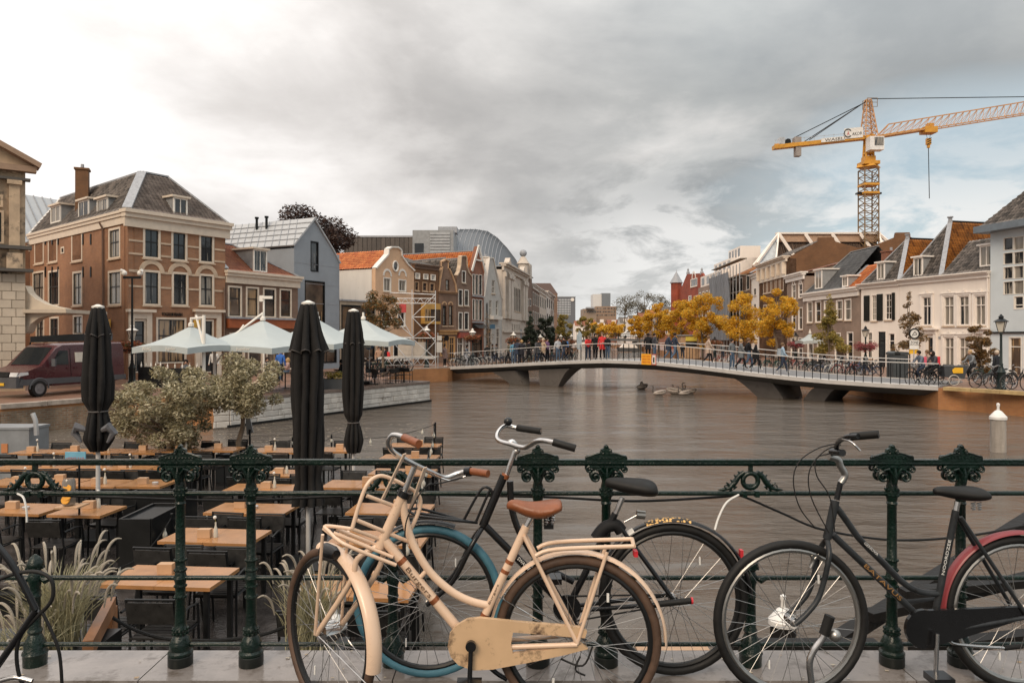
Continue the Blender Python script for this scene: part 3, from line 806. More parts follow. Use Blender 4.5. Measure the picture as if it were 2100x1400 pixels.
def roof_front(root,f,ze,zr,depth,material,hip=0.0,start=.3,name='roof',capm=None,over=.1,**kw):
 """ridge runs back from the street"""
 m=f.L/2
 faces=[(f.pt(-over,ze,-depth),f.pt(-over,ze,-start),f.pt(m,zr,-start-hip),f.pt(m,zr,-depth)),(f.pt(f.L+over,ze,-start),f.pt(f.L+over,ze,-depth),f.pt(m,zr,-depth),f.pt(m,zr,-start-hip))]
 if hip:faces.append((f.pt(-over,ze,-start),f.pt(f.L+over,ze,-start),f.pt(m,zr,-start-hip),f.pt(m,zr,-start-hip)))
 r=roof(root,faces,material,name,**kw)
 hipcap(root,[(f.pt(m,zr,-start-hip),f.pt(m,zr,-depth))]+([(f.pt(-over,ze,-start),f.pt(m,zr,-start-hip)),(f.pt(f.L+over,ze,-start),f.pt(m,zr,-start-hip))]if hip else[]),capm,w=.2)
 return r
def flatroof(root,f,z,depth,material=None):
 m=MB();P=[f.pt(-.05,z,.1),f.pt(f.L+.05,z,.1),f.pt(f.L+.05,z,-depth),f.pt(-.05,z,-depth)];m.prism(P,(0,0,.12));return m.build('roof',material or M_lead,root)
# ---- corner house in brown brick with cream bands and hipped roof
f1=Fac(P2(262,42.0),P2(462,47.2));f1s=Fac(P2(62,52.3),P2(262,42.0))
h1=thing('corner_house','large brown brick corner house with grey hipped roof, chimney and cream banded front','house',tuple(f1.A)[:2]+(1.05,))
for r in[(293,467,329,530),(351,474,384,535),(408,481,439,539),(293,554,329,626),(352,558,386,627),(408,562,439,628)]:
 window(f1,h1,r,nx=1,mid=.55,fw=.13)
window(f1,h1,(320,651,382,745),nx=1,mid=.62,fw=.12,pane=M_pane_w,sill=False,name='shop_window')
for x0,x1 in((262,303),(408,442)):
 w_=window(f1,h1,(x0+3,655,x1-4,764),nx=0,mid=.72,fw=.10,pane=M_pane,sill=False,name='door')
for x0,x1 in((256,310),(399,452)):
 m=MB();u0,u1,z0,z1=f1.rect(x0,640,x1,766);u0=max(u0,.02)
 f1.slab(m,u0,u0+.32,1.05,z1,.003,.12);f1.slab(m,u1-.32,u1,1.05,z1,.003,.12)
 f1.slab(m,u0+.32,u1-.32,z1-.38,z1,.004,.11);f1.slab(m,u0-.15,u1+.15,z1,z1+.16,.003,.32)
 m.build('door_surround',M_cream,h1)
for ya,yb in((490,494),(517,521),(584,588)):
 for x0,x1 in((264,292.5),(329.5,350.5),(384.5,407.5),(439.5,461)):
  z0,z1=f1.z(264,yb),f1.z(264,ya);m=MB();f1.slab(m,f1.u(x0),f1.u(x1),z0,z1,-.02,.035);m.build('stone_band',M_sand,h1)
za,zb=f1.z(264,557),f1.z(264,552)
for x0,x1 in((264,289),(332,348),(389,404),(442,461)):
 m=MB();f1.slab(m,f1.u(x0),f1.u(x1),za,zb,-.02,.035);m.build('stone_band',M_sand,h1)
for xc in(311,369,423.5):
 arch_band(f1,h1,f1.u(xc),za+.02,.52,.78)
text_on(f1,h1,'YOGHURTBARN',331,641,373,648,M_black,out=.04)
for(x0,x1)in((394,407),):
 m=MB();u0,u1,z0,z1=f1.rect(x0,656,x1,671);f1.slab(m,u0,u1,z0,z1,.14,.2);m.build('yellow_sign',mat('yellow sign',(.62,.36,.06),.5),h1)
m=MB();u0,u1,z0,z1=f1s.rect(214,655,231,671);f1s.slab(m,u0,u1,z0,z1,.1,.16);m.build('yellow_sign',MATS['yellow sign'],h1)
wall(f1,h1,[(0,10.1),(f1.L,10.1)],B_warm,depth=f1s.L,sides=(False,True))
for r in[(71,487,90,541),(99,483,118,538),(147,475,169,536),(223,467,247,530),(67,556,91,629),(99,554,122,627),(149,556,169,627),(222,554,249,626),(74,649,91,700),(102,649,121,700),(150,645,170,686)]:
 window(f1s,h1,r,nx=1,mid=.55,fw=.13,pane=random.choice([M_pane,M_pane_c]))
window(f1s,h1,(125,506,132,520),nx=0,mid=0,fw=.1,sill=False)
wall(f1s,h1,[(0,10.1),(f1s.L,10.1)],B_warm,depth=.4,sides=(False,False),back=False)
cornice(f1,h1,-.25,f1.L+.25,9.75,10.72,.42)
cornice(f1s,h1,-.05,f1s.L-.35,9.95,10.72,.22)
for px in(108,171,187,94,120):
 for y0,y1 in(((480,502)if px not in(94,120)else(482,502)),(547,568)):
  m=MB();u0,u1,z0,z1=f1s.rect(px-.8,y0,px+.8,y1);f1s.slab(m,u0,u1,z0,z1,.0,.06);m.build('wall_anchor',M_iron,h1)
m=MB();m.tube([f1s.pt(f1s.u(214),10.3,.3),f1s.pt(f1s.u(214),9.9,.1),f1s.pt(f1s.u(216),1.1,.1)],.06,8);m.build('downpipe',mat('brown downpipe',(.16,.10,.07),.5),h1,smooth=True)
m=MB();m.tube([f1.pt(f1.L-.15,6.6,.12),f1.pt(f1.L-.15,1.1,.12)],.05,8);m.build('downpipe',MATS['brown downpipe'],h1,smooth=True)
c0=f1.A;e1=f1.e;e2=-f1s.e
def RP(a,b,z):return c0+e1*a+e2*b+Vector((0,0,z))
fw_,sl=f1.L,f1s.L;ze,zr=10.72,13.55
A0,B0=RP(-.1,-.1,ze),RP(fw_+.15,-.1,ze);A1,B1=RP(2.06,2.7,zr),RP(3.75,2.7,zr);A2,B2=RP(2.06,sl+.02,zr),RP(3.75,sl+.02,zr);A3,B3=RP(-.1,sl+.02,ze-.1),RP(fw_+.15,sl+.02,ze-.1)
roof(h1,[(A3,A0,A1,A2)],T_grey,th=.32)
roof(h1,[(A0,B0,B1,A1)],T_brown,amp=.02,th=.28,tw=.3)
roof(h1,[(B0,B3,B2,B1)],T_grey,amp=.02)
flatface(h1,'roof_top',[A1,B1,B2,A2],M_lead)
gm=MB();gm.add([RP(0,sl,ze-.6),RP(fw_,sl,ze-.6),RP(3.7,sl,zr),RP(2.1,sl,zr)],[(0,1,2,3)]);gm.uv=[(0,0),(6,0),(4,3),(2,3)];gm.build('gable_end',B_warm,h1)
hipcap(h1,[(A0,A1)],w=.5,h=.1);hipcap(h1,[(A1,B1),(B0,B1),(A1,A2)],w=.22);hipcap(h1,[(A3,A2)],mat('white verge',(.6,.58,.55),.6),w=.3)
for r in((105,422,125,457),(162,411,183,449),(200,407,222,443)):dormer(h1,f1s,*r,out=-.18,back=2.0,side=mat('grey painted board',(.25,.25,.25),.6))
dormer(h1,f1,355,406,384,443,out=-.12,back=2.0,side=MATS['grey painted board'])
cp=RP(1.1,9.5,0);chimney(h1,cp,.75,.75,10.8,ZY(350,cp.y),B_orange,rz=.4)
fz=Fac(P2(-10,60.0),P2(170,66.0))
hz_=thing('hall','long building with pale grey seamed metal roof behind the corner house','building',(fz.A.x,fz.A.y,1.05))
wall(fz,hz_,[(0,11.0),(fz.L,11.0)],B_dull,depth=10)
zt_=ZY(383,62)
ra,rb=fz.pt(-1,10.9,.2),fz.pt(fz.L,10.9,.2);rc,rd=fz.pt(fz.L,zt_,-4),fz.pt(-1,zt_+.1,-4)
flatface(hz_,'roof',[ra,rb,rc,rd],M_zroof)
for i in range(12):
 t=i/11;m=MB();m.bar(ra.lerp(rb,t)+Vector((0,0,.05)),rd.lerp(rc,t)+Vector((0,0,.05)),.05,.08);m.build('roof_seam',M_lead,hz_)
fn=Fac(P2(30,55.0),P2(62,52.3))
hn=thing('side_house','narrow brick house wedged between the sandstone building and the corner house','house',(fn.A.x,fn.A.y,1.05))
window(fn,hn,(45,502,56,543),nx=1,ny=3,mid=0);wall(fn,hn,[(0,9.6),(fn.L,9.6)],B_dull,depth=6)
cornice(fn,hn,0,fn.L,9.5,9.9,.25);roof_side(hn,fn,9.9,12.0,6,T_grey)
# ---- two storey brick house with red roof
f2=Fac(P2(463,47.3),P2(611,52.7))
h2=thing('small_brick_house','two storey brick house with red tiled roof, one dormer and orange shop front','house',(f2.A.x,f2.A.y,1.05))
for r in[(467,586,496,650),(504,588,531,650),(539,590,566,651),(573,592,598,651)]:window(f2,h2,r,nx=0,mid=.62,fw=.12,pane=M_pane_w)
for x0,x1 in((470,502),(508,540),(546,576),(580,603)):window(f2,h2,(x0,682,x1,758),M_cream,M_cream,M_pane_w,nx=0,mid=.8,sill=False,name='shop_window')
wall(f2,h2,[(0,7.45),(f2.L,7.45)],B_dull,depth=6)
cornice(f2,h2,-.05,f2.L+.1,6.95,7.75,.4)
m=MB();u0,u1,z0,z1=f2.rect(462,655,608,673);f2.slab(m,u0+.05,u1-.05,z0,z1,.003,.3);m.build('fascia',mat('rust orange fascia',(.33,.09,.03),.5),h2)
m=MB();f2.slab(m,0,f2.L,z1,z1+.12,.003,.4);m.build('ledge',M_lead,h2)
rt=ZY(500,50.0)
roof(h2,[(f2.pt(0,7.7,.1),f2.pt(f2.L,7.7,.1),f2.pt(2.6,rt,-2.6),f2.pt(.2,rt,-2.6)),(f2.pt(f2.L,7.7,-6),f2.pt(0,7.7,-6),f2.pt(.2,rt,-2.6),f2.pt(2.6,rt,-2.6)),(f2.pt(f2.L,7.7,.1),f2.pt(f2.L,7.7,-6),f2.pt(2.6,rt,-2.6),f2.pt(2.6,rt,-2.6))],T_red,amp=.02)
hipcap(h2,[(f2.pt(0,7.8,.1),f2.pt(.2,rt,-2.6)),(f2.pt(.2,rt,-2.6),f2.pt(2.6,rt,-2.6)),(f2.pt(f2.L,7.7,.1),f2.pt(2.6,rt,-2.6))])
dormer(h2,f2,519,512,547,558,out=-.1,back=2.2,nx=1,side=MATS['grey painted board'])
# ---- zinc clad modern gable building
f3=Fac(P2(603,53.2),P2(696,57.6))
h3=thing('zinc_building','modern grey zinc clad building with pointed gable and light metal roof','building',(f3.A.x,f3.A.y,1.05))
window(f3,h3,(637,495,653,557),M_black,M_black,M_pane_c,nx=0,mid=.25,fw=.07,sill=False);window(f3,h3,(625,576,666,662),M_black,M_black,M_pane_w,nx=0,mid=0,fw=.07,sill=False)
window(f3,h3,(612,686,690,745),M_black,M_black,M_pane_w,nx=3,mid=0,fw=.07,sill=False,name='shop_window')
za,zb,zc,zd=f3.z(604,500),f3.z(643,449),f3.z(683,512),f3.z(694,540)
wall(f3,h3,[(0,za),(f3.u(643),zb),(f3.u(683),zc),(f3.L,zd)],M_zinc,depth=17,side_top=za-.3)
for k in range(1,6):
 z=1.6+k*1.45;m=MB();f3.slab(m,.02,f3.L-.02,z,z+.025,-.01,.012);m.build('panel_joint',M_lead,h3)
a,b=f3.pt(-.2,za-.1,.15),f3.pt(f3.u(643),zb+.1,.15);c,d=f3.pt(f3.u(643),zb+.1,-17),f3.pt(-.2,za-.1,-17)
flatface(h3,'roof',[a,b,c,d],M_zroof,.12)
for i in range(24):
 t0=i/24;m=MB();t1=min(1,t0+.1);m.bar(a.lerp(d,t0)+Vector((0,0,.05)),b.lerp(c,t1)+Vector((0,0,.03)),.025,.04);m.build('roof_seam',M_lead,h3)
for i in range(1,5):
 t=i/5;m=MB();m.bar(a.lerp(b,t)+Vector((0,0,.05)),d.lerp(c,t)+Vector((0,0,.05)),.04,.05);m.build('roof_seam',M_lead,h3)
flatface(h3,'roof',[b,f3.pt(f3.u(683),zc+.05,.1),f3.pt(f3.u(683),zc+.05,-17),c],M_zroof,.1)
flatface(h3,'roof',[f3.pt(f3.u(683),zc+.05,.1),f3.pt(f3.L+.1,zd+.05,.1),f3.pt(f3.L+.1,zd,-17),f3.pt(f3.u(683),zc,-17)],M_zroof,.1)
for q in(4.2,5.2):m=MB();p=a.lerp(d,q/17).lerp(b.lerp(c,q/17),.72);m.lathe([(.1,0),(.1,.8),(.16,.82),(.16,.95)],8,tuple(p));m.build('vent_pipe',M_black,h3)
f3w=Fac(f3.pt(0,0,-6.4),f3.pt(0,0,-2.2));window(f3w,h3,(0.3,3.6,za-2.7,za-.95),M_black,M_black,M_pane,nx=1,mid=0,px=False,hole=False,fw=.06,sill=False)
# ---- peach stepped gable house with white side wall and orange roof
f4=Fac(P2(770,61.0),P2(849,66.0))
h4=thing('peach_house','peach plastered gable house with round window, white side wall and orange tiled roof','house',(f4.A.x,f4.A.y,1.05))
for r in[(786,569,802,598),(817,573,833,598),(783,638,799,670),(815,638,831,670)]:window(f4,h4,r,M_white,M_white,M_pane_c,nx=1,mid=0,fw=.08)
for r in[(778,690,800,742),(806,690,842,740)]:window(f4,h4,r,M_white,M_white,M_pane_w,nx=1,mid=.75,sill=False,name='shop_window')
T=[(771,551),(795,523),(796,512),(802,508),(815,508),(822,514),(823,526),(835,543),(848,556)]
top=[(max(0,f4.u(x)),f4.z(x,y))for x,y in T];top[0]=(0,top[0][1]);top[-1]=(f4.L,top[-1][1])
wall(f4,h4,top,M_peach,depth=11,side_top=f4.z(771,551))
m=MB()
for(p,q)in zip(top[:-1],top[1:]):m.bar(f4.pt(p[0],p[1]+.05,-.12),f4.pt(q[0],q[1]+.05,-.12),.5,.12)
m.build('coping',M_white,h4)
m=MB();uc=f4.u(810);zc_=f4.z(810,546);m.tube([f4.pt(uc+.36*cos(t*pi/10),zc_+.42*sin(t*pi/10),.05)for t in range(20)],.08,6,closed=True);rw=m.build('round_window',M_white,h4)
m=MB();m.prism([f4.pt(uc+.33*cos(t*pi/8),zc_+.38*sin(t*pi/8),.01)for t in range(16)],f4.n*.02);m.build('pane',M_pane,rw)
for xc in(794,825):arch_band(f4,h4,f4.u(xc),f4.z(xc,566),.45,.62,material=M_white,n=8)
zr4=f4.z(809,512)
roof(h4,[(f4.pt(-.1,top[0][1]+.02,-11),f4.pt(-.1,top[0][1]+.02,-.35),f4.pt(f4.L/2,zr4,-.35),f4.pt(f4.L/2,zr4,-11)),(f4.pt(f4.L+.1,top[-1][1],-.35),f4.pt(f4.L+.1,top[-1][1],-11),f4.pt(f4.L/2,zr4,-11),f4.pt(f4.L/2,zr4,-.35))],T_orange,amp=.05)
sw=MB();sw.quad(f4.pt(-.03,1,-.36),f4.pt(-.03,top[0][1]-.02,-.36),f4.pt(-.03,top[0][1]-.02,-10.9),f4.pt(-.03,1,-10.9));sw.build('side_wall',M_plw,h4)
slp=(f4.pt(f4.L/2,zr4,0)-f4.pt(0,top[0][1],0)).normalized()
for k in range(2):
 m=MB();c=f4.pt(0,top[0][1],-5.2-k*1.1)+slp*.75+Vector((-.06,0,.12));m.bar(c-slp*.5,c+slp*.5,.9,.08);m.build('roof_light',M_white,h4)
fa=Fac(P2(697,57.7),P2(771,60.9));ha=thing('glazed_annex','low flat roofed glazed annex between the zinc building and the peach house','building',(fa.A.x,fa.A.y,1.05))
window(fa,ha,(700,626,768,742),M_iron,M_iron,M_pane_w,nx=2,mid=.55,fw=.1,sill=False,name='shop_window');zt_=fa.z(730,618)
wall(fa,ha,[(0,zt_),(fa.L,zt_)],mat('beige render',(.35,.28,.21),.8),depth=4);flatroof(ha,fa,zt_,4)
# ---- row of narrow gabled houses
def narrow(name,label,a,b,top_px,wm,wins,depth=9,frame=None,sash=None,pane=None,roofm=None,zr=None,ze=None,fw=.09,mid=.5,nx=0,shops=(),capm=None,cop=None,shopm=None,cat='house',roofkind='front',sill=True,zshift=0):
 f=Fac(P2(*a),P2(*b));h=thing(name,label,cat,(f.A.x,f.A.y,1.05))
 for r in wins:window(f,h,r,frame,sash,pane or random.choice([M_pane,M_pane_c]),nx=nx,mid=mid,fw=fw,sill=sill)
 for r in shops:window(f,h,r,shopm or frame,shopm or frame,M_pane_w,nx=1,mid=.72,fw=.1,sill=False,name='shop_window')
 top=[(f.u(x),f.z(x,y))for x,y in top_px];top[0]=(0,top[0][1]);top[-1]=(f.L,top[-1][1])
 zlow=min(top[0][1],top[-1][1])
 wall(f,h,top,wm,depth=depth,side_top=(ze or zlow))
 if cop:
  m=MB()
  for p,q in zip(top[:-1],top[1:]):m.bar(f.pt(p[0],p[1]+.05,-.1),f.pt(q[0],q[1]+.05,-.1),.42,.12)
  m.build('coping',cop,h)
 if roofm:
  zr_=zr or(max(z for u,z in top)-.5)
  (roof_front if roofkind=='front' else roof_side)(h,f,ze or zlow,zr_,depth,roofm)
 else:flatroof(h,f,(ze or zlow)-.05,depth)
 return f,h
M_tan=mat('tan stone dressing',(.42,.27,.16),.8)
M_ochre=mat('ochre shop wood',(.50,.30,.13),.5)
M_brownw=mat('brown painted wood',(.13,.07,.04),.5)
f5,h5=narrow('brown_house','brown house with small top windows and yellow painted oriel behind the scaffold',(849,66.2),(899,69.0),[(849,543),(899,549)],B_orange,[(850,577,859,596),(866,578,876,597),(881,580,891,598)],frame=M_tan,sash=M_brownw,shops=[(853,690,872,738),(876,690,895,738)],roofm=T_grey,zr=ZY(531,71),roofkind='side',shopm=M_brownw,depth=8)
for r in((850,560,859,572),(867,562,876,573),(882,563,891,575)):window(f5,h5,r,M_white,M_white,M_pane_c,nx=2,ny=2,mid=0,fw=.05,hole=False,sill=False)
m=MB();u0,u1,z0,z1=f5.rect(862,622,895,664);f5.slab(m,u0,u1,z0,z1,.05,.5);ori=m.build('oriel',mat('yellow ochre paint',(.48,.27,.07),.5),h5)
for i in range(3):
 q=MB();w_=(u1-u0)/3;f5.slab(q,u0+w_*i+.06,u0+w_*(i+1)-.06,z0+.25,z1-.55,.5,.52);q.build('oriel_pane',M_pane_w,ori)
cornice(f5,h5,0,f5.L,f5.z(870,552),f5.z(870,545)+.1,.25,M_brownw)
f6,h6=narrow('neck_gable_house','narrow brown neck gable house with tan stone trim and twin arched windows',(899.5,69.1),(936,71.0),[(900,598),(903,570),(907,548),(907,538),(914,533),(921,538),(921,552),(927,566),(934,585),(936,600)],B_dull,[(913,572,922,597),(906,625,916,668),(919,625,929,668)],frame=M_brownw,sash=M_black,shops=[(903,690,917,730),(920,690,933,740)],roofm=T_grey,cop=M_tan,shopm=M_ochre,ze=ZY(566,70),zr=ZY(536,73))
for xc in(911,924):arch_band(f6,h6,f6.u(xc),f6.z(xc,625),.2,.34,material=M_tan,n=8)
cornice(f6,h6,0,f6.L,f6.z(918,602),f6.z(918,598),.25,M_tan);cornice(f6,h6,0,f6.L,f6.z(918,686),f6.z(918,677),.3,M_ochre)
m=MB();m.prism([f6.pt(f6.u(910)+.3*cos(t*pi/6),f6.z(910,693)+.28*sin(t*pi/6),.35)for t in range(12)],f6.n*.06);m.build('round_sign',M_black,h6)
f7,h7=narrow('bell_gable_house','plain brown brick house with curved neck gable and white framed windows',(936.5,71.1),(966,73.8),[(937,566),(941,558),(944,545),(945,528),(947,526),(954,526),(956,530),(957,548),(961,560),(965,567)],B_dull,[(947,555,955,580),(940,593,948.5,627),(952,594,961,627),(940,640,948.5,676),(952,640,961,676)],frame=M_white,sash=M_dark,shops=[(938,690,950,740),(953,690,963,738)],roofm=T_grey,cop=M_sand,shopm=M_white,zr=ZY(536,75))
m=MB();u0,u1,z0,z1=f7.rect(937,682,964,704);f7.slab(m,u0+.05,u1-.05,z1-.5,z1,.003,.35);m.build('fascia',mat('dull red fascia',(.30,.07,.05),.5),h7)
cornice(f7,h7,0,f7.L,f7.z(950,680),f7.z(950,677),.2,M_white)
f8,h8=narrow('red_gable_house','tall narrow red brick house with white bargeboards and triple windows',(966.5,73.9),(992,76.6),[(967,556),(979,505),(991,560)],B_red,[(968.5,562,973.6,604),(975,562.5,980.6,604.5),(982,563,988.5,605),(968.5,613,973.6,656),(975,613.5,980.6,657),(982,614,988.5,657.5)],frame=M_white,sash=M_dark,fw=.06,shops=[(969,690,988,738)],roofm=T_orange,depth=13,shopm=M_black,sill=False)
ua,ub,uc_=f8.pt(-.15,f8.z(967,556),.15),f8.pt(f8.L/2,f8.z(979,504),.15),f8.pt(f8.L+.15,f8.z(991,560),.15)
m=MB();m.bar(ua,ub,.1,.28);m.bar(uc_,ub,.1,.28);m.bar(ua.lerp(ub,.45),uc_.lerp(ub,.45),.1,.14);m.build('bargeboard',M_white,h8)
for y in(606,659):m=MB();u0,u1,z0,z1=f8.rect(968,y,990,y+3);f8.slab(m,u0,u1,z0,z1,.003,.15);m.build('ledge',M_lead,h8)
m=MB();u0,u1,z0,z1=f8.rect(968,664,991,673);m.add([f8.pt(u0,z1,.05),f8.pt(u1,z1,.05),f8.pt(u1,z0,.8),f8.pt(u0,z0,.8)],[(0,1,2,3)]);m.add([f8.pt(u0,z1,.05),f8.pt(u0,z0,.8),f8.pt(u0,z0,.05)],[(0,1,2)]);m.build('awning',M_black,h8)
f9,h9=narrow('grey_gable_house','pale grey plastered house with steep straight gable beside the stone bank',(992.5,76.7),(1029,82.0),[(993,610),(1003,530),(1011,530),(1028.5,613)],M_pale,[(1008,573,1015,602),(1002.5,614,1008.5,647),(1016,615,1022,648)],frame=M_pale,sash=M_white,shops=[(999,672,1008,735),(1017,672,1024,735)],roofm=T_red,cop=M_plw,depth=11,shopm=M_plw,ze=ZY(600,79),zr=ZY(534,82))
chimney(h9,f9.pt(f9.u(1003)+.3,0,-.5),.7,.9,ZY(540,78),ZY(528,78),M_plw)
m=MB();m.tube([f9.pt(f9.u(997),7.0,.1),f9.pt(f9.u(997),1.1,.1)],.06,6);m.build('downpipe',M_black,h9)
m=MB();f9.slab(m,f9.u(1003),f9.u(1022),f9.z(1012,655),f9.z(1012,648),.0,.5);m.build('bay_corbel',M_plw,h9)
m=MB();u0,u1,z0,z1=f9.rect(998,665,1007,674);f9.slab(m,u0,u1,z0,z1,.35,.45);m.build('blue_sign',mat('petrol blue sign',(.05,.14,.22),.5),h9)
# ---- classical pale stone building
f10=Fac(P2(1029.5,82.2),P2(1078,99.0))
h10=thing('classical_building','pale stone classical building with pilasters and tall narrow windows','building',(f10.A.x,f10.A.y,1.05))
def rz(x0,x1,ya,yb,ref=1050):return(f10.u(x0),f10.u(x1),f10.z(ref,yb),f10.z(ref,ya))
for i in range(5):
 x0=1049.5+i*3.75;window(f10,h10,rz(x0,x0+2.7,586,637),M_stone,M_dark,M_pane,nx=0,mid=.6,px=False,fw=.06)
 window(f10,h10,rz(x0+.6,x0+2.0,663,678),M_stone,M_dark,M_pane,nx=0,mid=0,px=False,fw=.05,sill=False)
for x0 in(1031.5,1034.8):window(f10,h10,rz(x0,x0+2.2,586,640),M_stone,M_dark,M_pane,nx=0,mid=.6,px=False,fw=.06)
window(f10,h10,rz(1052,1058,690,728),M_stone,M_dark,M_pane,nx=1,mid=.7,px=False,fw=.1,name='door',sill=False)
zt_=f10.z(1050,562)
wall(f10,h10,[(0,zt_),(f10.L,zt_)],M_stone,depth=14)
cornice(f10,h10,-.1,f10.L+.1,zt_-.1,zt_+.75,.7,M_stone)
for x0,x1 in((1029.8,1031),(1037.5,1042),(1043.5,1048.5),(1068.6,1071.8),(1073.5,1077.5)):
 m=MB();f10.slab(m,f10.u(x0),f10.u(x1),f10.z(1050,655),zt_-.11,.003,.35);f10.slab(m,f10.u(x0)-.1,f10.u(x1)+.1,zt_-.8,zt_-.3,.351,.5);m.build('pilaster',M_stone,h10)
for ya,yb,o in((640,655,.12),(679,682,.2)):m=MB();r=rz(1030,1077.5,ya,yb);f10.slab(m,r[0]+.05,r[1]-.05,r[2],r[3],.002,o);m.build('string_course',M_stone,h10)
for x in(1043,1073):m=MB();u=f10.u(x);m.prism([f10.pt(u-1.1,zt_+.76,.2),f10.pt(u+1.1,zt_+.76,.2),f10.pt(u+.7,zt_+1.2,.2),f10.pt(u,zt_+1.7,.2),f10.pt(u-.7,zt_+1.2,.2)],-f10.n*.6);m.build('pediment',M_stone,h10)
flatroof(h10,f10,zt_+.3,14)
# ---- dark ornate house with ball-topped turret, then the further row
f11=Fac(P2(1078.5,99.2),P2(1091,106.0))
h11=thing('turret_house','dark brick house with ornate dormer and ball topped corner turret','house',(f11.A.x,f11.A.y,1.05))
for ya,yb in((612,628),(640,656)):window(f11,h11,(1081,ya,1084,yb),M_white,M_dark,fw=.1,sill=False);window(f11,h11,(1086,ya,1089,yb),M_white,M_dark,fw=.1,sill=False)
zt_=f11.z(1084,566);wall(f11,h11,[(0,zt_),(f11.L,zt_)],B_dull,depth=10)
roof_side(h11,f11,zt_,zt_+3.2,10,T_grey,hl=.01+2,hr=2)
c=f11.pt(1.0,0,-.5);m=MB();m.lathe([(.7,zt_-2),(.7,zt_+1.4),(.9,zt_+1.5),(.55,zt_+2.0),(.35,zt_+2.4),(.2,zt_+2.5)],10,(c.x,c.y,0));tr_=m.build('turret',M_stone,h11,smooth=True)
m=MB();m.sphere((c.x,c.y,zt_+2.95),.5,10,8);m.build('ball',M_lead,tr_,smooth=True)
m=MB();f11.slab(m,2.2,4.2,zt_-.4,zt_+1.6,-.3,.3);m.build('gable_dormer',M_stone,h11)
names=[('brown_row_house','brown brick row house with pale upper bay past the turret house',1091.5,106.3,1106,118,592,B_dull,M_plw,T_red),('cream_bay_house','cream fronted row house with projecting bay, further along the left bank',1106.5,118.3,1120,131,601,mat('cream plaster',(.60,.52,.44),.8),M_plw,T_red),('white_shop_house','tall white fronted shop house with maroon window awnings',1120.5,131.3,1136,150,606,M_plw,M_plw,None)]
for nm,lb,xa,da,xb,db,yt,wm,fm,rm in names:
 f=Fac(P2(xa,da),P2(xb,db));h=thing(nm,lb,'house',(f.A.x,f.A.y,1.05));xm=(xa+xb)/2
 zt_=f.z(xm,yt)
 for k,zz in enumerate((zt_-2.6,zt_-5.4,zt_-8.2)):
  if zz<2.5:continue
  n=4
  for i in range(n):
   u=f.L*(i+.25)/n;window(f,h,(u,u+f.L/n*.55,zz,zz+1.9),fm,M_dark,random.choice([M_pane,M_pane_c]),nx=1,mid=.5,px=False,fw=.12,sill=False)
 window(f,h,(f.L*.1,f.L*.9,1.3,3.9),fm,M_dark,M_pane_w,nx=3,mid=.8,px=False,fw=.12,sill=False,name='shop_window')
 wall(f,h,[(0,zt_),(f.L,zt_)],wm,depth=10);cornice(f,h,0,f.L,zt_-.3,zt_+.4,.4,fm)
 if rm:roof_side(h,f,zt_+.3,zt_+3.0,10,rm)
 else:
  flatroof(h,f,zt_+.2,10)
  for zz in(zt_-.9,zt_-3.7,zt_-6.5):
   for uu in(.62,.85):
    m=MB();u=f.L*uu;r=1.0
    for k in range(6):
     a0,a1=pi/2*k/6,pi/2*(k+1)/6
     m.add([f.pt(u-1.1,zz+r*cos(a0)*.9,r*sin(a0)*1.3),f.pt(u+1.1,zz+r*cos(a0)*.9,r*sin(a0)*1.3),f.pt(u+1.1,zz+r*cos(a1)*.9,r*sin(a1)*1.3),f.pt(u-1.1,zz+r*cos(a1)*.9,r*sin(a1)*1.3)],[(0,1,2,3)])
    m.build('awning',mat('maroon awning',(.16,.06,.055),.7),h)
c=W(1104,590,168);hb=thing('brown_roof_house','tall brown hipped roof rising behind the left bank row','house',(c.x,c.y,1.05))
m=MB();m.box((c.x+1,c.y,6.5),(6.2,8,13));m.uv=[(v[0]+v[1],v[2])for v in m.v];m.build('wall',B_dull,hb)
a,b=ZY(603,164),ZY(581,166)
m=MB();m.add([(c.x-2.2,c.y-4,a),(c.x+4.2,c.y-4,a),(c.x+4.2,c.y+4,a),(c.x-2.2,c.y+4,a),(c.x-1.6,c.y-2.6,b),(c.x+2.6,c.y-2.6,b),(c.x+2.6,c.y+2,b),(c.x-1.6,c.y+2,b)],[(0,1,5,4),(1,2,6,5),(2,3,7,6),(3,0,4,7),(4,5,6,7)]);m.build('roof',mat('brown slate',(.09,.055,.045),.7),hb)
# ---- theatre complex behind: brown block, grey slatted block, zinc dome
def boxhouse(name,label,x0,x1,yt,D,depth,material,z0=1.05,cat='building',nfront=None):
 a,b=W(x0,yt,D),W(x1,yt,D);h=thing(name,label,cat,((a.x+b.x)/2,D,z0))
 m=MB();m.box(((a.x+b.x)/2,D+depth/2,(z0+a.z)/2),(b.x-a.x,depth,a.z-z0));m.uv=[(v[0]+v[1],v[2])for v in m.v];m.build('wall',material,h)
 return h,a.x,b.x,a.z
M_rustp=mat('dark brown metal panel',(.075,.062,.055),.6,var=.2)
hh,xa,xb,zt_=boxhouse('theatre_block','flat roofed dark brown panelled block behind the peach house',706,848,487,86,14,M_rustp)
for i in range(15):
 x=xa+(xb-xa)*i/15;m=MB();m.box((x+(xb-xa)/30,85.97,zt_-2),((xb-xa)/15-.06,.1,4.0+.02*(i%3)));m.build('panel',mat('brown weathered panel',(.085,.07,.06),.55,objvar=.2),hh)
m=MB();m.box(((xa+xb)/2,93,zt_+.1),(xb-xa+.3,14.3,.2));m.build('roof_edge',M_lead,hh)
hh,xa,xb,zt_=boxhouse('slatted_block','light grey block with horizontal slats beside the zinc dome',846,930,472,84,14,mat('grey metal cladding',(.27,.28,.285),.5))
k=14
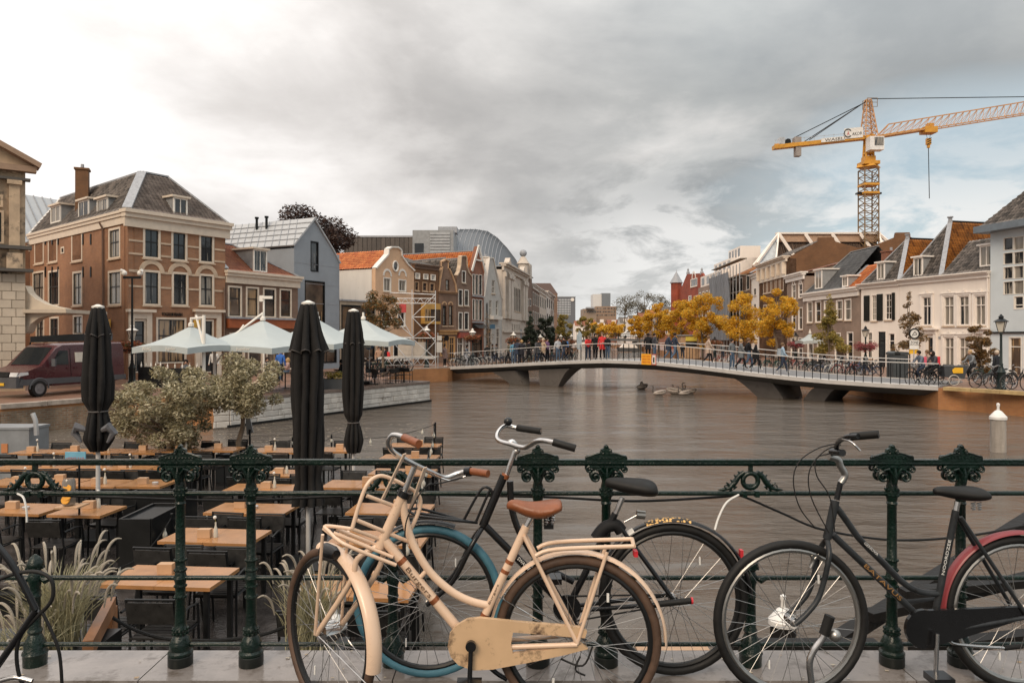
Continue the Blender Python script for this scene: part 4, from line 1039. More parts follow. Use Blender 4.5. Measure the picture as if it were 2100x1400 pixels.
for i in range(k):m=MB();m.box(((xa+xb)/2+.8,83.95,zt_-.4-i*.34),(xb-xa-2.4,.12,.26));m.build('slat',mat('pale grey slat',(.36,.375,.385),.5),hh)
m=MB();m.box((xa+.75,83.93,zt_-3.0),(1.0,.1,3.0));m.build('pane',M_pane,hh)
m=MB();m.box((xa+3.8,87,zt_+.35),(2.2,2,.7));m.build('roof_plant',M_lead,hh)
dm=thing('zinc_dome','rounded standing seam zinc roof rising behind the gabled houses','building',(W(1000,500,96).x,96,1.05))
prof=[(923,474,90),(945,470,92),(975,470,94),(1000,474,96),(1020,487,98),(1040,508,100),(1058,532,102),(1072,560,103),(1080,590,104)]
m=MB();n=len(prof);P=[W(*p)for p in prof]
rows=7
for i,p in enumerate(P):
 for j in range(rows+1):
  t=j/rows*pi/2
  m.v.append((p.x-.8*cos(t),p.y+9*(sin(t)-1),p.z-(1-sin(t))*6.5))
for i in range(n-1):
 for j in range(rows):m.f.append((i*(rows+1)+j,(i+1)*(rows+1)+j,(i+1)*(rows+1)+j+1,i*(rows+1)+j+1))
V0=list(m.v);m.build('roof',mat('dark zinc dome',(.17,.18,.195),.5,metal=.1,var=.1,scale=.4),dm,smooth=True,angle=60)
for i in range(0,5):
 for s in range(3):
  if i+1>=n:continue
  pts=[]
  for j in range(rows+1):
   a=Vector(V0[i*(rows+1)+j]);b=Vector(V0[(i+1)*(rows+1)+j]);pts.append(a.lerp(b,s/3)+Vector((0,-.03,.03)))
  q=MB();q.tube(pts,.05,4);q.build('roof_seam',M_lead,dm)
m=MB();pts=[Vector((V0[i*(rows+1)][0],V0[i*(rows+1)][1],0))for i in range(n)]
for i in range(n-1):m.quad(pts[i]+Vector((0,0,1)),pts[i+1]+Vector((0,0,1)),Vector(V0[(i+1)*(rows+1)]),Vector(V0[i*(rows+1)]))
m.build('wall',M_zinc,dm)
# ---- sandstone civic building at the left edge, with blocks and porch canopy
fs=Fac(Vector((-33.0,25.4,0)),P2(52,33.6))
hs=thing('sandstone_building','weathered sandstone building with pediment, pilasters and rusticated base at left edge','building',(fs.B.x,fs.B.y,1.05))
M_yst=mat('weathered sandstone',(.50,.37,.25),.85,var=.25,scale=1.6,bump=.3,bscale=20,dirt=((.07,.06,.05),1.1,.52))
M_cstone=mat('cream limestone block',(.55,.46,.36),.8,var=.1,scale=2,objvar=.14)
zc1,zc2=fs.z(30,553),fs.z(30,352);zc3=fs.z(30,340)
wall(fs,hs,[(0,zc3),(fs.L,zc3)],M_yst,depth=12)
ap=fs.u(-90);m=MB();m.prism([fs.pt(0-.3,zc3+.0,.15),fs.pt(fs.L+.35,zc3,.15),fs.pt(ap,fs.z(0,268),.15)],-fs.n*.6);m.build('pediment',M_yst,hs)
m=MB();m.bar(fs.pt(fs.L+.55,zc3+.02,.2),fs.pt(ap,fs.z(0,262),.2),.9,.22);m.bar(fs.pt(-.6,zc3+.02,.2),fs.pt(ap,fs.z(0,262),.2),.9,.22);fs.slab(m,-.4,fs.L+.4,zc3-.28,zc3-.02,.0,.45);m.build('cornice',mat('stained cornice',(.33,.22,.15),.8),hs)
for xa_,xb_ in((18,40),(-40,-18)):
 m=MB();fs.slab(m,fs.u(xa_),fs.u(xb_),fs.z(30,520),fs.z(30,372),.003,.22);fs.slab(m,fs.u(xa_)-.08,fs.u(xb_)+.08,fs.z(30,380),fs.z(30,370),.221,.34);fs.slab(m,fs.u(xa_)-.1,fs.u(xb_)+.1,fs.z(30,552),fs.z(30,520),.002,.4);m.build('pilaster',M_yst,hs)
for x in(3,24,-30):m=MB();fs.slab(m,fs.u(x),fs.u(x+9),fs.z(30,356),fs.z(30,343),.003,.1);m.build('triglyph',M_yst,hs)
for ya,yb,o in((552,558,.55),(505,512,.45),(366,371,.35)):m=MB();fs.slab(m,.01,fs.L+o*.5,fs.z(30,yb),fs.z(30,ya),.004,o);m.build('string_course',mat('black weathered ledge',(.09,.08,.07),.8),hs)
for r in((-12,432,8,500),(-12,400,6,425)):window(fs,hs,r,M_yst,M_dark,M_pane,hole=False,sill=False,mid=.5)
zb,zt2=1.3,fs.z(30,562);rows=13;hh_=(zt2-zb)/rows
for r_ in range(rows):
 u=fs.L+.0;k=0
 while u>fs.L-3.4:
  w_=(.52 if(r_+k)%2 else .36)if k==0 else .52;u0=u-w_
  m=MB();fs.slab(m,u0+.012,u-.012,zb+hh_*r_+.012,zb+hh_*(r_+1)-.012,.0,.07+.02*random.random());m.build('stone_block',M_cstone if random.random()>.12 else M_tan,hs);u=u0;k+=1
c0_=fs.pt(fs.L,0,-.2);ex=Vector((1,.05,0)).normalized()
P=[(0,fs.z(52,585)),(.15,fs.z(52,600)),(.45,fs.z(52,612)),(.85,fs.z(52,622)),(1.3,fs.z(52,628)),(1.78,fs.z(52,632)),(1.78,fs.z(52,640)),(1.6,fs.z(52,645)),(1.1,fs.z(52,646)),(.6,fs.z(52,652)),(.25,fs.z(52,664)),(.1,fs.z(52,680)),(0,fs.z(52,684))]
m=MB();m.prism([c0_+ex*a+Vector((0,0,b))for a,b in P],Vector((0,.5,0)));m.build('porch_scroll',M_cstone,hs)
m=MB();m.box((c0_.x+.95,c0_.y+1.4,fs.z(52,638)),(2.2,3.4,.16));m.build('porch_canopy',M_cstone,hs)
# ------------------------------------------------------------------ buildings, right bank and far end
M_wh=mat('warm white plaster',(.80,.73,.66),.75,var=.05,scale=1.0,streak=True,dirt=((.60,.53,.46),.8,.64))
M_wh2=mat('cream white paint',(.80,.74,.68),.45,var=.05)
def RD(x):
 k=(x-CX)/F;A,Bv=P2(1765,62.0),P2(2030,50.0);e=(Bv-A).normalized();u=(k*A.y-A.x)/(e.x-k*e.y);return A.y+u*e.y
fg=Fac(P2(2031,50.0),P2(2310,RD(2310)))
hg=thing('modern_building','pale blue modern building with gridded windows at the right edge','building',(fg.A.x,fg.A.y,1.05))
M_pbl=mat('pale blue render',(.56,.62,.65),.7,var=.05,scale=1,dirt=((.42,.46,.48),.8,.64))
cols=[(2058,2078),(2079,2100),(2101,2124),(2125,2150)];rows=[(485,513),(516,542),(545,572),(575,604)]
for i,(a,b)in enumerate(cols):
 for(ya,yb)in rows:window(fg,hg,(a,ya+2-i*2.2,b,yb-.5-i*.6),M_white,M_white,M_pane_c if i%2 else M_pane,nx=0,mid=0,fw=.03,sill=False,sashw=.012)
window(fg,hg,(2079,606,2100,634),M_white,M_white,M_pane,nx=0,mid=.3,fw=.06,sill=False)
for a,b in((2069,2096),(2098,2130)):window(fg,hg,(a,690,b,778),M_white,M_white,M_pane_w,nx=0,mid=.78,fw=.08,sill=False,name='shop_window')
zt_=fg.z(2031,478);wall(fg,hg,[(0,zt_),(fg.L,zt_)],M_pbl,depth=10)
m=MB();fg.slab(m,-.5,fg.L,zt_,zt_+.45,-.2,.9);m.build('roof_beam',mat('blue grey steel beam',(.14,.17,.20),.5),hg)
m=MB();fg.slab(m,0,fg.L,fg.z(2050,683),fg.z(2050,680),.003,.12);m.build('ledge',M_black,hg)
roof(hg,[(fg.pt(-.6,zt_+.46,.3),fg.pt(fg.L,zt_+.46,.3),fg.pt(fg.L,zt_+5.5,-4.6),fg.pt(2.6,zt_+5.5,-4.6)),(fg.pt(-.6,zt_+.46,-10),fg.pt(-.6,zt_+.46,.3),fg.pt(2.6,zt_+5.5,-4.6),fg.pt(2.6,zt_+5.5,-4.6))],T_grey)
fa_=Fac(P2(1845,RD(1845)),P2(2030,50.05));ZC=7.93
hw=thing('wide_white_house','wide white plastered house with big rusty tiled roof and two dormers','house',(fa_.A.x,fa_.A.y,1.05))
for r in[(1890,607,1911,668),(1934,606,1958,668),(1965,605,1989,668),(1998,604,2023,668),(1935,690,1958,756),(1965,690,1989,756)]:
 window(fa_,hw,r,M_wh2,M_wh2,M_pane_c,nx=1,mid=.68,fw=.09,depth=.14)
 u0,u1,z0,z1=fa_.rect(*r);m=MB();g=.14
 fa_.slab(m,u0-g,u0-.003,z0-.1,z1+g,.002,.07);fa_.slab(m,u1+.003,u1+g,z0-.1,z1+g,.002,.07);fa_.slab(m,u0-.003,u1+.003,z1+.003,z1+g,.002,.07);fa_.slab(m,u0-g-.05,u1+g+.05,z1+g+.001,z1+g+.07,.002,.12)
 um=(u0+u1)/2
 for k in(-1,0,1):fa_.slab(m,um+k*.09-.035,um+k*.09+.035,z1+g+.075,z1+g+.2+(.05 if k==0 else 0),.02,.08)
 m.build('window_surround',M_wh2,hw)
for x0,x1 in((1902,1916),(2004,2018)):
 window(fa_,hw,(x0,690,x1,766),M_wh2,mat('brown door',(.16,.10,.05),.4),M_pane,nx=0,mid=.72,fw=.08,name='door',sill=False)
 u0,u1,z0,z1=fa_.rect(x0,690,x1,766);m=MB()
 fa_.slab(m,u0-.28,u0-.02,1.05,z1+.2,.003,.16);fa_.slab(m,u1+.02,u1+.28,1.05,z1+.2,.003,.16);fa_.slab(m,u0-.28,u1+.28,z1+.2,z1+.5,.003,.2);fa_.slab(m,u0-.45,u1+.45,z1+.501,z1+.62,.003,.42);m.build('door_surround',M_wh2,hw)
wall(fa_,hw,[(0,ZC-.3),(fa_.L,ZC-.3)],M_wh,depth=9)
cornice(fa_,hw,0,fa_.L,ZC-.42,ZC+.02,.42,M_wh2)
m=MB();fa_.slab(m,0,fa_.L,1.0,1.5,.002,.06);m.build('plinth',mat('grey plinth',(.12,.12,.12),.7),hw)
m=MB();m.tube([fa_.pt(fa_.L-.12,ZC-.3,.08),fa_.pt(fa_.L-.12,1.1,.08)],.045,6);m.build('downpipe',M_wh2,hw)
m=MB();fa_.slab(m,fa_.u(1925),fa_.u(1929),fa_.z(1927,695),fa_.z(1927,690),.0,.04);m.build('house_number',M_lead,hw)
def block_roof(root,f,u0,u1,ze,apx,depth,front,side,capm=M_lead,back=9):
 """hip at the front, ridge running back; apex given by photo point, found over the middle of the block"""
 um=(u0+u1)/2;P=f.pt(um,0,0)
 best=None
 for i in range(10,90):
  o=i*.1;p=f.pt(um,0,-o);x=CX+p.x*F/p.y
  if best is None or abs(x-apx[0])<best[0]:best=(abs(x-apx[0]),o,p)
 o,p=best[1],best[2];zr=ZY(apx[1],p.y)
 A,Bp,Cp,Dp=f.pt(u0,ze,.0),f.pt(u1,ze,.0),f.pt(u1,ze,-back),f.pt(u0,ze,-back);R0=f.pt(um,zr,-o);R1=f.pt(um,zr,-back)
 roof(root,[(A,Bp,R0,R0)],front)
 roof(root,[(Bp,Cp,R1,R0),(Dp,A,R0,R1)],side,amp=.025,th=.24,tw=.2)
 hipcap(root,[(A,R0),(Bp,R0)],capm,w=.32,h=.08);hipcap(root,[(R0,R1)],M_dark,w=.2)
 g=MB();g.lathe([(.16,zr-.1),(.16,zr+.3),(.24,zr+.32),(.24,zr+.4)],6,(R0.x,R0.y,0));g.build('finial',M_lead,root)
 return R0
block_roof(hw,fa_,.05,fa_.u(1930),ZC,(1949,455),9,T_grey,T_rust)
uq=fa_.u(1930)
roof(hw,[(fa_.pt(uq+.05,ZC,0),fa_.pt(fa_.L,ZC,0),fa_.pt(fa_.L,ZC+2.6,-2.6),fa_.pt(uq+.05,ZC+2.6,-2.6)),(fa_.pt(fa_.L,ZC,-5.2),fa_.pt(uq+.05,ZC,-5.2),fa_.pt(uq+.05,ZC+2.6,-2.6),fa_.pt(fa_.L,ZC+2.6,-2.6))],T_grey)
M_gb=MATS['grey painted board']
dormer(hw,fa_,1874,528,1893,566,out=-.15,back=2.4,side=M_gb,frame=M_wh2,cap=M_wh2);dormer(hw,fa_,2010,503,2037,546,out=-.35,back=2.2,side=M_gb,frame=M_wh2,cap=M_wh2)
fb=Fac(P2(1766,RD(1766)),P2(1844.6,RD(1844.6)))
hb2=thing('shuttered_white_house','small white house with open dark green shutters and one dormer','house',(fb.A.x,fb.A.y,1.05))
M_shut=mat('dark green shutter',(.018,.022,.02),.4)
for r in[(1787,604,1799,658),(1815,601,1830,656)]:window(fb,hb2,r,M_wh2,M_wh2,M_pane_c,nx=1,ny=3,mid=0,fw=.07)
for r in[(1773,606,1784,658),(1799.5,603,1811,657),(1830.5,600,1836,656)]:
 m=MB();u0,u1,z0,z1=fb.rect(*r);fb.slab(m,u0,u1,z0,z1,.03,.09)
 for i in range(14):zz=z0+(z1-z0)*(i+.5)/14;fb.slab(m,u0+.06,u1-.06,zz-.02,zz+.03,.09,.105)
 m.build('shutter',M_shut,hb2)
for r in[(1778,680,1790,735),(1822,682,1836,735)]:window(fb,hb2,r,M_wh2,M_wh2,M_pane,nx=0,mid=.7,fw=.08)
window(fb,hb2,(1800,678,1818,757),M_wh2,M_black,M_pane,nx=0,mid=.75,fw=.08,name='door',sill=False)
wall(fb,hb2,[(0,ZC-.3),(fb.L,ZC-.3)],M_wh,depth=9);cornice(fb,hb2,-.1,fb.L,ZC-.45,ZC-.05,.42,M_wh2)
block_roof(hb2,fb,.0,fb.L,ZC-.05,(1862,490),9,T_grey,T_rust)
dormer(hb2,fb,1799,539,1815,573,out=-.2,back=2.2,side=M_gb,frame=M_wh2,cap=M_wh2)
fc=Fac(P2(1650,73.2),P2(1765,62.1))
hc=thing('brown_terrace_house','two storey brown plastered house with slate roof beside the shuttered white house','house',(fc.A.x,fc.A.y,1.05))
for r in[(1655,618,1666.5,662),(1672,617,1684,661),(1690,616,1702,660),(1715,615,1728,656),(1732,613,1746,657)]:window(fc,hc,r,M_wh2,M_wh2,M_pane_c,nx=0,mid=.55,fw=.09)
for r in[(1656,690,1668,735),(1676,688,1688,742),(1712,682,1724,738),(1737,680,1750,745)]:window(fc,hc,r,M_wh2,M_wh2,M_pane,nx=0,mid=.7,fw=.09,sill=False)
wall(fc,hc,[(0,7.3),(fc.L,7.3)],B_grey,depth=8);cornice(fc,hc,-.1,fc.L-.2,6.95,7.75,.4,M_wh2)
sl_=tile_mat('slate tiles',(.11,.115,.12),(.17,.175,.18),moss=(.07,.07,.065));
za=ZY(527,74)
roof(hc,[(fc.pt(0,7.7,0),fc.pt(fc.L-3.2,7.7,0),fc.pt(fc.L-3.2,za,-3.2),fc.pt(3.0,za,-3.2))],sl_,amp=.015,th=.3,tw=.34)
roof(hc,[(fc.pt(0,7.7,-7),fc.pt(0,7.7,0),fc.pt(3,za,-3.2),fc.pt(3,za,-3.2)),(fc.pt(fc.L-3.2,7.7,-7),fc.pt(0,7.7,-7),fc.pt(3,za,-3.2),fc.pt(fc.L-3.2,za,-3.2))],sl_,amp=.015,tw=.34)
hipcap(hc,[(fc.pt(0,7.7,0),fc.pt(3,za,-3.2))],mat('grey hip tiles',(.22,.22,.22),.6),w=.3);hipcap(hc,[(fc.pt(3,za,-3.2),fc.pt(fc.L-3.2,za,-3.2))],MATS['grey hip tiles'],w=.25)
zo=ZY(547,66)
roof(hc,[(fc.pt(fc.L-3.1,7.6,0),fc.pt(fc.L+.2,7.6,0),fc.pt(fc.L+.2,zo,-2.2),fc.pt(fc.L-3.1,zo,-2.2))],T_orange);hipcap(hc,[(fc.pt(fc.L-3.1,7.7,0),fc.pt(fc.L-3.1,zo,-2.2))],w=.5)
dormer(hc,fc,1672,554,1686,592,out=-.2,back=2.0,side=M_gb,frame=M_wh2,cap=M_wh2);dormer(hc,fc,1728,567,1739,588,out=-.1,back=1.6,side=M_gb,frame=M_wh2,cap=M_wh2)
chimney(hc,fc.pt(fc.u(1752),0,-3.2),1.4,.7,9.2,ZY(527,67),B_red,rz=.2)
m=MB();m.add([fc.pt(fc.L,1.0,-.02),fc.pt(fc.L,7.6,-.02),fc.pt(fc.L,7.6,-3),fc.pt(fc.L,1.0,-3)],[(0,1,2,3)]);m.uv=[(0,0),(0,7),(3,7),(3,0)];m.build('side_wall',B_orange,hc)
fd=Fac(P2(1614,78.8),P2(1649.5,73.3))
hd=thing('narrow_brick_house','narrow brown brick house with white cornice and arched paired windows','house',(fd.A.x,fd.A.y,1.05))
for r in[(1624,583,1632.5,613),(1637.5,581,1646,611),(1624,630,1632.5,677),(1637.5,630,1646,676),(1622,692,1631,735),(1637,692,1646,740)]:window(fd,hd,r,M_wh2,M_wh2,M_pane,nx=0,mid=.55,fw=.08)
zt_=fd.z(1632,570)
for xc,y in((1628,583),(1641.7,581)):arch_band(fd,hd,fd.u(xc),fd.z(xc,y),.28,.42,material=M_wh2,n=8)
wall(fd,hd,[(0,zt_),(fd.L,zt_)],B_grey,depth=9);cornice(fd,hd,-.1,fd.L+.1,zt_-.3,zt_+.45,.45,M_wh2)
roof_side(hd,fd,zt_+.3,ZY(547,77),7,T_red,hl=1.2,wallm=B_grey)
fe=Fac(P2(1557,90.0),P2(1613.5,79.0))
he=thing('tall_brown_house','tall brown house with cream frieze, five windows and blank stepped side wall','house',(fe.A.x,fe.A.y,1.05))
for i in range(5):
 x0=1565.5+i*8.7;window(fe,he,(x0,572-i*2.6,x0+6.8,602-i*1.6),M_cream,M_cream,M_pane_c,nx=0,mid=.6,fw=.1)
 window(fe,he,(x0,625-i*1.2,x0+6.8,660-i*.6),M_cream,M_cream,M_pane,nx=0,mid=.6,fw=.1)
zt_=fe.z(1585,540);wall(fe,he,[(0,zt_),(fe.L,zt_)],B_dull,depth=1)
cornice(fe,he,-.1,fe.L+.2,zt_-.3,zt_+.3,.6,M_cream)
m=MB();fe.slab(m,.2,fe.L-.2,zt_-1.9,zt_-.31,.003,.12);m.build('frieze',M_cream,he)
for i in range(6):u=.4+(fe.L-.8)*i/5;m=MB();fe.slab(m,u-.15,u+.15,zt_-1.6,zt_-.32,.121,.45);m.build('bracket',M_cream,he)
sd=Fac(fe.B,fe.B-fe.n*17)
topw=[(0,zt_),(3.2,ZY(498,80)),(3.3,ZY(490,80)),(4.9,ZY(490,80)),(5.0,ZY(498,80)),(7.4,ZY(514,81)),(9.0,ZY(512,82)),(11.2,ZY(498,83)),(11.3,ZY(489,83)),(12.7,ZY(489,83)),(12.8,ZY(498,83)),(17,ZY(530,84))]
wall(sd,he,topw,B_orange,depth=fe.L,side_top=zt_-1)
roof(he,[(fe.pt(0,zt_+.2,0),fe.pt(fe.L,zt_+.2,0),fe.pt(fe.L,ZY(498,81),-3.5),fe.pt(0,ZY(498,81),-3.5))],T_grey)
ff=Fac(P2(1541,94.5),P2(1556.5,90.2));hf=thing('slim_white_house','slim white house just left of the tall brown house','house',(ff.A.x,ff.A.y,1.05))
for ya,yb in((590,606),(622,645)):window(ff,hf,(1546,ya,1551,yb),M_wh2,M_dark,fw=.1)
zt_=ff.z(1549,570);wall(ff,hf,[(0,zt_),(ff.L,zt_)],M_wh,depth=9);cornice(ff,hf,0,ff.L,zt_,zt_+.5,.4,M_wh2);roof_side(hf,ff,zt_+.4,ZY(536,96),9,T_grey,wallm=M_wh)
fh=Fac(P2(1478,112.0),P2(1540.5,94.8));hh2=thing('netted_house','house wrapped in grey scaffold netting under an orange brown hipped roof','house',(fh.A.x,fh.A.y,1.05))
zt_=fh.z(1500,572)
for i in range(5):
 for zz in(3.5,6.6,9.6):u=fh.L*(i+.3)/5;window(fh,hh2,(u,u+1.6,zz,zz+1.9),M_wh2,M_dark,px=False,fw=.1)
wall(fh,hh2,[(0,zt_),(fh.L,zt_)],B_dull,depth=11)
roof_side(hh2,fh,zt_-.1,ZY(538,108),11,T_rust,hl=4,hr=4)
sc=thing('scaffold_netting','grey dust netting hung on scaffold poles in front of the brick house','scaffold',(fh.A.x,fh.A.y,1.05))
M_net=mat('grey scaffold net',(.17,.18,.20),.9,var=.25,scale=.8,streak=True)
m=MB();k=24;g=Fac(fh.A,fh.B);vs=[]
for i in range(k+1):
 for j in range(9):
  u=fh.L*.72*i/k;z=3.0+(zt_-2.4)*j/8;vs.append(g.pt(u,z,1.6+.12*sin(i*2.1+j)+.08*random.random()))
m.add(vs,[(i*9+j,(i+1)*9+j,(i+1)*9+j+1,i*9+j+1)for i in range(k)for j in range(8)]);m.build('net',M_net,sc)
for i in range(11):u=fh.L*i/10;m=MB();m.tube([g.pt(u,1.05,1.45),g.pt(u,zt_+1.2,1.45)],.07,5);m.build('scaffold_pole',M_galv,sc)
for j in range(6):z=3+j*2.1;m=MB();g.slab(m,0,fh.L,z,z+.08,.5,1.4);m.build('scaffold_board',mat('grey board',(.25,.22,.18),.8),sc)
fi=Fac(P2(1432,128.0),P2(1477.5,112.3));hi_=thing('white_top_house','brown row house with white recessed top storeys and balconies','house',(fi.A.x,fi.A.y,1.05))
zt_=fi.z(1455,584)
for i in range(6):
 for zz in(zt_-2.9,zt_-6.2,zt_-9.3):
  if zz>1.5:u=fi.L*(i+.25)/6;window(fi,hi_,(u,u+1.5,zz,zz+2.1),M_wh2,M_dark,random.choice([M_pane,M_pane_c]),px=False,fw=.12)
wall(fi,hi_,[(0,zt_),(fi.L,zt_)],B_grey,depth=12)
for(u0,u1,dz,o)in((fi.L*.0,fi.L*.95,1.9,-.4),(fi.L*.30,fi.L,3.6,-1.6),(fi.L*.55,fi.L*1.0,5.4,-3.0)):
 m=MB();fi.slab(m,u0,u1,zt_-.05,zt_+dz,-6,o);r_=m.build('penthouse',M_wh,hi_)
 for i in range(4):u=u0+(u1-u0)*(i+.25)/4;q=MB();fi.slab(q,u,u+(u1-u0)*.13,zt_+dz-1.5,zt_+dz-.3,o+.002,o+.03);q.build('pane',M_pane,hi_)
fr=Fac(P2(1388,150.0),P2(1446,129.0));hr=thing('red_turret_house','red brick gabled house with pointed grey corner turret above yellow trees','house',(fr.A.x,fr.A.y,1.05))
tp=[(1388,596),(1398,588),(1407,566),(1409,562),(1440,560),(1446,572)]
B_vred=brick_mat('bright red brick',(.30,.075,.045),(.24,.06,.04),(.20,.08,.06))
window(fr,hr,(1416,571,1430,588),M_wh2,M_wh2,M_pane,nx=2,mid=0,fw=.15)
for xx in(1412,1424,1434):window(fr,hr,(xx,606,xx+6,622),M_wh2,M_wh2,M_pane,nx=1,mid=0,fw=.15)
top=[(fr.u(x),fr.z(x,y))for x,y in tp];top[0]=(0,top[0][1]);top[-1]=(fr.L,top[-1][1]);wall(fr,hr,top,B_vred,depth=12,side_top=top[0][1])
arch_band(fr,hr,fr.u(1423),fr.z(1423,571),1.0,1.4,material=M_wh2)
for x in(1409,1437):q=fr.pt(fr.u(x),fr.z(x,561),-.2);m=MB();m.lathe([(.32,-.2),(.32,.3),(.16,.5),(.2,.8),(.02,1.1)],8,tuple(q));m.build('finial',M_lead,hr)
q=fr.pt(.9,0,.3);m=MB();m.lathe([(1.1,1.0),(1.1,ZY(582,149)),(1.3,ZY(581,149)+.1)],8,(q.x,q.y,0));m.uv=[(v[0]+v[1],v[2])for v in m.v];t_=m.build('turret',B_vred,hr)
m=MB();m.lathe([(1.35,ZY(581,149)+.1),(.05,ZY(557,149)),(.03,ZY(553,149))],8,(q.x,q.y,0));m.build('spire',M_lead,t_)
D0=112;hx=thing('stripped_roof_hall','large hall roof stripped to brown battens inside white steel frames','building',(W(1700,500,D0).x,D0,1.05))
xl,xr=W(1597,478,D0).x,W(1803,478,D0).x;zt_=ZY(478,D0);zb_=ZY(545,D0)
m=MB();m.box(((xl+xr)/2+1,D0+8,(1+zb_)/2),(xr-xl+10,16,zb_-1));m.uv=[(v[0]+v[1],v[2])for v in m.v];m.build('wall',B_orange,hx)
m=MB();m.box(((xl+xr)/2,D0+.4,zt_),(xr-xl+.5,.9,.25));m.build('roof_edge',M_wh,hx)
m=MB();m.box(((xl+xr)/2,D0+.55,zt_-.72),(xr-xl,.5,1.1));m.build('ridge_board',mat('tan board',(.42,.28,.19),.8),hx)
M_bat=mat('weathered brown battens',(.10,.065,.045),.9,var=.4,scale=6,objvar=.35)
m=MB();m.quad((xl,D0+.9,zt_-1.2),(xr,D0+.9,zt_-1.2),(xr+1.6,D0-.8,zb_),(xl-1.6,D0-.8,zb_));m.build('roof',mat('dark brown roof felt',(.075,.05,.038),.9),hx)
for i in range(90):
 x=xl+(xr-xl)*(i+random.uniform(-.3,.3))/90;m=MB();s_=random.uniform(-.35,.35);t0=random.uniform(0,.15)
 m.bar((x,D0+.78-1.7*t0,zt_-1.25-t0*3.4),(x+s_,D0-.9,zb_+random.uniform(0,.9)),.09,.09);m.build('batten',M_bat,hx)
for x in(1597,1651,1706,1764,1800):
 p=W(x,479,D0);m=MB();m.bar((p.x,p.y-.2,p.z-.1),(p.x+(1.9 if x<1790 else 3.2),p.y-1.9,ZY(534,D0)),.28,.4);m.build('steel_frame',M_wh,hx)
for x1,y1,x2,y2 in((1597,479,1545,545),(1594,483,1553,540),(1803,479,1843,512),(1800,486,1830,520),(1597,479,1592,530),(1803,479,1812,520)):
 m=MB();m.bar(W(x1,y1,D0),W(x2,y2,D0-4),.22,.32);m.build('steel_frame',M_wh,hx)
m=MB();m.add([W(1592,486,D0+.5),W(1556,538,D0-3),W(1592,538,D0-3)],[(0,1,2)]);m.build('glazing',mat('pale glazing',(.45,.48,.50),.2),hx)
# ---- far end of the canal
hq,xa,xb,zt_=boxhouse('hotel_block','grey high block with rows of pale windows and round white sign',1137,1180,609,420,18,mat('dark grey cladding',(.13,.14,.155),.6))
for r_ in range(7):
 for c_ in range(10):
  m=MB();m.box((xa+1.0+c_*.87,419.9,zt_-1.6-r_*1.35),(.5,.1,.9));m.build('window',mat('pale far window',(.5,.52,.54),.3),hq)
m=MB();m.lathe([(1.0,0),(1.0,.3)],14,M=Matrix.Translation((xb-1.7,419.8,zt_-1.5))@Matrix.Rotation(radians(90),4,'X'));m.build('round_sign',M_white,hq)
m=MB();m.box(((xa+xb)/2,429,zt_+.15),(xb-xa+.4,18.4,.3));m.build('roof_edge',M_lead,hq)
ht,xa,xb,zt_=boxhouse('office_tower','pale tower block with one dark grey half far down the canal',1216,1234,603,700,20,mat('pale tower panel',(.62,.60,.58),.6))
m=MB();a_,b_=W(1234,601,699),W(1252,601,699);m.box(((a_.x+b_.x)/2,709,(a_.z+1)/2),(b_.x-a_.x,20,a_.z-1));m.build('dark_half',mat('slate grey tower panel',(.17,.185,.20),.5),ht)
hl,xa,xb,zt_=boxhouse('brown_office','long low brown office block beneath the distant tower',1222,1264,628,520,20,mat('tan far brick',(.30,.20,.14),.8))
for r_ in range(3):
 for c_ in range(12):m=MB();m.box((xa+1+c_*1.1,519.9,zt_-1.5-r_*2.3),(.6,.1,1.1));m.build('window',M_pane,hl)
hl2,xa,xb,zt_=boxhouse('flat_office','flat roofed brown block left of the long brown office',1196,1223,633,500,20,mat('far brown plaster',(.28,.21,.16),.8))
m=MB();m.box(((xa+xb)/2,499,zt_+.5),((xb-xa)*.6,6,1.0));m.build('roof_plant',M_lead,hl2)
for c_ in range(8):m=MB();m.box((xa+.8+c_*1.1,499.9,zt_-2.0),(.6,.1,1.1));m.build('window',M_pane,hl2)
far=[(1180,1200,668,657,260,M_wh,T_red,'white far house with low red roof at left end of the far bridge'),(1200,1222,664,655,300,B_dull,T_red,'brown far house behind the left end of the far bridge'),(1224,1246,662,650,330,M_wh,M_lead,'white flat fronted far house with grey roof below the brown office'),(1247,1272,664,655,310,B_red,T_red,'red brick far house beneath the bare trees'),(1273,1292,662,650,290,M_pale,T_grey,'grey far house with pointed roof above the white van'),(1293,1312,658,646,270,M_wh,T_grey,'white gabled far house right of the van'),(1313,1336,654,640,255,B_grey,T_red,'brown roofed far house with white dormers behind yellow trees'),(1337,1362,650,634,235,B_dull,T_rust,'rusty roofed far house left of the red turret house'),(1363,1387,648,628,215,B_red,T_grey,'dark roofed brick far house beside the red turret house')]
for x0,x1,ye,yr,D,wm,rm,lb in far:
 f=Fac(P2(x0,D),P2(x1,D));h=thing('far_house',lb,'house',(f.A.x,D,1.05),group='small houses at the far end of the canal')
 ze_=ZY(ye,D);n=3
 for i in range(n):
  for zz in(ze_-2.4,ze_-5.2):
   if zz>1.3:u=f.L*(i+.25)/n;window(f,h,(u,u+f.L/n*.5,zz,zz+1.7),M_wh2,M_dark,M_pane,px=False,fw=.12,sill=False)
 wall(f,h,[(0,ze_),(f.L,ze_)],wm,depth=10)
 if rm is M_lead:flatroof(h,f,ze_,10)
 else:roof_side(h,f,ze_,ZY(yr,D),10,rm,wallm=wm,tw=.5,th=.6)
 m=MB();f.slab(m,f.L*.35,f.L*.65,ze_+.3,ze_+1.6,-2.6,-.4);m.build('dormer',M_wh,h)
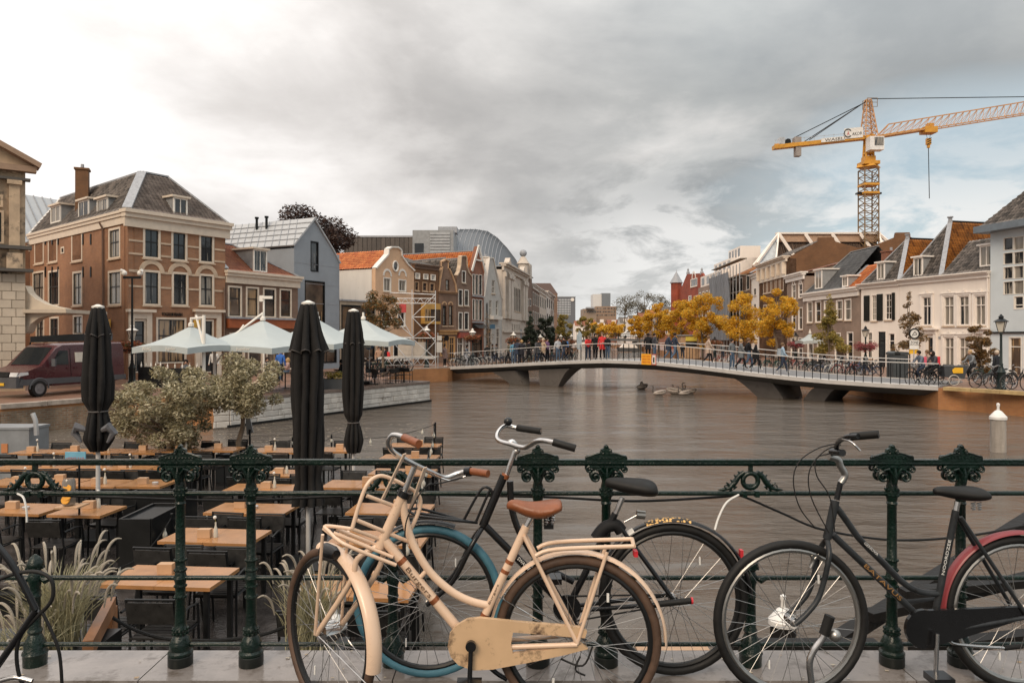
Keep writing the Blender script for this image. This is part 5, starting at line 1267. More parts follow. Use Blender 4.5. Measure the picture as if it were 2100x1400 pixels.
# ---- yellow tower crane
ck=thing('tower_crane','yellow tower crane with white cab and long lattice jib over the right bank','crane',(W(1781,475,112).x,112,1.05))
DC=112.0;cc=W(1781,475,DC);s_=DC/F
M_cy=mat('crane yellow paint',(.60,.29,.03),.5,var=.25,scale=1.5,dirt=((.20,.09,.03),1.5,.6))
M_cg=mat('grey lattice steel',(.20,.125,.055),.5,var=.3);M_rst=mat('pale rust steel',(.50,.27,.12),.6,var=.25)
def CP(x,y,dy=0):return W(x,y,DC)+Vector((0,dy,0))
def lattice(name,a,b,w,n,mt,r=.06,taper=1.0):
 """square lattice column from a to b"""
 m=MB();a=Vector(a);b=Vector(b);d=(b-a).normalized();sx=d.cross(Vector((0,1,0))).normalized();sy=d.cross(sx)
 def c(t,i):ww=w*(1+(taper-1)*t)/2;q=a.lerp(b,t);return q+sx*ww*(1,1,-1,-1)[i]+sy*ww*(1,-1,-1,1)[i]
 for i in range(4):m.bar(c(0,i),c(1,i),r*1.6,r*1.6)
 for k in range(n):
  for i in range(4):
   j=(i+1)%4;t0,t1=k/n,(k+1)/n
   m.bar(c(t0,i),c(t1,j)if k%2 else c(t1,j),r,r);m.bar(c(t1,i),c(t1,j),r,r)
 return m.build(name,mt,ck)
lattice('mast',(cc.x,DC,1.05),CP(1781,348),2.1,26,M_cg,.09)
m=MB();p=CP(1781,340);m.lathe([(1.5,-.5),(1.9,-.9)],4,(p.x,DC,p.z+.6));m.box((p.x,DC,p.z+.3),(2.4,2.4,.5));m.box((p.x,DC,p.z+.9),(1.5,1.5,.9));m.build('slewing_ring',M_cy,ck)
m=MB();p=CP(1781,318)
for sx in(-.6,.6):m.bar((p.x+sx,DC-.5,p.z-1.6),(p.x+sx*.7,DC-.3,p.z+2.6),.28,.28)
for sx in(-.6,.6):m.bar((p.x+sx,DC+.5,p.z-1.6),(p.x+sx*.7,DC+.3,p.z+2.6),.28,.28)
m.box((p.x,DC,p.z+.2),(1.3,1.1,.25));m.box((p.x,DC,p.z+2.5),(1.6,1.4,.4));m.build('slewing_frame',M_cy,ck)
lattice('tower_head',CP(1782,283),CP(1780,205),1.9,7,M_rst,.09,taper=.35)
m=MB();p=CP(1783,300);m.box((p.x+.2,DC-1.3,p.z),(2.1,1.4,2.0));cab=m.build('cab',mat('white cab',(.75,.74,.72),.35),ck)
m=MB();m.box((p.x+.45,DC-2.03,p.z+.25),(1.3,.06,1.2));m.build('cab_window',M_pane,cab)
m=MB();m.bar(CP(1586,303,0),CP(1790,281),1.3,.55);m.bar(CP(1588,296,0),CP(1680,289),.1,.1);m.build('counter_jib',M_cy,ck)
m=MB()
for i in range(9):a=CP(1590+i*20,300-i*2.2);m.bar(a,a+Vector((0,0,.9)),.05,.05)
m.bar(CP(1588,288),CP(1760,272),.05,.05);m.build('counter_jib_handrail',M_galv,ck)
m=MB();p=CP(1634,292);m.box((p.x,DC,p.z+.1),(1.0,1.1,1.2));m.box((p.x+.1,DC,p.z-1.35),(.8,1.0,1.6));m.build('counterweight',mat('grey concrete',(.30,.27,.25),.85),ck)
m=MB();p=CP(1614,292);m.lathe([(.45,-.5),(.45,.5)],10,M=Matrix.Translation((p.x,DC,p.z))@Matrix.Rotation(radians(90),4,'X'));m.build('winch_drum',M_black,ck)
m=MB();p=CP(1602,290);m.box((p.x,DC,p.z),(.8,1,1.0));m.build('winch_house',M_galv,ck)
jb0,jb1=CP(1795,283),CP(2240,212);jt0,jt1=CP(1822,255),CP(2240,186)
m=MB();m.bar(jb0+Vector((0,-.7,0)),jb1+Vector((0,-.7,0)),.15,.15);m.bar(jb0+Vector((0,.7,0)),jb1+Vector((0,.7,0)),.15,.15);m.bar(jt0,jt1,.15,.15);m.bar(jb0,jt0,.15,.15)
n=30
for k in range(n):
 t0,t1=(k+.4)/n,(k+1.4)/n;tm=(k+.1)/n
 for s in(-.7,.7):
  a=jb0.lerp(jb1,min(1,t0))+Vector((0,s,0));b=jt0.lerp(jt1,tm);c=jt0.lerp(jt1,min(1,tm+1/n));m.bar(a,b,.055,.055);m.bar(a,c,.055,.055)
m.build('jib',M_rst,ck)
m=MB();m.bar(jb0+Vector((0,0,.1)),jb0.lerp(jb1,.26)+Vector((0,0,.1)),.9,.35);m.build('jib_base',M_cy,ck)
for a,b in((CP(1779,206),CP(1660,287)),(CP(1779,206,.5),CP(1652,289,.5)),(CP(1786,203),CP(2240,197)),(CP(1779,208),CP(1630,282))):m=MB();m.tube([a,b],.07,5);m.build('tie_rope',M_iron,ck)
m=MB();p=CP(1904,268);m.box((p.x,DC,p.z),(1.9,1.7,.9));m.box((p.x+.2,DC,p.z+.8),(.9,.8,.5));tr_=m.build('trolley',M_cy,ck)
m=MB();m.tube([CP(1899,272),CP(1902,286)],.03,4);m.tube([CP(1909,272),CP(1906,286)],.03,4);m.tube([CP(1904,300),CP(1906,407)],.06,5);m.build('hoist_rope',M_iron,ck)
m=MB();p=CP(1904,292);m.box((p.x,DC,p.z+.1),(.62,.5,.95));m.box((p.x,DC,p.z-.6),(.35,.3,.5));hk=m.build('hook_block',M_cy,ck)
for k in range(3):m=MB();m.bar((p.x-.31,DC-.27,p.z-.35+k*.33),(p.x+.31,DC-.27,p.z-.05+k*.33),.02,.13);m.build('warning_stripe',M_black,hk)
for y in(380,397):m=MB();p=CP(1781,y);m.box((p.x,DC,p.z),(2.3,2.3,.3));m.build('mast_platform',M_cy,ck)
for sx in(-1,1):m=MB();p=CP(1781+sx*18,397);m.box((p.x,DC,p.z),(1.0,.8,.25));m.build('floodlight',M_black,ck)
m=MB();p=CP(1780,207);
for sx in(-.75,.75):
 for sy in(-.75,.75):m.bar((p.x+sx+.3,DC+sy,p.z-1.1),(p.x+sx+.3,DC+sy,p.z+.2),.06,.06)
for z in(-1.1,-.45,.2):
 m.bar((p.x-.45,DC-.75,p.z+z),(p.x+1.05,DC-.75,p.z+z),.06,.06);m.bar((p.x-.45,DC+.75,p.z+z),(p.x+1.05,DC+.75,p.z+z),.06,.06)
m.build('head_cage',M_cg,ck)
M_board=mat('white sign board',(.72,.70,.66),.6)
def crane_sign(x0,y0,x1,y1,name,txts):
 a,b=CP(x0,y1,-.75),CP(x1,y0+(y1-y0)*0,-.75);sl_=(282-303)/205.0
 p0,p1=CP(x0,y1,-.75),CP(x1,y1+(x1-x0)*sl_*1.0,-.75);h_=(y1-y0)*s_
 m=MB();m.prism([p0,p1,p1+Vector((0,0,h_)),p0+Vector((0,0,h_))],Vector((0,.06,0)));o=m.build(name,M_board,ck)
 ex=(p1-p0).normalized()
 for s,t0,t1,hb,ht_,mt in txts:
  text3(o,s,p0+(p1-p0)*t0+Vector((0,-.012,h_*hb)),ex,Vector((0,0,1)),(p1-p0).length*(t1-t0),h_*ht_,mt)
M_redl=mat('red print',(.45,.03,.04),.5)
crane_sign(1727,267,1765,288,'sign_board',[('AKOR',.42,.95,.25,.3,M_black),('A',.14,.28,.3,.4,M_redl)])
m=MB();p=W(1734,278,DC);m.tube([(p.x+.55*cos(t*pi/10),DC-.83,p.z+.15+.6*sin(t*pi/10))for t in range(2,19)],.06,5);m.build('logo_ring',M_black,ck)
crane_sign(1680,287,1728,295,'sign_board',[('WASEL',.15,.95,.15,.7,M_black)])
# ------------------------------------------------------------------ pedestrian bridge over the canal
br=thing('pedestrian_bridge','slender curved concrete pedestrian bridge with steel railings across the canal','bridge',(6,48,0))
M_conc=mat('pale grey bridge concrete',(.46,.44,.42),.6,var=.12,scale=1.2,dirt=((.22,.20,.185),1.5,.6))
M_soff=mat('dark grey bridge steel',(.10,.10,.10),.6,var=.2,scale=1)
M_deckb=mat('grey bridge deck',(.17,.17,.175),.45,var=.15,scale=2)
BD=(BR-BL);BLEN=BD.length;be=BD.normalized();bn=Vector((-be.y,be.x,0))
if bn.y<0:bn=-bn
prof_s=[0,.13,.264,.36,.434,.531,.62,.717,.80,.849,.92,1.0]
prof_z=[1.12,1.38,1.68,1.87,1.98,1.96,1.78,1.50,1.31,1.23,1.16,1.12]
def bz(s):return float(np.interp(s,prof_s,prof_z))
def bp(s,off=0.0,dz=0.0):
 p=BL.lerp(BR,s);bow=-1.1*sin(pi*min(1,max(0,s)))
 return p+bn*(off+bow*0.0)+Vector((0,0,bz(s)+dz))
def strip(name,prof,material,parent,s0=0.0,s1=1.0,n=60):
 """cross-section [(off, dz)] swept along the bridge"""
 m=MB();k=len(prof)
 for i in range(n+1):
  s=s0+(s1-s0)*i/n
  for o,dz in prof:m.v.append(tuple(bp(s,o,dz)))
 for i in range(n):
  for j in range(k):m.f.append((i*k+j,i*k+(j+1)%k,(i+1)*k+(j+1)%k,(i+1)*k+j))
 m.f.append(tuple(range(k)));m.f.append(tuple(n*k+j for j in reversed(range(k))))
 return m.build(name,material,parent)
BW=5.6
strip('deck',[(.35,-.02),(BW-.35,-.02),(BW-.35,-.12),(.35,-.12)],M_deckb,br)
strip('edge_beam',[(-.02,.0),(.36,.03),(.36,-.12),(-.02,-.20)],M_conc,br)
strip('edge_beam',[(BW-.36,.03),(BW+.02,.0),(BW+.02,-.20),(BW-.36,-.12)],M_conc,br)
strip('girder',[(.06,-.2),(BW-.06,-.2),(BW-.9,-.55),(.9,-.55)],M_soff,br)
for off,s1 in((.08,1.0),(BW-.08,.93)):
 strip('handrail',[(off-.05,1.10),(off+.05,1.10),(off+.05,1.06),(off-.05,1.06)],mat('brushed pale steel rail',(.62,.60,.58),.4,metal=.1,var=.05),br,0,s1)
 n=int(BLEN/.42*s1)
 bal=None
 for i in range(n+1):
  s=i/n*s1;p=bp(s,off)
  if bal is None:
   m=MB();m.bar((0,0,-.06),(0,0,1.06),.016,.035);bal=m.build('baluster',M_iron,br,local=True).data;bpy.data.objects.remove(bpy.data.objects[[o.name for o in br.children if o.name.startswith('baluster')][-1]])
  o=bpy.data.objects.new('baluster',bal);o.location=p-br.location;COL.objects.link(o);o.parent=br
def pier(pts_top,pts_bot,off0,off1):
 """blade from the soffit (s0,s1) down to the water (s2,s3)"""
 m=MB();s0,s1=pts_top;s2,s3=pts_bot;n=8;rows=[]
 for i in range(n+1):
  t=i/n;c=t**.75
  a=s0+(s2-s0)*c;b=s1+(s3-s1)*c
  zt=lambda s:bz(s)-.5
  za=zt(s0)*(1-t)+(-.4)*t;zb=zt(s1)*(1-t)+(-.4)*t
  ins=.3*t*2
  for s,o,z in((a,off0+ins,za),(b,off0+ins,zb),(b,off1-ins,zb),(a,off1-ins,za)):
   p=BL.lerp(BR,s)+bn*o;m.v.append((p.x,p.y,z))
 for i in range(n):
  for j in range(4):m.f.append((i*4+j,i*4+(j+1)%4,(i+1)*4+(j+1)%4,(i+1)*4+j))
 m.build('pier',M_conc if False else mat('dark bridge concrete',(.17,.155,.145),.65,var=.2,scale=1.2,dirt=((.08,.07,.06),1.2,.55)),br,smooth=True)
def S_of(px):
 k=(px-CX)/F;return(k*BL.y-BL.x)/(BD.x-k*BD.y)
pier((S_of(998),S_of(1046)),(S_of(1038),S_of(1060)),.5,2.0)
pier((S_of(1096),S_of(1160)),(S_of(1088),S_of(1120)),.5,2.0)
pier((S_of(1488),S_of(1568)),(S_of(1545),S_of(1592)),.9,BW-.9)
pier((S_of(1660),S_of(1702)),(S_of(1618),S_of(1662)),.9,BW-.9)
def P_on(px,y,off):s=S_of(px);p=BL.lerp(BR,s)+bn*off;return Vector((p.x,p.y,ZY(y,p.y)))
sg=thing('orange_notice','orange notice board with red edged white board hung on the bridge railing','sign',tuple(P_on(1327,747,-.08)))
a,b=P_on(1317,747,-.10),P_on(1337,748,-.10);hgt=(748-726)*a.y/F
m=MB();m.prism([a,b,b+Vector((0,0,hgt)),a+Vector((0,0,hgt))],bn*.03);bo=m.build('orange_board',mat('orange board',(.80,.36,.02),.5,var=.04),sg)
for k,t in enumerate(('WERKEN','A FIETS A','A FIETS A')):
 text3(bo,['wed. werk','06:00-17:00','06:00-17:00'][k],a+(b-a)*.12-bn*.006+Vector((0,0,hgt*(.70-.27*k))),be,Vector((0,0,1)),(b-a).length*.76,hgt*.15,M_redl,depth=.002)
a2,b2=P_on(1338.5,748,-.10),P_on(1347,748.5,-.10);m=MB();m.prism([a2,b2,b2+Vector((0,0,hgt)),a2+Vector((0,0,hgt))],bn*.03);wb=m.build('white_board',mat('red board edge',(.5,.12,.08),.5),sg)
i1=(b2-a2)*.14;m=MB();m.prism([a2+i1+Vector((0,0,.06)),b2-i1+Vector((0,0,.06)),b2-i1+Vector((0,0,hgt-.06)),a2+i1+Vector((0,0,hgt-.06))],-bn*.008);m.build('board_face',M_board,wb)
c2=(a2+b2)/2-bn*.012;m=MB();m.bar(c2+Vector((0,0,.15)),c2+Vector((0,0,hgt-.2)),.03,.09,up=be);m.build('symbol',M_black,wb)
fb_=thing('far_bridge','low iron arched road bridge with railings far down the canal','bridge',(24,178,0))
def FP(x,y):return W(x,y,178)
ys=lambda x:697.5-3.2*(1-((x-1268)/82)**2)
m=MB();n=24
for i in range(n+1):
 x=1186+(1350-1186)*i/n;p=FP(x,ys(x));
 for y_,z_ in((0,0),(7,0),(7,-.55),(0,-.55)):m.v.append((p.x,p.y+y_,p.z+z_))
for i in range(n):
 for j in range(4):m.f.append((i*4+j,i*4+(j+1)%4,(i+1)*4+(j+1)%4,(i+1)*4+j))
m.build('deck',M_soff,fb_)
for dz in(1.15,.6):m=MB();m.tube([FP(1186+164*i/12,ys(1186+164*i/12))+Vector((0,0,dz))for i in range(13)],.07,5);m.build('rail',M_iron,fb_)
for i in range(33):x=1188+160*i/32;m=MB();p=FP(x,ys(x));big_=i%8==0;m.bar(p,p+Vector((0,0,1.25 if big_ else 1.1)),.3 if big_ else .06,.2 if big_ else .06);m.build('railing_post',M_iron,fb_)
for x in(1248,1311):p=FP(x,700);m=MB();m.box((p.x,p.y+3.5,1.0),(1.2,7,2.6));m.build('pier',mat('dark stone pier',(.12,.11,.10),.8),fb_)
vn=thing('white_van','white panel van crossing the far bridge','van',tuple(W(1290,694,181)))
p=W(1275,693.2,181);q=W(1318,693.2,181);Lv=q.x-p.x
m=MB();m.prism([(p.x,p.y,p.z+.35),(q.x,p.y,p.z+.35),(q.x,p.y,p.z+2.05),(p.x+Lv*.32,p.y,p.z+2.05),(p.x+Lv*.16,p.y,p.z+1.35),(p.x,p.y,p.z+1.1)],Vector((0,1.9,0)));m.build('body',mat('white van paint',(.75,.74,.72),.3,var=.03),vn)
m=MB();m.prism([(p.x+Lv*.2,p.y-.02,p.z+1.35),(p.x+Lv*.40,p.y-.02,p.z+1.35),(p.x+Lv*.40,p.y-.02,p.z+1.85),(p.x+Lv*.32,p.y-.02,p.z+1.85)],Vector((0,.05,0)));m.build('side_window',M_pane,vn)
for xx in(.18,.8):m=MB();m.lathe([(.34,-.12),(.34,.12)],12,M=Matrix.Translation((p.x+Lv*xx,p.y,p.z+.34))@Matrix.Rotation(radians(90),4,'X'));m.build('wheel',M_rubber,vn)
bt=thing('moored_boat','small white covered boat lying under the far bridge','boat',(W(1292,706,170).x,170,0))
p=W(1292,706,168);m=MB();m.prism([(p.x-2.4,p.y,.1),(p.x+2.2,p.y,.1),(p.x+2.6,p.y,.9),(p.x-2.8,p.y,1.0)],Vector((0,2,0)));m.build('hull',mat('dark hull',(.06,.06,.06),.5),bt)
m=MB();m.prism([(p.x-2.2,p.y+.1,.95),(p.x+1.8,p.y+.1,.92),(p.x+1.2,p.y+.1,1.7),(p.x-1.4,p.y+.1,1.8)],Vector((0,1.8,0)));m.build('canopy',M_wh,bt)
# ------------------------------------------------------------------ people: one continuous body mesh per pose, clothes by material
def skin_body(name,J,edges,zones):
 """J: joint -> (x,y,z,r); body grown on the joints and smoothed. zones: list of (joint a, joint b, slot)"""
 names=list(J);me=bpy.data.meshes.new(name);me.from_pydata([J[k][:3]for k in names],[(names.index(a),names.index(b))for a,b in edges],[])
 o=bpy.data.objects.new(name,me);COL.objects.link(o)
 sk=o.modifiers.new('s','SKIN');ss=o.modifiers.new('u','SUBSURF');ss.levels=1;ss.render_levels=1
 for i,k in enumerate(names):
  d=me.skin_vertices[0].data[i];r=J[k][3];d.radius=(r,r)if not isinstance(r,tuple)else r;d.use_root=(k=='pelvis')
 dg=bpy.context.evaluated_depsgraph_get();out=bpy.data.meshes.new_from_object(o.evaluated_get(dg));bpy.data.objects.remove(o)
 P={k:Vector(J[k][:3])for k in names}
 out.materials.clear()
 mi=[]
 for f in out.polygons:
  c=f.center;best=(9,0)
  for a,b,s in zones:
   pa,pb=P[a],P[b];d=pb-pa;t=max(0,min(1,(c-pa).dot(d)/max(1e-6,d.length_squared)));l=(c-pa-d*t).length-.3*(J[a][3]if not isinstance(J[a][3],tuple)else J[a][3][0])
   if l<best[0]:best=(l,s)
  mi.append(best[1])
 return out,mi
def pose(kind):
 """joints for a 1.72 m person facing -Y (x across)"""
 J=dict(pelvis=(0,0,.95,.155),waist=(0,0,1.10,.135),chest=(0,0,1.32,.165),neckb=(0,0,1.46,.07),neck=(0,-.005,1.52,.055),head=(0,-.02,1.60,.095),crown=(0,-.01,1.68,.085),nose=(0,-.115,1.60,.02),hipl=(.09,0,.90,.10),hipr=(-.09,0,.90,.10),kneel=(.10,-.01,.50,.068),kneer=(-.10,-.01,.50,.068),ankl=(.10,.02,.10,.048),ankr=(-.10,.02,.10,.048),toel=(.11,-.13,.045,.04),toer=(-.11,-.13,.045,.04),shl=(.19,0,1.41,.07),shr=(-.19,0,1.41,.07),elbl=(.25,.03,1.13,.052),elbr=(-.25,.03,1.13,.052),wrl=(.26,-.07,.90,.036),wrr=(-.26,-.07,.90,.036),hal=(.26,-.10,.82,.035),har=(-.26,-.10,.82,.035))
 def u(**k):
  for a,b in k.items():J[a]=(*b,J[a][3])
 if kind=='walk':
  u(kneel=(.09,-.20,.55),ankl=(.09,-.26,.14),toel=(.09,-.40,.06),kneer=(-.09,.06,.50),ankr=(-.09,.34,.20),toer=(-.09,.30,.05),elbl=(.24,.14,1.15),wrl=(.24,.04,.95),hal=(.24,-.03,.90),elbr=(-.24,-.06,1.14),wrr=(-.23,-.24,.98),har=(-.22,-.31,.95))
 if kind=='talk':
  u(elbl=(.26,.0,1.14),wrl=(.14,-.24,1.10),hal=(.08,-.30,1.12),kneel=(.13,-.03,.50),ankl=(.16,.0,.10),toel=(.20,-.13,.045))
 if kind=='lean':
  u(waist=(0,-.06,1.09),chest=(0,-.16,1.29),neckb=(0,-.23,1.41),neck=(0,-.26,1.46),head=(0,-.31,1.53),crown=(0,-.32,1.61),nose=(0,-.41,1.51),shl=(.18,-.19,1.36),shr=(-.18,-.19,1.36),elbl=(.22,-.32,1.14),elbr=(-.22,-.32,1.14),wrl=(.10,-.48,1.12),wrr=(-.10,-.48,1.12),hal=(.03,-.52,1.12),har=(-.03,-.52,1.12))
 if kind=='sit':
  dz=-.45
  for k in('pelvis','waist','chest','neckb','neck','head','crown','nose','shl','shr','elbl','elbr'):a=J[k];J[k]=(a[0],a[1],a[2]+dz,a[3])
  u(hipl=(.10,-.02,.50),hipr=(-.10,-.02,.50),kneel=(.12,-.44,.50),kneer=(-.12,-.44,.50),ankl=(.12,-.42,.10),ankr=(-.12,-.42,.10),toel=(.12,-.56,.045),toer=(-.12,-.56,.045),elbl=(.24,-.08,.74),elbr=(-.24,-.08,.74),wrl=(.16,-.30,.78),wrr=(-.16,-.30,.78),hal=(.12,-.36,.80),har=(-.12,-.36,.80))
 if kind=='cycle':
  u(pelvis=(0,.12,1.0),waist=(0,.06,1.13),chest=(0,-.04,1.34),neckb=(0,-.08,1.47),neck=(0,-.10,1.52),head=(0,-.13,1.60),crown=(0,-.12,1.68),nose=(0,-.225,1.59),hipl=(.09,.10,.95),hipr=(-.09,.10,.95),kneel=(.10,-.26,.78),kneer=(-.10,-.18,.62),ankl=(.10,-.13,.42),ankr=(-.10,-.05,.24),toel=(.10,-.26,.36),toer=(-.10,-.18,.17),shl=(.18,-.06,1.42),shr=(-.18,-.06,1.42),elbl=(.24,-.18,1.18),elbr=(-.24,-.18,1.18),wrl=(.26,-.40,1.10),wrr=(-.26,-.40,1.10),hal=(.26,-.47,1.09),har=(-.26,-.47,1.09))
 return J
EDG=[('pelvis','waist'),('waist','chest'),('chest','neckb'),('neckb','neck'),('neck','head'),('head','crown'),('head','nose'),('pelvis','hipl'),('pelvis','hipr'),('hipl','kneel'),('hipr','kneer'),('kneel','ankl'),('kneer','ankr'),('ankl','toel'),('ankr','toer'),('chest','shl'),('chest','shr'),('shl','elbl'),('shr','elbr'),('elbl','wrl'),('elbr','wrr'),('wrl','hal'),('wrr','har')]
ZON=[('pelvis','waist',1),('waist','chest',1),('chest','neckb',1),('neck','head',0),('head','crown',0),('head','nose',0),('pelvis','hipl',2),('pelvis','hipr',2),('hipl','kneel',2),('hipr','kneer',2),('kneel','ankl',2),('kneer','ankr',2),('ankl','toel',3),('ankr','toer',3),('chest','shl',1),('chest','shr',1),('shl','elbl',1),('shr','elbr',1),('elbl','wrl',1),('elbr','wrr',1),('wrl','hal',0),('wrr','har',0)]
M_skin=mat('skin',(.48,.28,.20),.5,var=.08)
SLOT=[M_skin,mat('jacket base',(.1,.1,.1),.8),mat('trousers base',(.05,.05,.06),.8),mat('shoe base',(.3,.3,.3),.6)]
M_hairb=mat('hair base',(.05,.03,.02),.7)
PROTO={}
CLO={}
def cloth(c):
 key='cloth %.2f %.2f %.2f'%c
 return mat(key,c,.85,var=.2,scale=8)
def person_proto(kind):
 if kind in PROTO:return PROTO[kind]
 J=pose(kind);me,mi=skin_body('body',J,EDG,ZON)
 for s in SLOT:me.materials.append(s)
 me.polygons.foreach_set('material_index',np.array(mi,dtype=np.int32));me.shade_smooth()
 h,c=Vector(J['head'][:3]),Vector(J['crown'][:3])
 m=MB();cc_=h.lerp(c,.55)+Vector((0,.022,.018));m.sphere(tuple(cc_),.112,10,7,sz=1.02);hair=bpy.data.meshes.new('hair');hair.from_pydata(m.v,[],m.f);hair.materials.append(M_hairb);hair.shade_smooth()
 m=MB();m.sphere(tuple(h+Vector((0,.04,-.02))),.115,10,7,sz=1.45);hair2=bpy.data.meshes.new('hair');hair2.from_pydata(m.v,[],m.f);hair2.materials.append(M_hairb);hair2.shade_smooth()
 p=Vector(J['pelvis'][:3]);m=MB();m.lathe([(.165,.22),(.185,.0),(.20,-.28)],12,tuple(p),cap=False);coat=bpy.data.meshes.new('coat');coat.from_pydata(m.v,[],m.f);coat.materials.append(SLOT[1]);coat.shade_smooth()
 m=MB();q=Vector(J['chest'][:3])+Vector((0,.19,-.10));m.box(tuple(q),(.28,.15,.40));m.box(tuple(q+Vector((0,.08,-.08))),(.2,.06,.18));bag=bpy.data.meshes.new('backpack');bag.from_pydata(m.v,[],m.f);bag.materials.append(SLOT[1])
 PROTO[kind]=(me,hair,hair2,coat,bag);return PROTO[kind]
def person(kind,loc,face,label,top=(.02,.02,.025),legs=(.03,.035,.05),shoe=(.3,.3,.3),hair=(.04,.025,.018),long_hair=False,coat=False,bag=None,h=1.0,group=None,extra=None):
 """face: heading in degrees, 0 = towards the camera, 90 = towards +X (right)"""
 me,hr_,hr2,ct,bg_=person_proto(kind)
 root=thing('person',label,'person',loc,radians(face),group);root.scale=(h,h,h)
 def add(nm,mesh,mats):
  o=bpy.data.objects.new(nm,mesh);COL.objects.link(o);o.parent=root
  for i,mm in enumerate(mats):o.material_slots[i].link='OBJECT';o.material_slots[i].material=mm
 add('body',me,[M_skin,cloth(top),cloth(legs),cloth(shoe)]);add('hair',hr2 if long_hair else hr_,[cloth(hair)])
 if coat:add('coat',ct,[cloth(top)])
 if bag:add('backpack',bg_,[cloth(bag)])
 return root
BLK,NVY,GRY,DEN,RED,PNK,BEI,BRN,WHT,BLU,TEA=(.015,.015,.018),(.02,.03,.055),(.13,.14,.15),(.07,.11,.17),(.55,.03,.03),(.62,.16,.22),(.42,.31,.24),(.10,.06,.04),(.6,.58,.55),(.07,.16,.36),(.08,.17,.2)
BLO,DKH,LBR=(.38,.24,.10),(.03,.02,.015),(.14,.08,.04)
def onb(px,off,dz=0.0):
 k=(px-CX)/F;o=BL+bn*off;s=(k*o.y-o.x)/(BD.x-k*BD.y);return tuple(bp(s,off,dz))
GB='people on the pedestrian bridge'
for args in[('lean',onb(1206,.75),0,'person in bright red jacket leaning on bridge rail, left of the group of four',dict(top=RED,legs=NVY,hair=LBR,h=.98)),('stand',onb(1221,.85),10,'person in long black coat standing between the two red jackets on the bridge',dict(top=BLK,coat=True,legs=BLK,hair=DKH,h=1.02)),('talk',onb(1235,.8),-20,'person in red jacket with dark trousers standing third in the group of four on bridge',dict(top=RED,coat=True,legs=BLK,hair=LBR,h=1.04)),('stand',onb(1246,.7),30,'person in dark jacket with grey scarf at the right end of the group of four',dict(top=BLK,legs=DEN,hair=BLO,h=.93)),('stand',onb(1329,3.2),160,'person in black coat with back turned, nearest the orange notice on the bridge',dict(top=BLK,coat=True,legs=BLK)),('talk',onb(1342,3.6),60,'person in dark open jacket over white shirt beside the black coated walker',dict(top=(.05,.05,.06),legs=DEN,bag=BLK)),('walk',onb(1371,2.4),95,'person in navy parka pushing along the middle of the bridge',dict(top=NVY,coat=True,legs=DEN,shoe=WHT,hair=BLO)),('walk',onb(1384,2.0),100,'person in dark navy jacket with white carrier bag on the bridge',dict(top=NVY,legs=DEN,shoe=WHT,h=1.04)),('walk',onb(1453,2.6),90,'person in beige jumper and black trousers walking alone with white shoes',dict(top=BEI,legs=BLK,shoe=WHT,hair=LBR,coat=True)),('talk',onb(1501,1.0),40,'person in grey jacket and blue jeans leading the group on the bridge right half',dict(top=GRY,legs=DEN,hair=DKH)),('walk',onb(1520,1.5),80,'person in grey hooded coat with brown boots in the walking group',dict(top=GRY,coat=True,legs=BLK,shoe=BRN,hair=BLO)),('walk',onb(1535,2.3),90,'tall person in black jacket behind the walking group on the bridge',dict(top=BLK,legs=DEN,shoe=WHT,hair=LBR,h=1.05)),('walk',onb(1550,1.6),70,'person in long black coat and pale scarf at right end of walking group',dict(top=BLK,coat=True,legs=BLK,shoe=WHT,hair=BLO)),('walk',onb(1605,1.5),80,'person in pale blue denim jacket with backpack walking alone down the bridge',dict(top=(.28,.38,.48),legs=NVY,shoe=WHT,bag=(.3,.34,.38),hair=LBR)),('stand',onb(912,-.4),60,'person in long brown coat and white shoes at the left end of the bridge',dict(top=(.20,.13,.11),coat=True,legs=BLK,shoe=WHT,hair=DKH)),('walk',onb(1043,2.6),-80,'person in olive jacket at left of the crowd on the bridge',dict(top=(.12,.11,.08),legs=BLK)),('stand',onb(1053,2.2),20,'person in bright blue top among the dark coats on the bridge',dict(top=(.10,.25,.36),legs=DEN)),('stand',onb(1061,1.9),170,'person in navy coat right of the blue top on the bridge',dict(top=NVY,coat=True,legs=NVY,h=1.05)),('stand',onb(1070,2.0),-170,'person in dark coat with pale hair in the bridge crowd',dict(top=(.03,.03,.04),coat=True,legs=BLK,hair=BLO)),('walk',onb(1084,2.8),90,'person in black jacket just left of the fir tree gap on the bridge',dict(top=BLK,legs=BLK)),('lean',onb(1101,.8),20,'person in dark grey coat leaning on rail left of the beige hooded person',dict(top=(.06,.06,.065),coat=True,legs=NVY)),('walk',onb(1114,1.6),-70,'person in beige hooded coat bending forward on the bridge',dict(top=(.45,.33,.22),coat=True,legs=BLK,shoe=WHT,hair=(.5,.4,.3))),('talk',onb(1122,2.2),50,'person in purple top behind the beige hooded person',dict(top=(.16,.08,.16),legs=BLK)),('talk',onb(1144,2.4),30,'person in pale grey hoodie in front of white bicycles on the bridge',dict(top=(.4,.42,.45),legs=DEN)),('walk',onb(1157,2.0),-60,'person in dark jacket carrying bright blue bag on the bridge',dict(top=BLK,legs=NVY,bag=(.05,.2,.5))),('walk',onb(1166,2.6),80,'person in brown coat right of the blue bag carrier',dict(top=BRN,coat=True,legs=BLK))]:
 kind,loc,fc_,lb,kw=args
 person(kind,loc,fc_,lb,group=GB,**kw)
def gq(px,D,z=QZ):p=P2(px,D);return(p.x,p.y,z)
GQ='people on the quays'
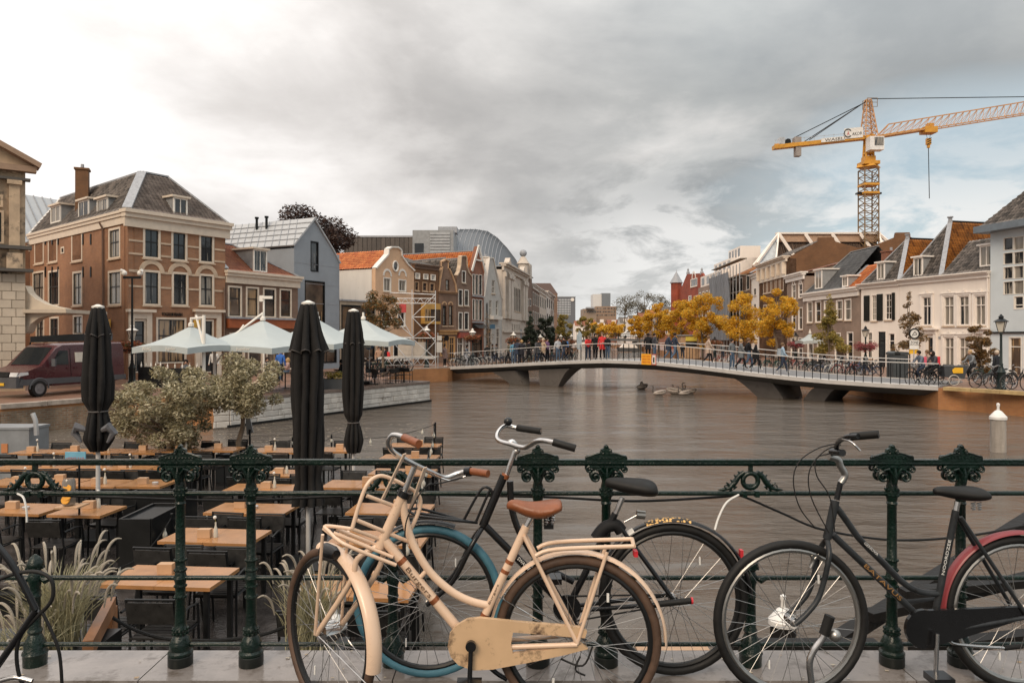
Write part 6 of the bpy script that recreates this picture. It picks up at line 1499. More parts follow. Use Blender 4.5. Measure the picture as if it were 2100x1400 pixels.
for kind,loc,fc_,lb,kw in[('stand',gq(2052-8,37.5),200,'person in dark jacket with pale hair behind the nearest lamp post',dict(top=(.03,.035,.045),legs=BLK,hair=(.5,.42,.33))),('walk',gq(8,39),30,'person in brown coat left of the maroon van windscreen',dict(top=BRN,legs=BLK,hair=DKH)),('stand',gq(22,38),120,'person in dark blue jacket in the crowd behind the van bonnet',dict(top=NVY,legs=BLK,hair=(.2,.1,.05))),('talk',gq(35,39.5),-40,'person in rust orange scarf nearest the van windscreen',dict(top=(.28,.12,.06),legs=BLK,hair=DKH)),('sit',gq(381,37),20,'dark haired person in grey jumper seated behind the black bar screen',dict(top=(.09,.10,.11),legs=BLK,hair=DKH)),('stand',gq(439,42),0,'waiter in white shirt standing under the pale parasol',dict(top=WHT,legs=BLK)),('sit',gq(548,41),30,'person in dark blue coat seated under the middle parasol',dict(top=NVY,legs=BLK)),('stand',gq(575,40),170,'person in bright blue jacket standing with back turned by the terrace',dict(top=(.03,.12,.42),legs=BLK,hair=LBR)),('sit',gq(590,41),-60,'person with long fair hair and pink top seated beside the blue jacket',dict(top=(.5,.33,.28),legs=DEN,hair=BLO,long_hair=True)),('sit',gq(700,37),-70,'person in black seated between the two closed black parasols',dict(top=BLK,legs=BLK,hair=(.02,.02,.02))),('sit',gq(756,42),60,'person in black coat seated right of the second closed parasol',dict(top=BLK,legs=BLK)),('stand',gq(777,52),20,'person with beige scarf among the parked bicycles by the peach house',dict(top=(.40,.24,.16),legs=BLK)),('stand',gq(791,50),-90,'person in black with red bag beside the scaffold',dict(top=BLK,legs=BLK,bag=RED,hair=DKH)),('stand',gq(999,66),0,'person in black near the lamp post with orange flowers, left bank',dict(top=BLK,legs=BLK)),('walk',gq(1010,68),90,'person in dark coat passing the grey gabled house',dict(top=(.05,.045,.04),legs=BLK)),('walk',gq(1018,70),-90,'person in black and white jacket before the stone bank building',dict(top=(.12,.12,.12),legs=BLK)),('walk',gq(1190,160),0,'tiny distant person in dark clothes left of the far bridge',dict(top=BLK)),('walk',gq(1400,80),0,'person in dark clothing under the yellow trees',dict(top=BLK,legs=NVY)),('stand',gq(1482,78),0,'person in grey under the yellow trees near kiosk',dict(top=GRY,legs=NVY)),('walk',gq(1690,58),60,'person in dark coat passing the brown terrace house',dict(top=(.04,.04,.05),legs=BLK)),('walk',gq(1726,55),-60,'person in brown jacket behind the row of parked bicycles',dict(top=BRN,legs=BLK))]:
 person(kind,loc,fc_,lb,group=GQ,**kw)
# ------------------------------------------------------------------ small bicycles
M_bkf=mat('bicycle frame paint',(.02,.02,.022),.35)
M_tyr=mat('bicycle tyre',(.03,.03,.03),.7)
M_spk=mat('bicycle spokes',(.4,.4,.4),.3,metal=.8)
def bike_proto():
 """city bicycle along X (front = -X), wheels on the ground at z=0, with parts"""
 r=bpy.data.objects.new('bicycle',None);COL.objects.link(r)
 def tor(cx):
  m=MB();m.tube([(cx+.33*cos(t*pi/10),0,.345+.33*sin(t*pi/10))for t in range(20)],.021,5,closed=True);w=m.build('wheel',M_tyr,r,local=True)
  m=MB()
  for i in range(12):a=pi*i/6;m.bar((cx,0,.345),(cx+.32*cos(a),0,.345+.32*sin(a)),.006)
  m.lathe([(.03,-.05),(.03,.05)],6,M=Matrix.Translation((cx,0,.345))@Matrix.Rotation(radians(90),4,'X'));s=m.build('spokes',M_spk,w,local=True);s['kind']='stuff'
 tor(-.54);tor(.54)
 m=MB();bb=(.08,0,.29);hd=(-.36,0,.80);sc_=(.22,0,.72)
 for p in([hd,bb],[(-.385,0,.90),(-.1,0,.56),(.13,0,.43)],[bb,sc_,(.25,0,.84)],[sc_,(.54,.05,.345)],[sc_,(.54,-.05,.345)],[bb,(.54,.05,.345)],[bb,(.54,-.05,.345)],[hd,(-.40,0,.95)],[hd,(-.50,.05,.5),(-.54,.05,.345)],[hd,(-.50,-.05,.5),(-.54,-.05,.345)]):m.tube(p,.017,6)
 m.tube([(.22,0,.70),(.40,0,.735),(.75,0,.73)],.012,5)
 m.build('frame',M_bkf,r,local=True,smooth=True)
 m=MB()
 for cx,a0,a1 in((-.54,20,140),(.54,5,150)):m.tube([(cx+.375*cos(radians(a0+(a1-a0)*i/9)),0,.345+.375*sin(radians(a0+(a1-a0)*i/9)))for i in range(10)],.022,5)
 m.build('mudguards',M_bkf,r,local=True)
 m=MB();m.tube([(-.22,.27,1.04),(-.36,.26,1.06),(-.43,.1,1.0),(-.42,0,.98),(-.43,-.1,1.0),(-.36,-.26,1.06),(-.22,-.27,1.04)],.012,6);m.tube([(-.40,0,.9),(-.42,0,.99)],.014,6);m.build('handlebar',M_galv,r,local=True,smooth=True)
 m=MB();m.tube([(.10,0,.90),(.2,0,.89),(.30,0,.90),(.35,0,.905)],[.025,.05,.09,.07],8,sx=.5);m.build('saddle',M_black,r,local=True,smooth=True)
 m=MB();m.lathe([(.09,-.01),(.09,.01)],10,M=Matrix.Translation((.08,-.04,.29))@Matrix.Rotation(radians(90),4,'X'));m.bar((.08,-.06,.29),(.14,-.06,.13),.02);m.bar((.08,.06,.29),(.02,.06,.45),.02);m.build('crank',M_galv,r,local=True)
 return r
BK=bike_proto()
tag(BK,'black city bicycle parked at the left bank end of the bridge','bicycle','bicycles parked on the quays');BK.location=gq(938,60);BK.rotation_euler=(0,.12,radians(-10))
brng=random.Random(5)
BCOL=[((.02,.02,.022),'black'),((.05,.05,.055),'dark grey'),((.42,.42,.42),'silver'),((.03,.045,.09),'dark blue'),((.6,.58,.55),'white'),((.02,.02,.022),'black'),((.22,.04,.03),'dark red'),((.015,.05,.035),'green')]
def bikes_row(n,pa,pb,where,face,jit=6,z=QZ):
 """bicycles between two plan points, side by side"""
 for i in range(n):
  t=(i+.5)/n;p=Vector((pa[0],pa[1],0)).lerp(Vector((pb[0],pb[1],0)),t)
  col_,cn=BCOL[brng.randrange(len(BCOL))];cm=cloth_m(col_)
  lt=brng.choice([M_tyr,M_tyr,mat('pale bicycle tyre',(.45,.42,.38),.7)])
  o=dup(BK,(p.x+brng.uniform(-.1,.1),p.y+brng.uniform(-.1,.1),z),radians(face+brng.uniform(-jit,jit)+(180 if brng.random()<.4 else 0)),'%s bicycle, %s from left %s'%(cn,ORD[i],where),'bicycles parked on the quays',brng.uniform(.94,1.05),{'bicycle frame paint':cm,'bicycle tyre':lt})
  o.rotation_euler=(radians(brng.uniform(-7,7)),0,o.rotation_euler.z)
def cloth_m(c):return mat('bike paint %.2f %.2f %.2f'%c,c,.35,var=.08)
bikes_row(15,gq(985,63)[:2],gq(1180,72)[:2],'in the row behind the bridge rail, left bank',40)
bikes_row(7,gq(940,59.5)[:2],gq(978,60.5)[:2],'in the cluster at the bridge left end',20)
bikes_row(9,gq(762,47)[:2],gq(835,52)[:2],'in the row below the scaffold',50)
bikes_row(9,gq(1470,62)[:2],gq(1640,50)[:2],'in the far row on the right bank',30)
bikes_row(14,gq(1600,54)[:2],gq(1800,46.5)[:2],'in the dense row before the brown terrace',25)
bikes_row(7,gq(1650,47.5)[:2],gq(1790,43)[:2],'in the row left of the grey bin',10)
bikes_row(3,gq(2005,35.5)[:2],gq(2100,33)[:2],'beside the nearest lamp post',8)
bikes_row(3,gq(1960,39.5)[:2],gq(2085,37.5)[:2],'behind the cargo tricycle',15)
for i,(px,D,tcol,lb,kw)in enumerate([(1888,37.0,GRY,'person in grey blue jacket riding a black bicycle off the bridge',dict(top=(.11,.13,.17),legs=NVY,shoe=WHT,hair=DKH,bag=(.65,.10,.16))),(1905,38.2,RED,'person in beige coat cycling behind the grey blue jacket',dict(top=(.42,.31,.26),legs=BLK,shoe=WHT,hair=LBR,coat=True)),(1916,37.4,RED,'person with long dark hair and bright red backpack cycling at the bridge end',dict(top=(.05,.05,.055),legs=BLK,hair=DKH,bag=(.65,.03,.05),long_hair=True)),(955,59.0,GRY,'person in grey jacket sitting on a bicycle at the left end of the bridge',dict(top=(.10,.11,.13),legs=(.3,.3,.32),hair=DKH)),(1993,38.5,GRY,'fair haired person in grey coat riding the cargo tricycle',dict(top=(.16,.17,.18),legs=BLK,hair=(.42,.28,.14)))]):
 loc=gq(px,D);person('cycle',loc,-80 if px>1000 else 80,lb,group=GQ,**kw)
 if px!=1993:
  o=dup(BK,loc,radians(10 if px>1000 else 170),'black bicycle ridden by the %s'%lb.replace('person ','person ').split(' riding')[0].split(' cycling')[0].split(' sitting')[0],'ridden bicycles')
ct_=thing('cargo_tricycle','cargo tricycle with dark grey box and yellow tag shaped plate','cargo bike',gq(1965,37.0))
o_=Vector(gq(1965,37.0));ex_=Vector((1,-.12,0)).normalized();ey_=Vector((.12,1,0)).normalized()
def CT(a,b,c):return o_+ex_*a+ey_*b+Vector((0,0,c))
M_cbx=mat('dark grey cargo box',(.045,.05,.055),.5)
m=MB();m.prism([CT(-.62,0,.42),CT(.30,0,.34),CT(.46,0,.98),CT(-.66,0,.98)],ey_*.75);m.build('cargo_box',M_cbx,ct_)
m=MB();m.prism([CT(-.24,-.015,.62),CT(.22,-.015,.62),CT(.22,-.015,.9),CT(-.16,-.015,.9),CT(-.28,-.015,.8),CT(-.28,-.015,.72)],-ey_*.012);m.build('yellow_plate',mat('yellow plate',(.75,.42,.02),.5),ct_)
def wheel_at(root,c,axis,R,tm,n=20,r=.024,name='wheel'):
 axis=Vector(axis).normalized();a=axis.cross(Vector((0,0,1))).normalized();b=a.cross(axis)
 m=MB();m.tube([c+a*(R*cos(2*pi*i/n))+b*(R*sin(2*pi*i/n))for i in range(n)],r,6,closed=True);w=m.build(name,tm,root,smooth=True)
 m=MB()
 for i in range(14):g=2*pi*i/14;m.bar(c,c+a*(R*cos(g))+b*(R*sin(g)),.006)
 s=m.build('spokes',M_spk,w);s['kind']='stuff'
M_ptyr=mat('pale bicycle tyre',(.45,.42,.38),.7)
for bb_ in(-.06,.81):wheel_at(ct_,CT(-.22,bb_,.27),ey_,.25,M_ptyr)
wheel_at(ct_,CT(1.25,.38,.34),ey_,.33,M_tyr)
m=MB();m.tube([CT(.3,.38,.4),CT(.8,.38,.33),CT(1.25,.38,.34)],.022,6);m.tube([CT(.8,.38,.33),CT(.95,.38,.85)],.02,6);m.tube([CT(1.25,.38,.34),CT(.95,.38,.75)],.014,6);m.tube([CT(.42,.38,.9),CT(.5,.38,1.05)],.018,6);m.tube([CT(.55,.1,1.05),CT(.48,.38,1.05),CT(.55,.66,1.05)],.014,6);m.build('frame',M_bkf,ct_,smooth=True)
m=MB();m.tube([CT(.85,.38,.9),CT(1.0,.38,.9),CT(1.1,.38,.91)],[.03,.07,.08],8,sx=.5);m.build('saddle',M_black,ct_,smooth=True)
lb_=thing('street_bin','tall dark grey street bin beside the parked bicycles at bridge end','bin',gq(1840,43.5));q=Vector(gq(1840,43.5))
M_bin=mat('dark grey bin',(.05,.058,.062),.4)
m=MB();m.box((q.x,q.y,1.75),(.86,.8,1.36));m.build('body',M_bin,lb_)
m=MB();m.prism([(q.x-.46,q.y-.44,2.44),(q.x+.46,q.y-.44,2.44),(q.x+.42,q.y-.44,2.6),(q.x-.3,q.y-.44,2.64),(q.x-.46,q.y-.44,2.56)],Vector((0,.86,0)));m.build('lid',M_bin,lb_)
m=MB();m.box((q.x-.02,q.y-.405,1.7),(.03,.02,1.2));m.build('door_gap',M_black,lb_);m=MB();m.box((q.x-.2,q.y-.45,2.5),(.3,.03,.1));m.build('opening',M_black,lb_)
# ------------------------------------------------------------------ street lamps with flower rings
M_lampg=mat('lantern glass',(.55,.52,.45),.15,var=.1)
M_fl=leaf_mat('flower basket leaves',[(.05,.07,.02),(.10,.10,.03),(.30,.06,.03),(.42,.12,.04),(.16,.05,.03)])
M_fp=leaf_mat('pink flower leaves',[(.05,.06,.02),(.32,.05,.08),(.45,.10,.12),(.10,.07,.03)])
def lamp(px,D,topy,label,basket=None,ground=QZ,white=False,scale=1.0):
 p=Vector(gq(px,D,ground));H_=ZY(topy,D)-ground;r=thing('street_lamp',label,'street lamp',tuple(p),group='street lamps on the quays')
 m=MB();m.lathe([(.22,0),(.22,.08),(.17,.14),(.17,.75),(.20,.80),(.13,.92),(.075,1.1),(.09,1.16),(.06,1.22),(.05,H_-.95),(.08,H_-.92),(.05,H_-.86),(.11,H_-.82)],10,tuple(p));m.build('post',mat('dark green lamp iron',(.02,.035,.035),.4),r,smooth=True)
 zb=p.z+H_-.82;m=MB();m.lathe([(.13,0),(.26,.46)],4,(p.x,p.y,zb));g=m.build('lantern',M_lampg,r)
 m=MB()
 for i in range(4):a=pi/2*i;m.bar((p.x+.135*cos(a),p.y+.135*sin(a),zb),(p.x+.27*cos(a),p.y+.27*sin(a),zb+.47),.02)
 m.build('lantern_frame',M_iron,g)
 m=MB();m.lathe([(.31,.46),(.32,.48),(.10,.62),(.10,.68),(.13,.69),(.06,.76),(.02,.82)],8,(p.x,p.y,zb));m.build('lantern_cap',M_white if white else M_iron,g,smooth=False)
 if basket:
  zc,rad,mm=basket;zc=ZY(zc,D);cl=[]
  b=thing('flower_basket','%s flower ring on the %s'%('pink' if mm is M_fp else 'orange',label.replace('street lamp','lamp')),'flowers',(p.x,p.y,zc),group='flower baskets on street lamps')
  for i in range(16):a=2*pi*i/8;q_=.62 if i<8 else .3;cl.append((p.x+rad*q_*cos(a),p.y+rad*q_*sin(a),zc+(random.uniform(-.1,.1)if i<8 else random.uniform(-.35,.2))*rad,rad*.42))
  leaf_cloud('blooms',cl,1500,.075,mm,b,int(px));m=MB();m.tube([(p.x+rad*.6*cos(pi*i/8),p.y+rad*.6*sin(pi*i/8),zc-.2)for i in range(16)],.04,5,closed=True);m.build('ring',M_iron,b)
lamp(2053,34.3,644,'nearest street lamp on the right bank beside the tricycle')
lamp(1775,56,668,'street lamp before the shuttered white house',(709,.95,M_fp))
lamp(1632,72,681,'street lamp before the narrow brick house',(706,.85,M_fp))
lamp(1466,80,690,'street lamp left of the yellow kiosk under trees',(703,.85,M_fl));lamp(1425,92,688,'street lamp among the yellow trees behind the bridge',(702,.85,M_fl))
lamp(271,39,664,'street lamp in front of the corner house door',(710,.78,M_fl),white=True)
lamp(969,62,673,'white capped street lamp by the bell gable house',(693,.75,M_fl),white=True)
lamp(1053,76,680,'white capped street lamp by the classical building',(698,.9,M_fl),white=True)
lamp(875,58,668,'street lamp behind the scaffold',(688,.8,M_fl),white=True)
for x,D in((1108,88),(1132,100),(1150,112),(1172,124)):lamp(x,D,685,'street lamp %s on the left bank'%{1108:'between the two dark firs',1132:'right of the second dark fir',1150:'before the white shop house',1172:'nearest the pale blue banner'}[x],(700,1.0,M_fl),white=True)
p=Vector(gq(271,37.5));cm_=thing('camera_mast','tall thin mast with two white camera heads before the corner house','mast',tuple(p));zt_=ZY(569,37.5)
m=MB();m.tube([p,p+Vector((0,0,zt_-1.05))],[.07,.045],8);m.bar((p.x-.45,p.y,zt_),(p.x+.45,p.y,zt_),.08,.12);m.build('mast',M_iron,cm_,smooth=True)
for sx in(-1,1):m=MB();m.sphere((p.x+sx*.4,p.y,zt_+.22),.14,10,8);m.tube([(p.x+sx*.4,p.y,zt_+.3),(p.x+sx*.55,p.y-.1,zt_+.36)],.08,8);m.build('camera',M_white,cm_,smooth=True)
p=Vector(gq(541,37));cm2=thing('camera_mast','white mast with square boxes rising behind the middle parasol','mast',tuple(p));zt_=ZY(608,37)
m=MB();m.tube([p,p+Vector((0,0,zt_-1.05))],.05,8);m.build('mast',M_white,cm2);m=MB();m.box((p.x-.1,p.y,zt_-.1),(.2,.15,.3));m.box((p.x+.2,p.y-.05,zt_-.05),(.5,.12,.14));m.build('camera',M_white,cm2)
p=Vector(gq(1874,42));ts=thing('traffic_sign','round bicycle sign with white text plates on a post before the white house','sign',tuple(p));s_=42/F
m=MB();m.tube([p,(p.x,p.y,ZY(672,42))],.035,6);m.build('post',M_galv,ts)
zc=ZY(684,42);m=MB();m.tube([(p.x+.27*cos(pi*i/10),p.y-.06,zc+.27*sin(pi*i/10))for i in range(20)],.045,6,closed=True);rg=m.build('round_sign',M_black,ts)
m=MB();m.lathe([(.25,0),(.25,.02)],18,M=Matrix.Translation((p.x,p.y-.05,zc))@Matrix.Rotation(radians(90),4,'X'));m.build('sign_face',M_board,rg)
m=MB();m.bar((p.x-.14,p.y-.08,zc-.1),(p.x+.14,p.y-.08,zc-.05),.02);m.bar((p.x+.14,p.y-.08,zc-.05),(p.x+.02,p.y-.08,zc+.12),.02);m.bar((p.x-.14,p.y-.08,zc-.1),(p.x+.02,p.y-.08,zc+.12),.02);m.build('bicycle_symbol',M_black,rg)
for z0_,z1_,tx in((707,697,'ZONE'),(716,708,None)):
 a=Vector((p.x-.26,p.y-.05,ZY(z0_,42)));m=MB();hh_=(z0_-z1_)*s_;m.prism([a,a+Vector((.52,0,0)),a+Vector((.52,0,hh_)),a+Vector((0,0,hh_))],Vector((0,.02,0)));o=m.build('text_plate',M_board,ts)
 if tx:text3(o,tx,a+Vector((.04,-.008,.05)),Vector((1,0,0)),Vector((0,0,1)),.44,hh_*.6,M_black,depth=.002)
m=MB();m.box((p.x,p.y,ZY(720,42)),(.5,.02,.3));m.build('yellow_plate',MATS['yellow plate'],ts)
# ------------------------------------------------------------------ swans
def swan(px,y,s,face,label,tuck=False):
 p=G(px,y,0.0);p.z=0;r=thing('swan',label,'swan',tuple(p),face,'swans on the canal')
 M_sw=mat('grey brown cygnet feathers',(.34,.29,.25),.8,var=.3,scale=8,bump=.4,bscale=20)
 m=MB();m.tube([(-.42,0,.12),(-.30,0,.12),(-.1,0,.14),(.15,0,.15),(.32,0,.2),(.42,0,.28)],[.06,.14,.19,.18,.12,.02],10,sx=.85);body=m.build('body',M_sw,r,local=True,smooth=True)
 if not tuck:
  m=MB();m.tube([(-.36,0,.16),(-.46,0,.28),(-.42,0,.42),(-.40,0,.52),(-.45,0,.58),(-.52,0,.57)],[.06,.045,.035,.035,.045,.02],8);m.build('neck',mat('dark cygnet neck',(.09,.075,.065),.8),r,local=True,smooth=True)
  m=MB();m.tube([(-.52,0,.57),(-.60,0,.55)],[.018,.008],6);m.build('bill',M_black,r,local=True)
 else:
  m=MB();m.tube([(.0,0,.2),(-.05,0,.42),(-.02,0,.5)],[.17,.11,.03],8);m.build('tail',M_sw,r,local=True,smooth=True)
 for sx in(-1,1):m=MB();m.tube([(-.2,sx*.13,.22),(.1,sx*.15,.27),(.38,sx*.08,.32)],[.05,.09,.02],8,sx=.6);m.build('wing',M_sw,r,local=True,smooth=True)
 r.scale=(s,s,s)
swan(1317,797,1.0,.3,'upending pale swan with its tail up, leftmost of the swans',True);swan(1353,810,.95,0,'grey swan with raised neck just right of the upending one')
swan(1383,807,1.15,3.0,'largest grey swan near the middle of the group');swan(1390,805,.85,.4,'small dark swan tucked behind the largest swan');swan(1404,810,.9,.2,'low grey swan second from the right');swan(1417,806,.85,.1,'dark swan at the right end of the group')
# ------------------------------------------------------------------ trees
L_yel=leaf_mat('yellow autumn leaves',[(.66,.34,.02),(.80,.47,.03),(.55,.27,.015),(.30,.24,.04),(.86,.56,.06),(.74,.42,.03)],trans=.4)
L_yg=leaf_mat('yellow green leaves',[(.22,.19,.04),(.38,.27,.05),(.14,.14,.04),(.48,.32,.07)],trans=.3)
L_brz=leaf_mat('bronze leaves',[(.10,.075,.03),(.26,.13,.04),(.07,.06,.03),(.34,.20,.07)],trans=.25)
L_aut=leaf_mat('dark green and orange leaves',[(.05,.055,.02),(.07,.07,.025),(.30,.13,.03),(.10,.07,.03)],trans=.2)
L_fir=leaf_mat('dark fir needles',[(.018,.028,.018),(.03,.045,.03),(.05,.055,.03)],trans=.1)
L_cop=leaf_mat('copper beech leaves',[(.030,.016,.014),(.05,.026,.02),(.07,.035,.02)],trans=.1)
L_far=leaf_mat('grey green sparse leaves',[(.10,.095,.06),(.15,.13,.08),(.08,.07,.05)],trans=.2)
L_oliv=leaf_mat('olive leaves',[(.20,.175,.09),(.38,.34,.20),(.58,.52,.36),(.28,.23,.12),(.09,.08,.04),(.55,.48,.33)],trans=.2)
GT='yellow street trees along the right bank'
def px_tree(name,px,D,ytop,ybot,wpx,leafm,n,ls,label,seed,group=None,z0=QZ,**kw):
 p=gq(px,D,z0);s=D/F;zc=(ZY(ytop,D)+ZY(ybot,D))/2-z0
 return tree(name,label,'tree',p,zc*2,zc,(wpx/2*s,wpx/2*s,(ybot-ytop)/2*s),leafm,n,ls,seed=seed,group=group,**kw)
px_tree('street_tree',1592,63,592,704,79,L_yel,9500,.11,'bright yellow tree with visible trunk in front of the tall brown house',3,GT,clumps=40,trunk_r=.13)
px_tree('street_tree',1524,70,602,708,84,L_yel,9500,.115,'wide yellow tree covering the lower scaffold netting',4,GT,clumps=40)
px_tree('street_tree',1440,84,592,712,79,L_yel,9000,.14,'full yellow tree right below the white topped row house',5,GT,clumps=36)
px_tree('street_tree',1397,98,606,696,69,L_yel,8000,.16,'broad yellow tree in front of the red turret house',6,GT,clumps=34)
px_tree('street_tree',1350,116,624,690,61,L_yel,6500,.19,'yellow tree just right of the white van',7,GT,clumps=28)
px_tree('street_tree',1312,145,646,690,43,L_yel,4500,.22,'low yellow tree behind the white van',8,GT)
px_tree('street_tree',1262,190,658,692,48,L_yel,4000,.27,'small orange tree left of the white van',9,GT)
px_tree('street_tree',1228,200,660,694,37,L_yel,3500,.27,'small orange tree above the left part of the far bridge',10,GT)
px_tree('street_tree',1203,150,647,700,36,L_yg,3500,.19,'green yellow tree on the left bank before the far bridge',11,'trees on the left bank')
px_tree('street_tree',1157,128,645,700,42,L_yg,3800,.17,'yellow green tree left of the pale blue banner',12,'trees on the left bank')
px_tree('young_tree',1701,54,606,722,74,L_yg,5500,.10,'young cone shaped yellow green tree before the brown terrace house',13,cone=True,clumps=44,trunk_r=.06)
px_tree('young_tree',1866,44,594,716,72,L_brz,2800,.085,'slim bronze leaved sapling before the wide white house',14,cone=True,clumps=40,trunk_r=.05,clump_r=.28)
px_tree('climbing_shrub',2008,45,668,772,62,L_brz,6500,.09,'bronze and green climbing shrub against the white house by the lamp',15,clumps=34,trunk_r=.05)
px_tree('autumn_tree',786,45,590,692,78,L_aut,3600,.10,'thin autumn tree with dark green and orange leaves before the peach house',16,clumps=34,trunk_r=.08,clump_r=.35)
px_tree('fir_tree',1087,84,640,712,38,L_fir,4500,.17,'dark fir tree in front of the classical building',17,'dark firs on the left bank',cone=True,clumps=40,barkm=M_bark_d)
px_tree('fir_tree',1122,96,645,712,44,L_fir,4500,.18,'second dark fir, right of the first one on left bank',18,'dark firs on the left bank',clumps=36,barkm=M_bark_d)
px_tree('bare_tree',1003,68,640,720,26,L_brz,160,.08,'almost bare thin tree before the grey gabled house',19,trunk_r=.05,limbs=9)
px_tree('beech_tree',632,74,436,530,165,L_cop,13000,.2,'dark copper beech crown rising behind the zinc building',20,clumps=60,trunk_r=.3,barkm=M_bark_d)
for i,(x,yt,w_)in enumerate(((1281,602,44),(1321,598,48),(1356,601,40))):px_tree('far_tree',x,262,yt,652,w_,L_far,2200,.28,'%s tall thin grey tree beyond the yellow trees'%('leftmost','middle','rightmost')[i],30+i,'tall thin trees at the far end',clumps=34,trunk_r=.3,clump_r=1.6)
def simple(name,label,cat,parts,loc):
 r=thing(name,label,cat,loc)
 for nm,m,mt in parts:m.build(nm,mt,r)
 return r
a=W(1183,716,118);M_ban=mat('pale blue banner cloth',(.38,.46,.52),.7)
simple('feather_banner','pale blue feather banner at the far left bank','banner',[('cloth',MB().prism([a,a+Vector((.75,0,0)),a+Vector((.8,0,2.4)),a+Vector((.4,0,3.0)),a+Vector((0,0,2.2))],(0,.05,0)),M_ban),('pole',MB().tube([a+Vector((-.03,0,-.5)),a+Vector((-.03,0,2.9))],.03,5),M_galv)],tuple(a))
a=W(1398,722,86);M_kyel=mat('yellow kiosk board',(.62,.50,.08),.5)
simple('kiosk','tan kiosk with yellow upper board under the yellow trees','kiosk',[('body',MB().box((a.x+1,a.y+1,a.z+.6),(2.2,2,2.6)),M_tan),('board',MB().box((a.x+1.1,a.y-.04,a.z+1.55),(1.3,.06,.5)),M_kyel),('hatch',MB().box((a.x+1.1,a.y-.03,a.z+.95),(1.3,.05,.55)),M_black),('roof',MB().box((a.x+1,a.y+1,a.z+1.97),(2.5,2.4,.12)),M_lead)],tuple(a))
M_canv=mat('pale grey green canvas',(.40,.44,.44),.75,var=.07,scale=1.5,bump=.15,bscale=6)
def open_parasol(px,yr,ya,D,w,rot,label,txt=(),mast=None,group='open pale parasols'):
 zr_,za_=ZY(yr,D),ZY(ya,D);c=P2(px,D);r=thing('open_parasol',label,'parasol',(c.x,c.y,QZ),group=group)
 R_=w/sqrt(2);m=MB();vs=[(c.x,c.y,za_)];n=4;seg=6
 rim=[]
 for i in range(4):
  a0=rot+pi/2*i;a1=a0+pi/2;P0=Vector((c.x+R_*cos(a0),c.y+R_*sin(a0),zr_));P1=Vector((c.x+R_*cos(a1),c.y+R_*sin(a1),zr_))
  for k in range(seg):t=k/seg;q=P0.lerp(P1,t);q.z+=.10*sin(pi*t);rim.append(q)
 k=len(rim);ap=Vector((c.x,c.y,za_));m.v=[tuple(ap)]
 for t in(.35,.7,1.0):m.v+=[tuple(ap.lerp(q,t)-Vector((0,0,.12*sin(pi*t))))for q in rim]
 m.f=[(0,1+i,1+(i+1)%k)for i in range(k)]
 for b in(0,1):m.f+=[(1+b*k+i,1+b*k+(i+1)%k,1+(b+1)*k+(i+1)%k,1+(b+1)*k+i)for i in range(k)]
 cn=m.build('canopy',M_canv,r,smooth=True,angle=25)
 v=MB();v.v=[tuple(q)for q in rim]+[(q.x,q.y,q.z-.24)for q in rim];v.f=[(i,(i+1)%k,k+(i+1)%k,k+i)for i in range(k)];v.build('valance',M_canv,cn)
 m=MB();m.lathe([(.12,-.02),(.12,.1),(.06,.14),(.05,.34)],8,tuple(ap));m.build('hub',M_white,r)
 m=MB()
 if mast:
  b=P2(mast[0],mast[2]);zt=ZY(mast[1],mast[2]);b.z=QZ;t=Vector((b.x,b.y,zt));m.tube([b,t],.07,8);m.tube([t-Vector((0,0,.1)),ap+Vector((0,0,.3))],.05,6);m.tube([b.lerp(t,.62),t.lerp(ap,.6)+Vector((0,0,.25))],.045,6)
 else:m.tube([(c.x,c.y,QZ),ap],.04,8)
 m.build('mast',M_white,r,smooth=True)
 m=MB();m.box((c.x if not mast else b.x,c.y if not mast else b.y,QZ+.1),(.8,.8,.14));m.build('foot',M_black,r)
 for s,side,t0,t1 in txt:
  P0,P1=rim[side*seg],rim[(side*seg+seg)%k];e_=(P1-P0)
  if e_.x<0:P0,P1=P1,P0;e_=-e_
  nn=Vector((e_.y,-e_.x,0)).normalized();text3(cn,s,P0.lerp(P1,t0)+nn*.02+Vector((0,0,-.12)),e_,Vector((0,0,1)),e_.length*(t1-t0),.15,M_white,depth=.004)
 return r
open_parasol(392,712,668,30.5,3.1,radians(200),'leftmost open pale parasol beside the white mast',[('WAAG',0,.2,.36),('Jupiler',0,.62,.8)],mast=(418,646,29.5))
open_parasol(539,712,656,32.5,4.4,radians(205),'large open pale parasol with cream lettering, left of the middle closed one',[('WAAG',0,.12,.24),('Jupiler',0,.6,.76),('WAAG',1,.4,.62)],mast=(440,712,31.5))
open_parasol(651,705,654,35.5,3.8,radians(210),'open pale parasol half hidden behind the middle closed black parasol',[])
open_parasol(745,700,654,38.0,4.2,radians(215),'rightmost open pale parasol by the thin autumn tree',[])
open_parasol(1661,700,683,64,1.9,radians(225),'small grey parasol beside the yellow green young tree',[],group='small parasols on the right bank')
for i,(x0,x1,D,lb)in enumerate(((285,334,35.5,'left half of the black wind screen before the shop window'),(336,412,34.0,'right half of the black wind screen before the shop window'))):
 a,b=P2(x0,D),P2(x1,D);m=MB();m.box(((a.x+b.x)/2,D,QZ+.5),(b.x-a.x,.06,1.0));r=thing('wind_screen',lb,'screen',(a.x,D,QZ),group='black wind screens');m.build('panel',M_black,r)
 for x in(a.x,b.x):m=MB();m.box((x,D+.01,QZ+.55),(.07,.07,1.12));m.build('post',M_iron,r)
 for k in range(5):m=MB();m.lathe([(.035,0),(.04,.1),(.015,.16),(.015,.24)],6,(a.x+(b.x-a.x)*(k+.5)/5,D,QZ+1.003));tag(m.build('bottle',M_lampg if k%2 else M_white),'small %s bottle on the %s, %s from left'%('pale' if k%2 else 'white',lb.split(' before')[0],ORD[k]),'bottle','bottles on the wind screen ledge')
rng_t=random.Random(9)
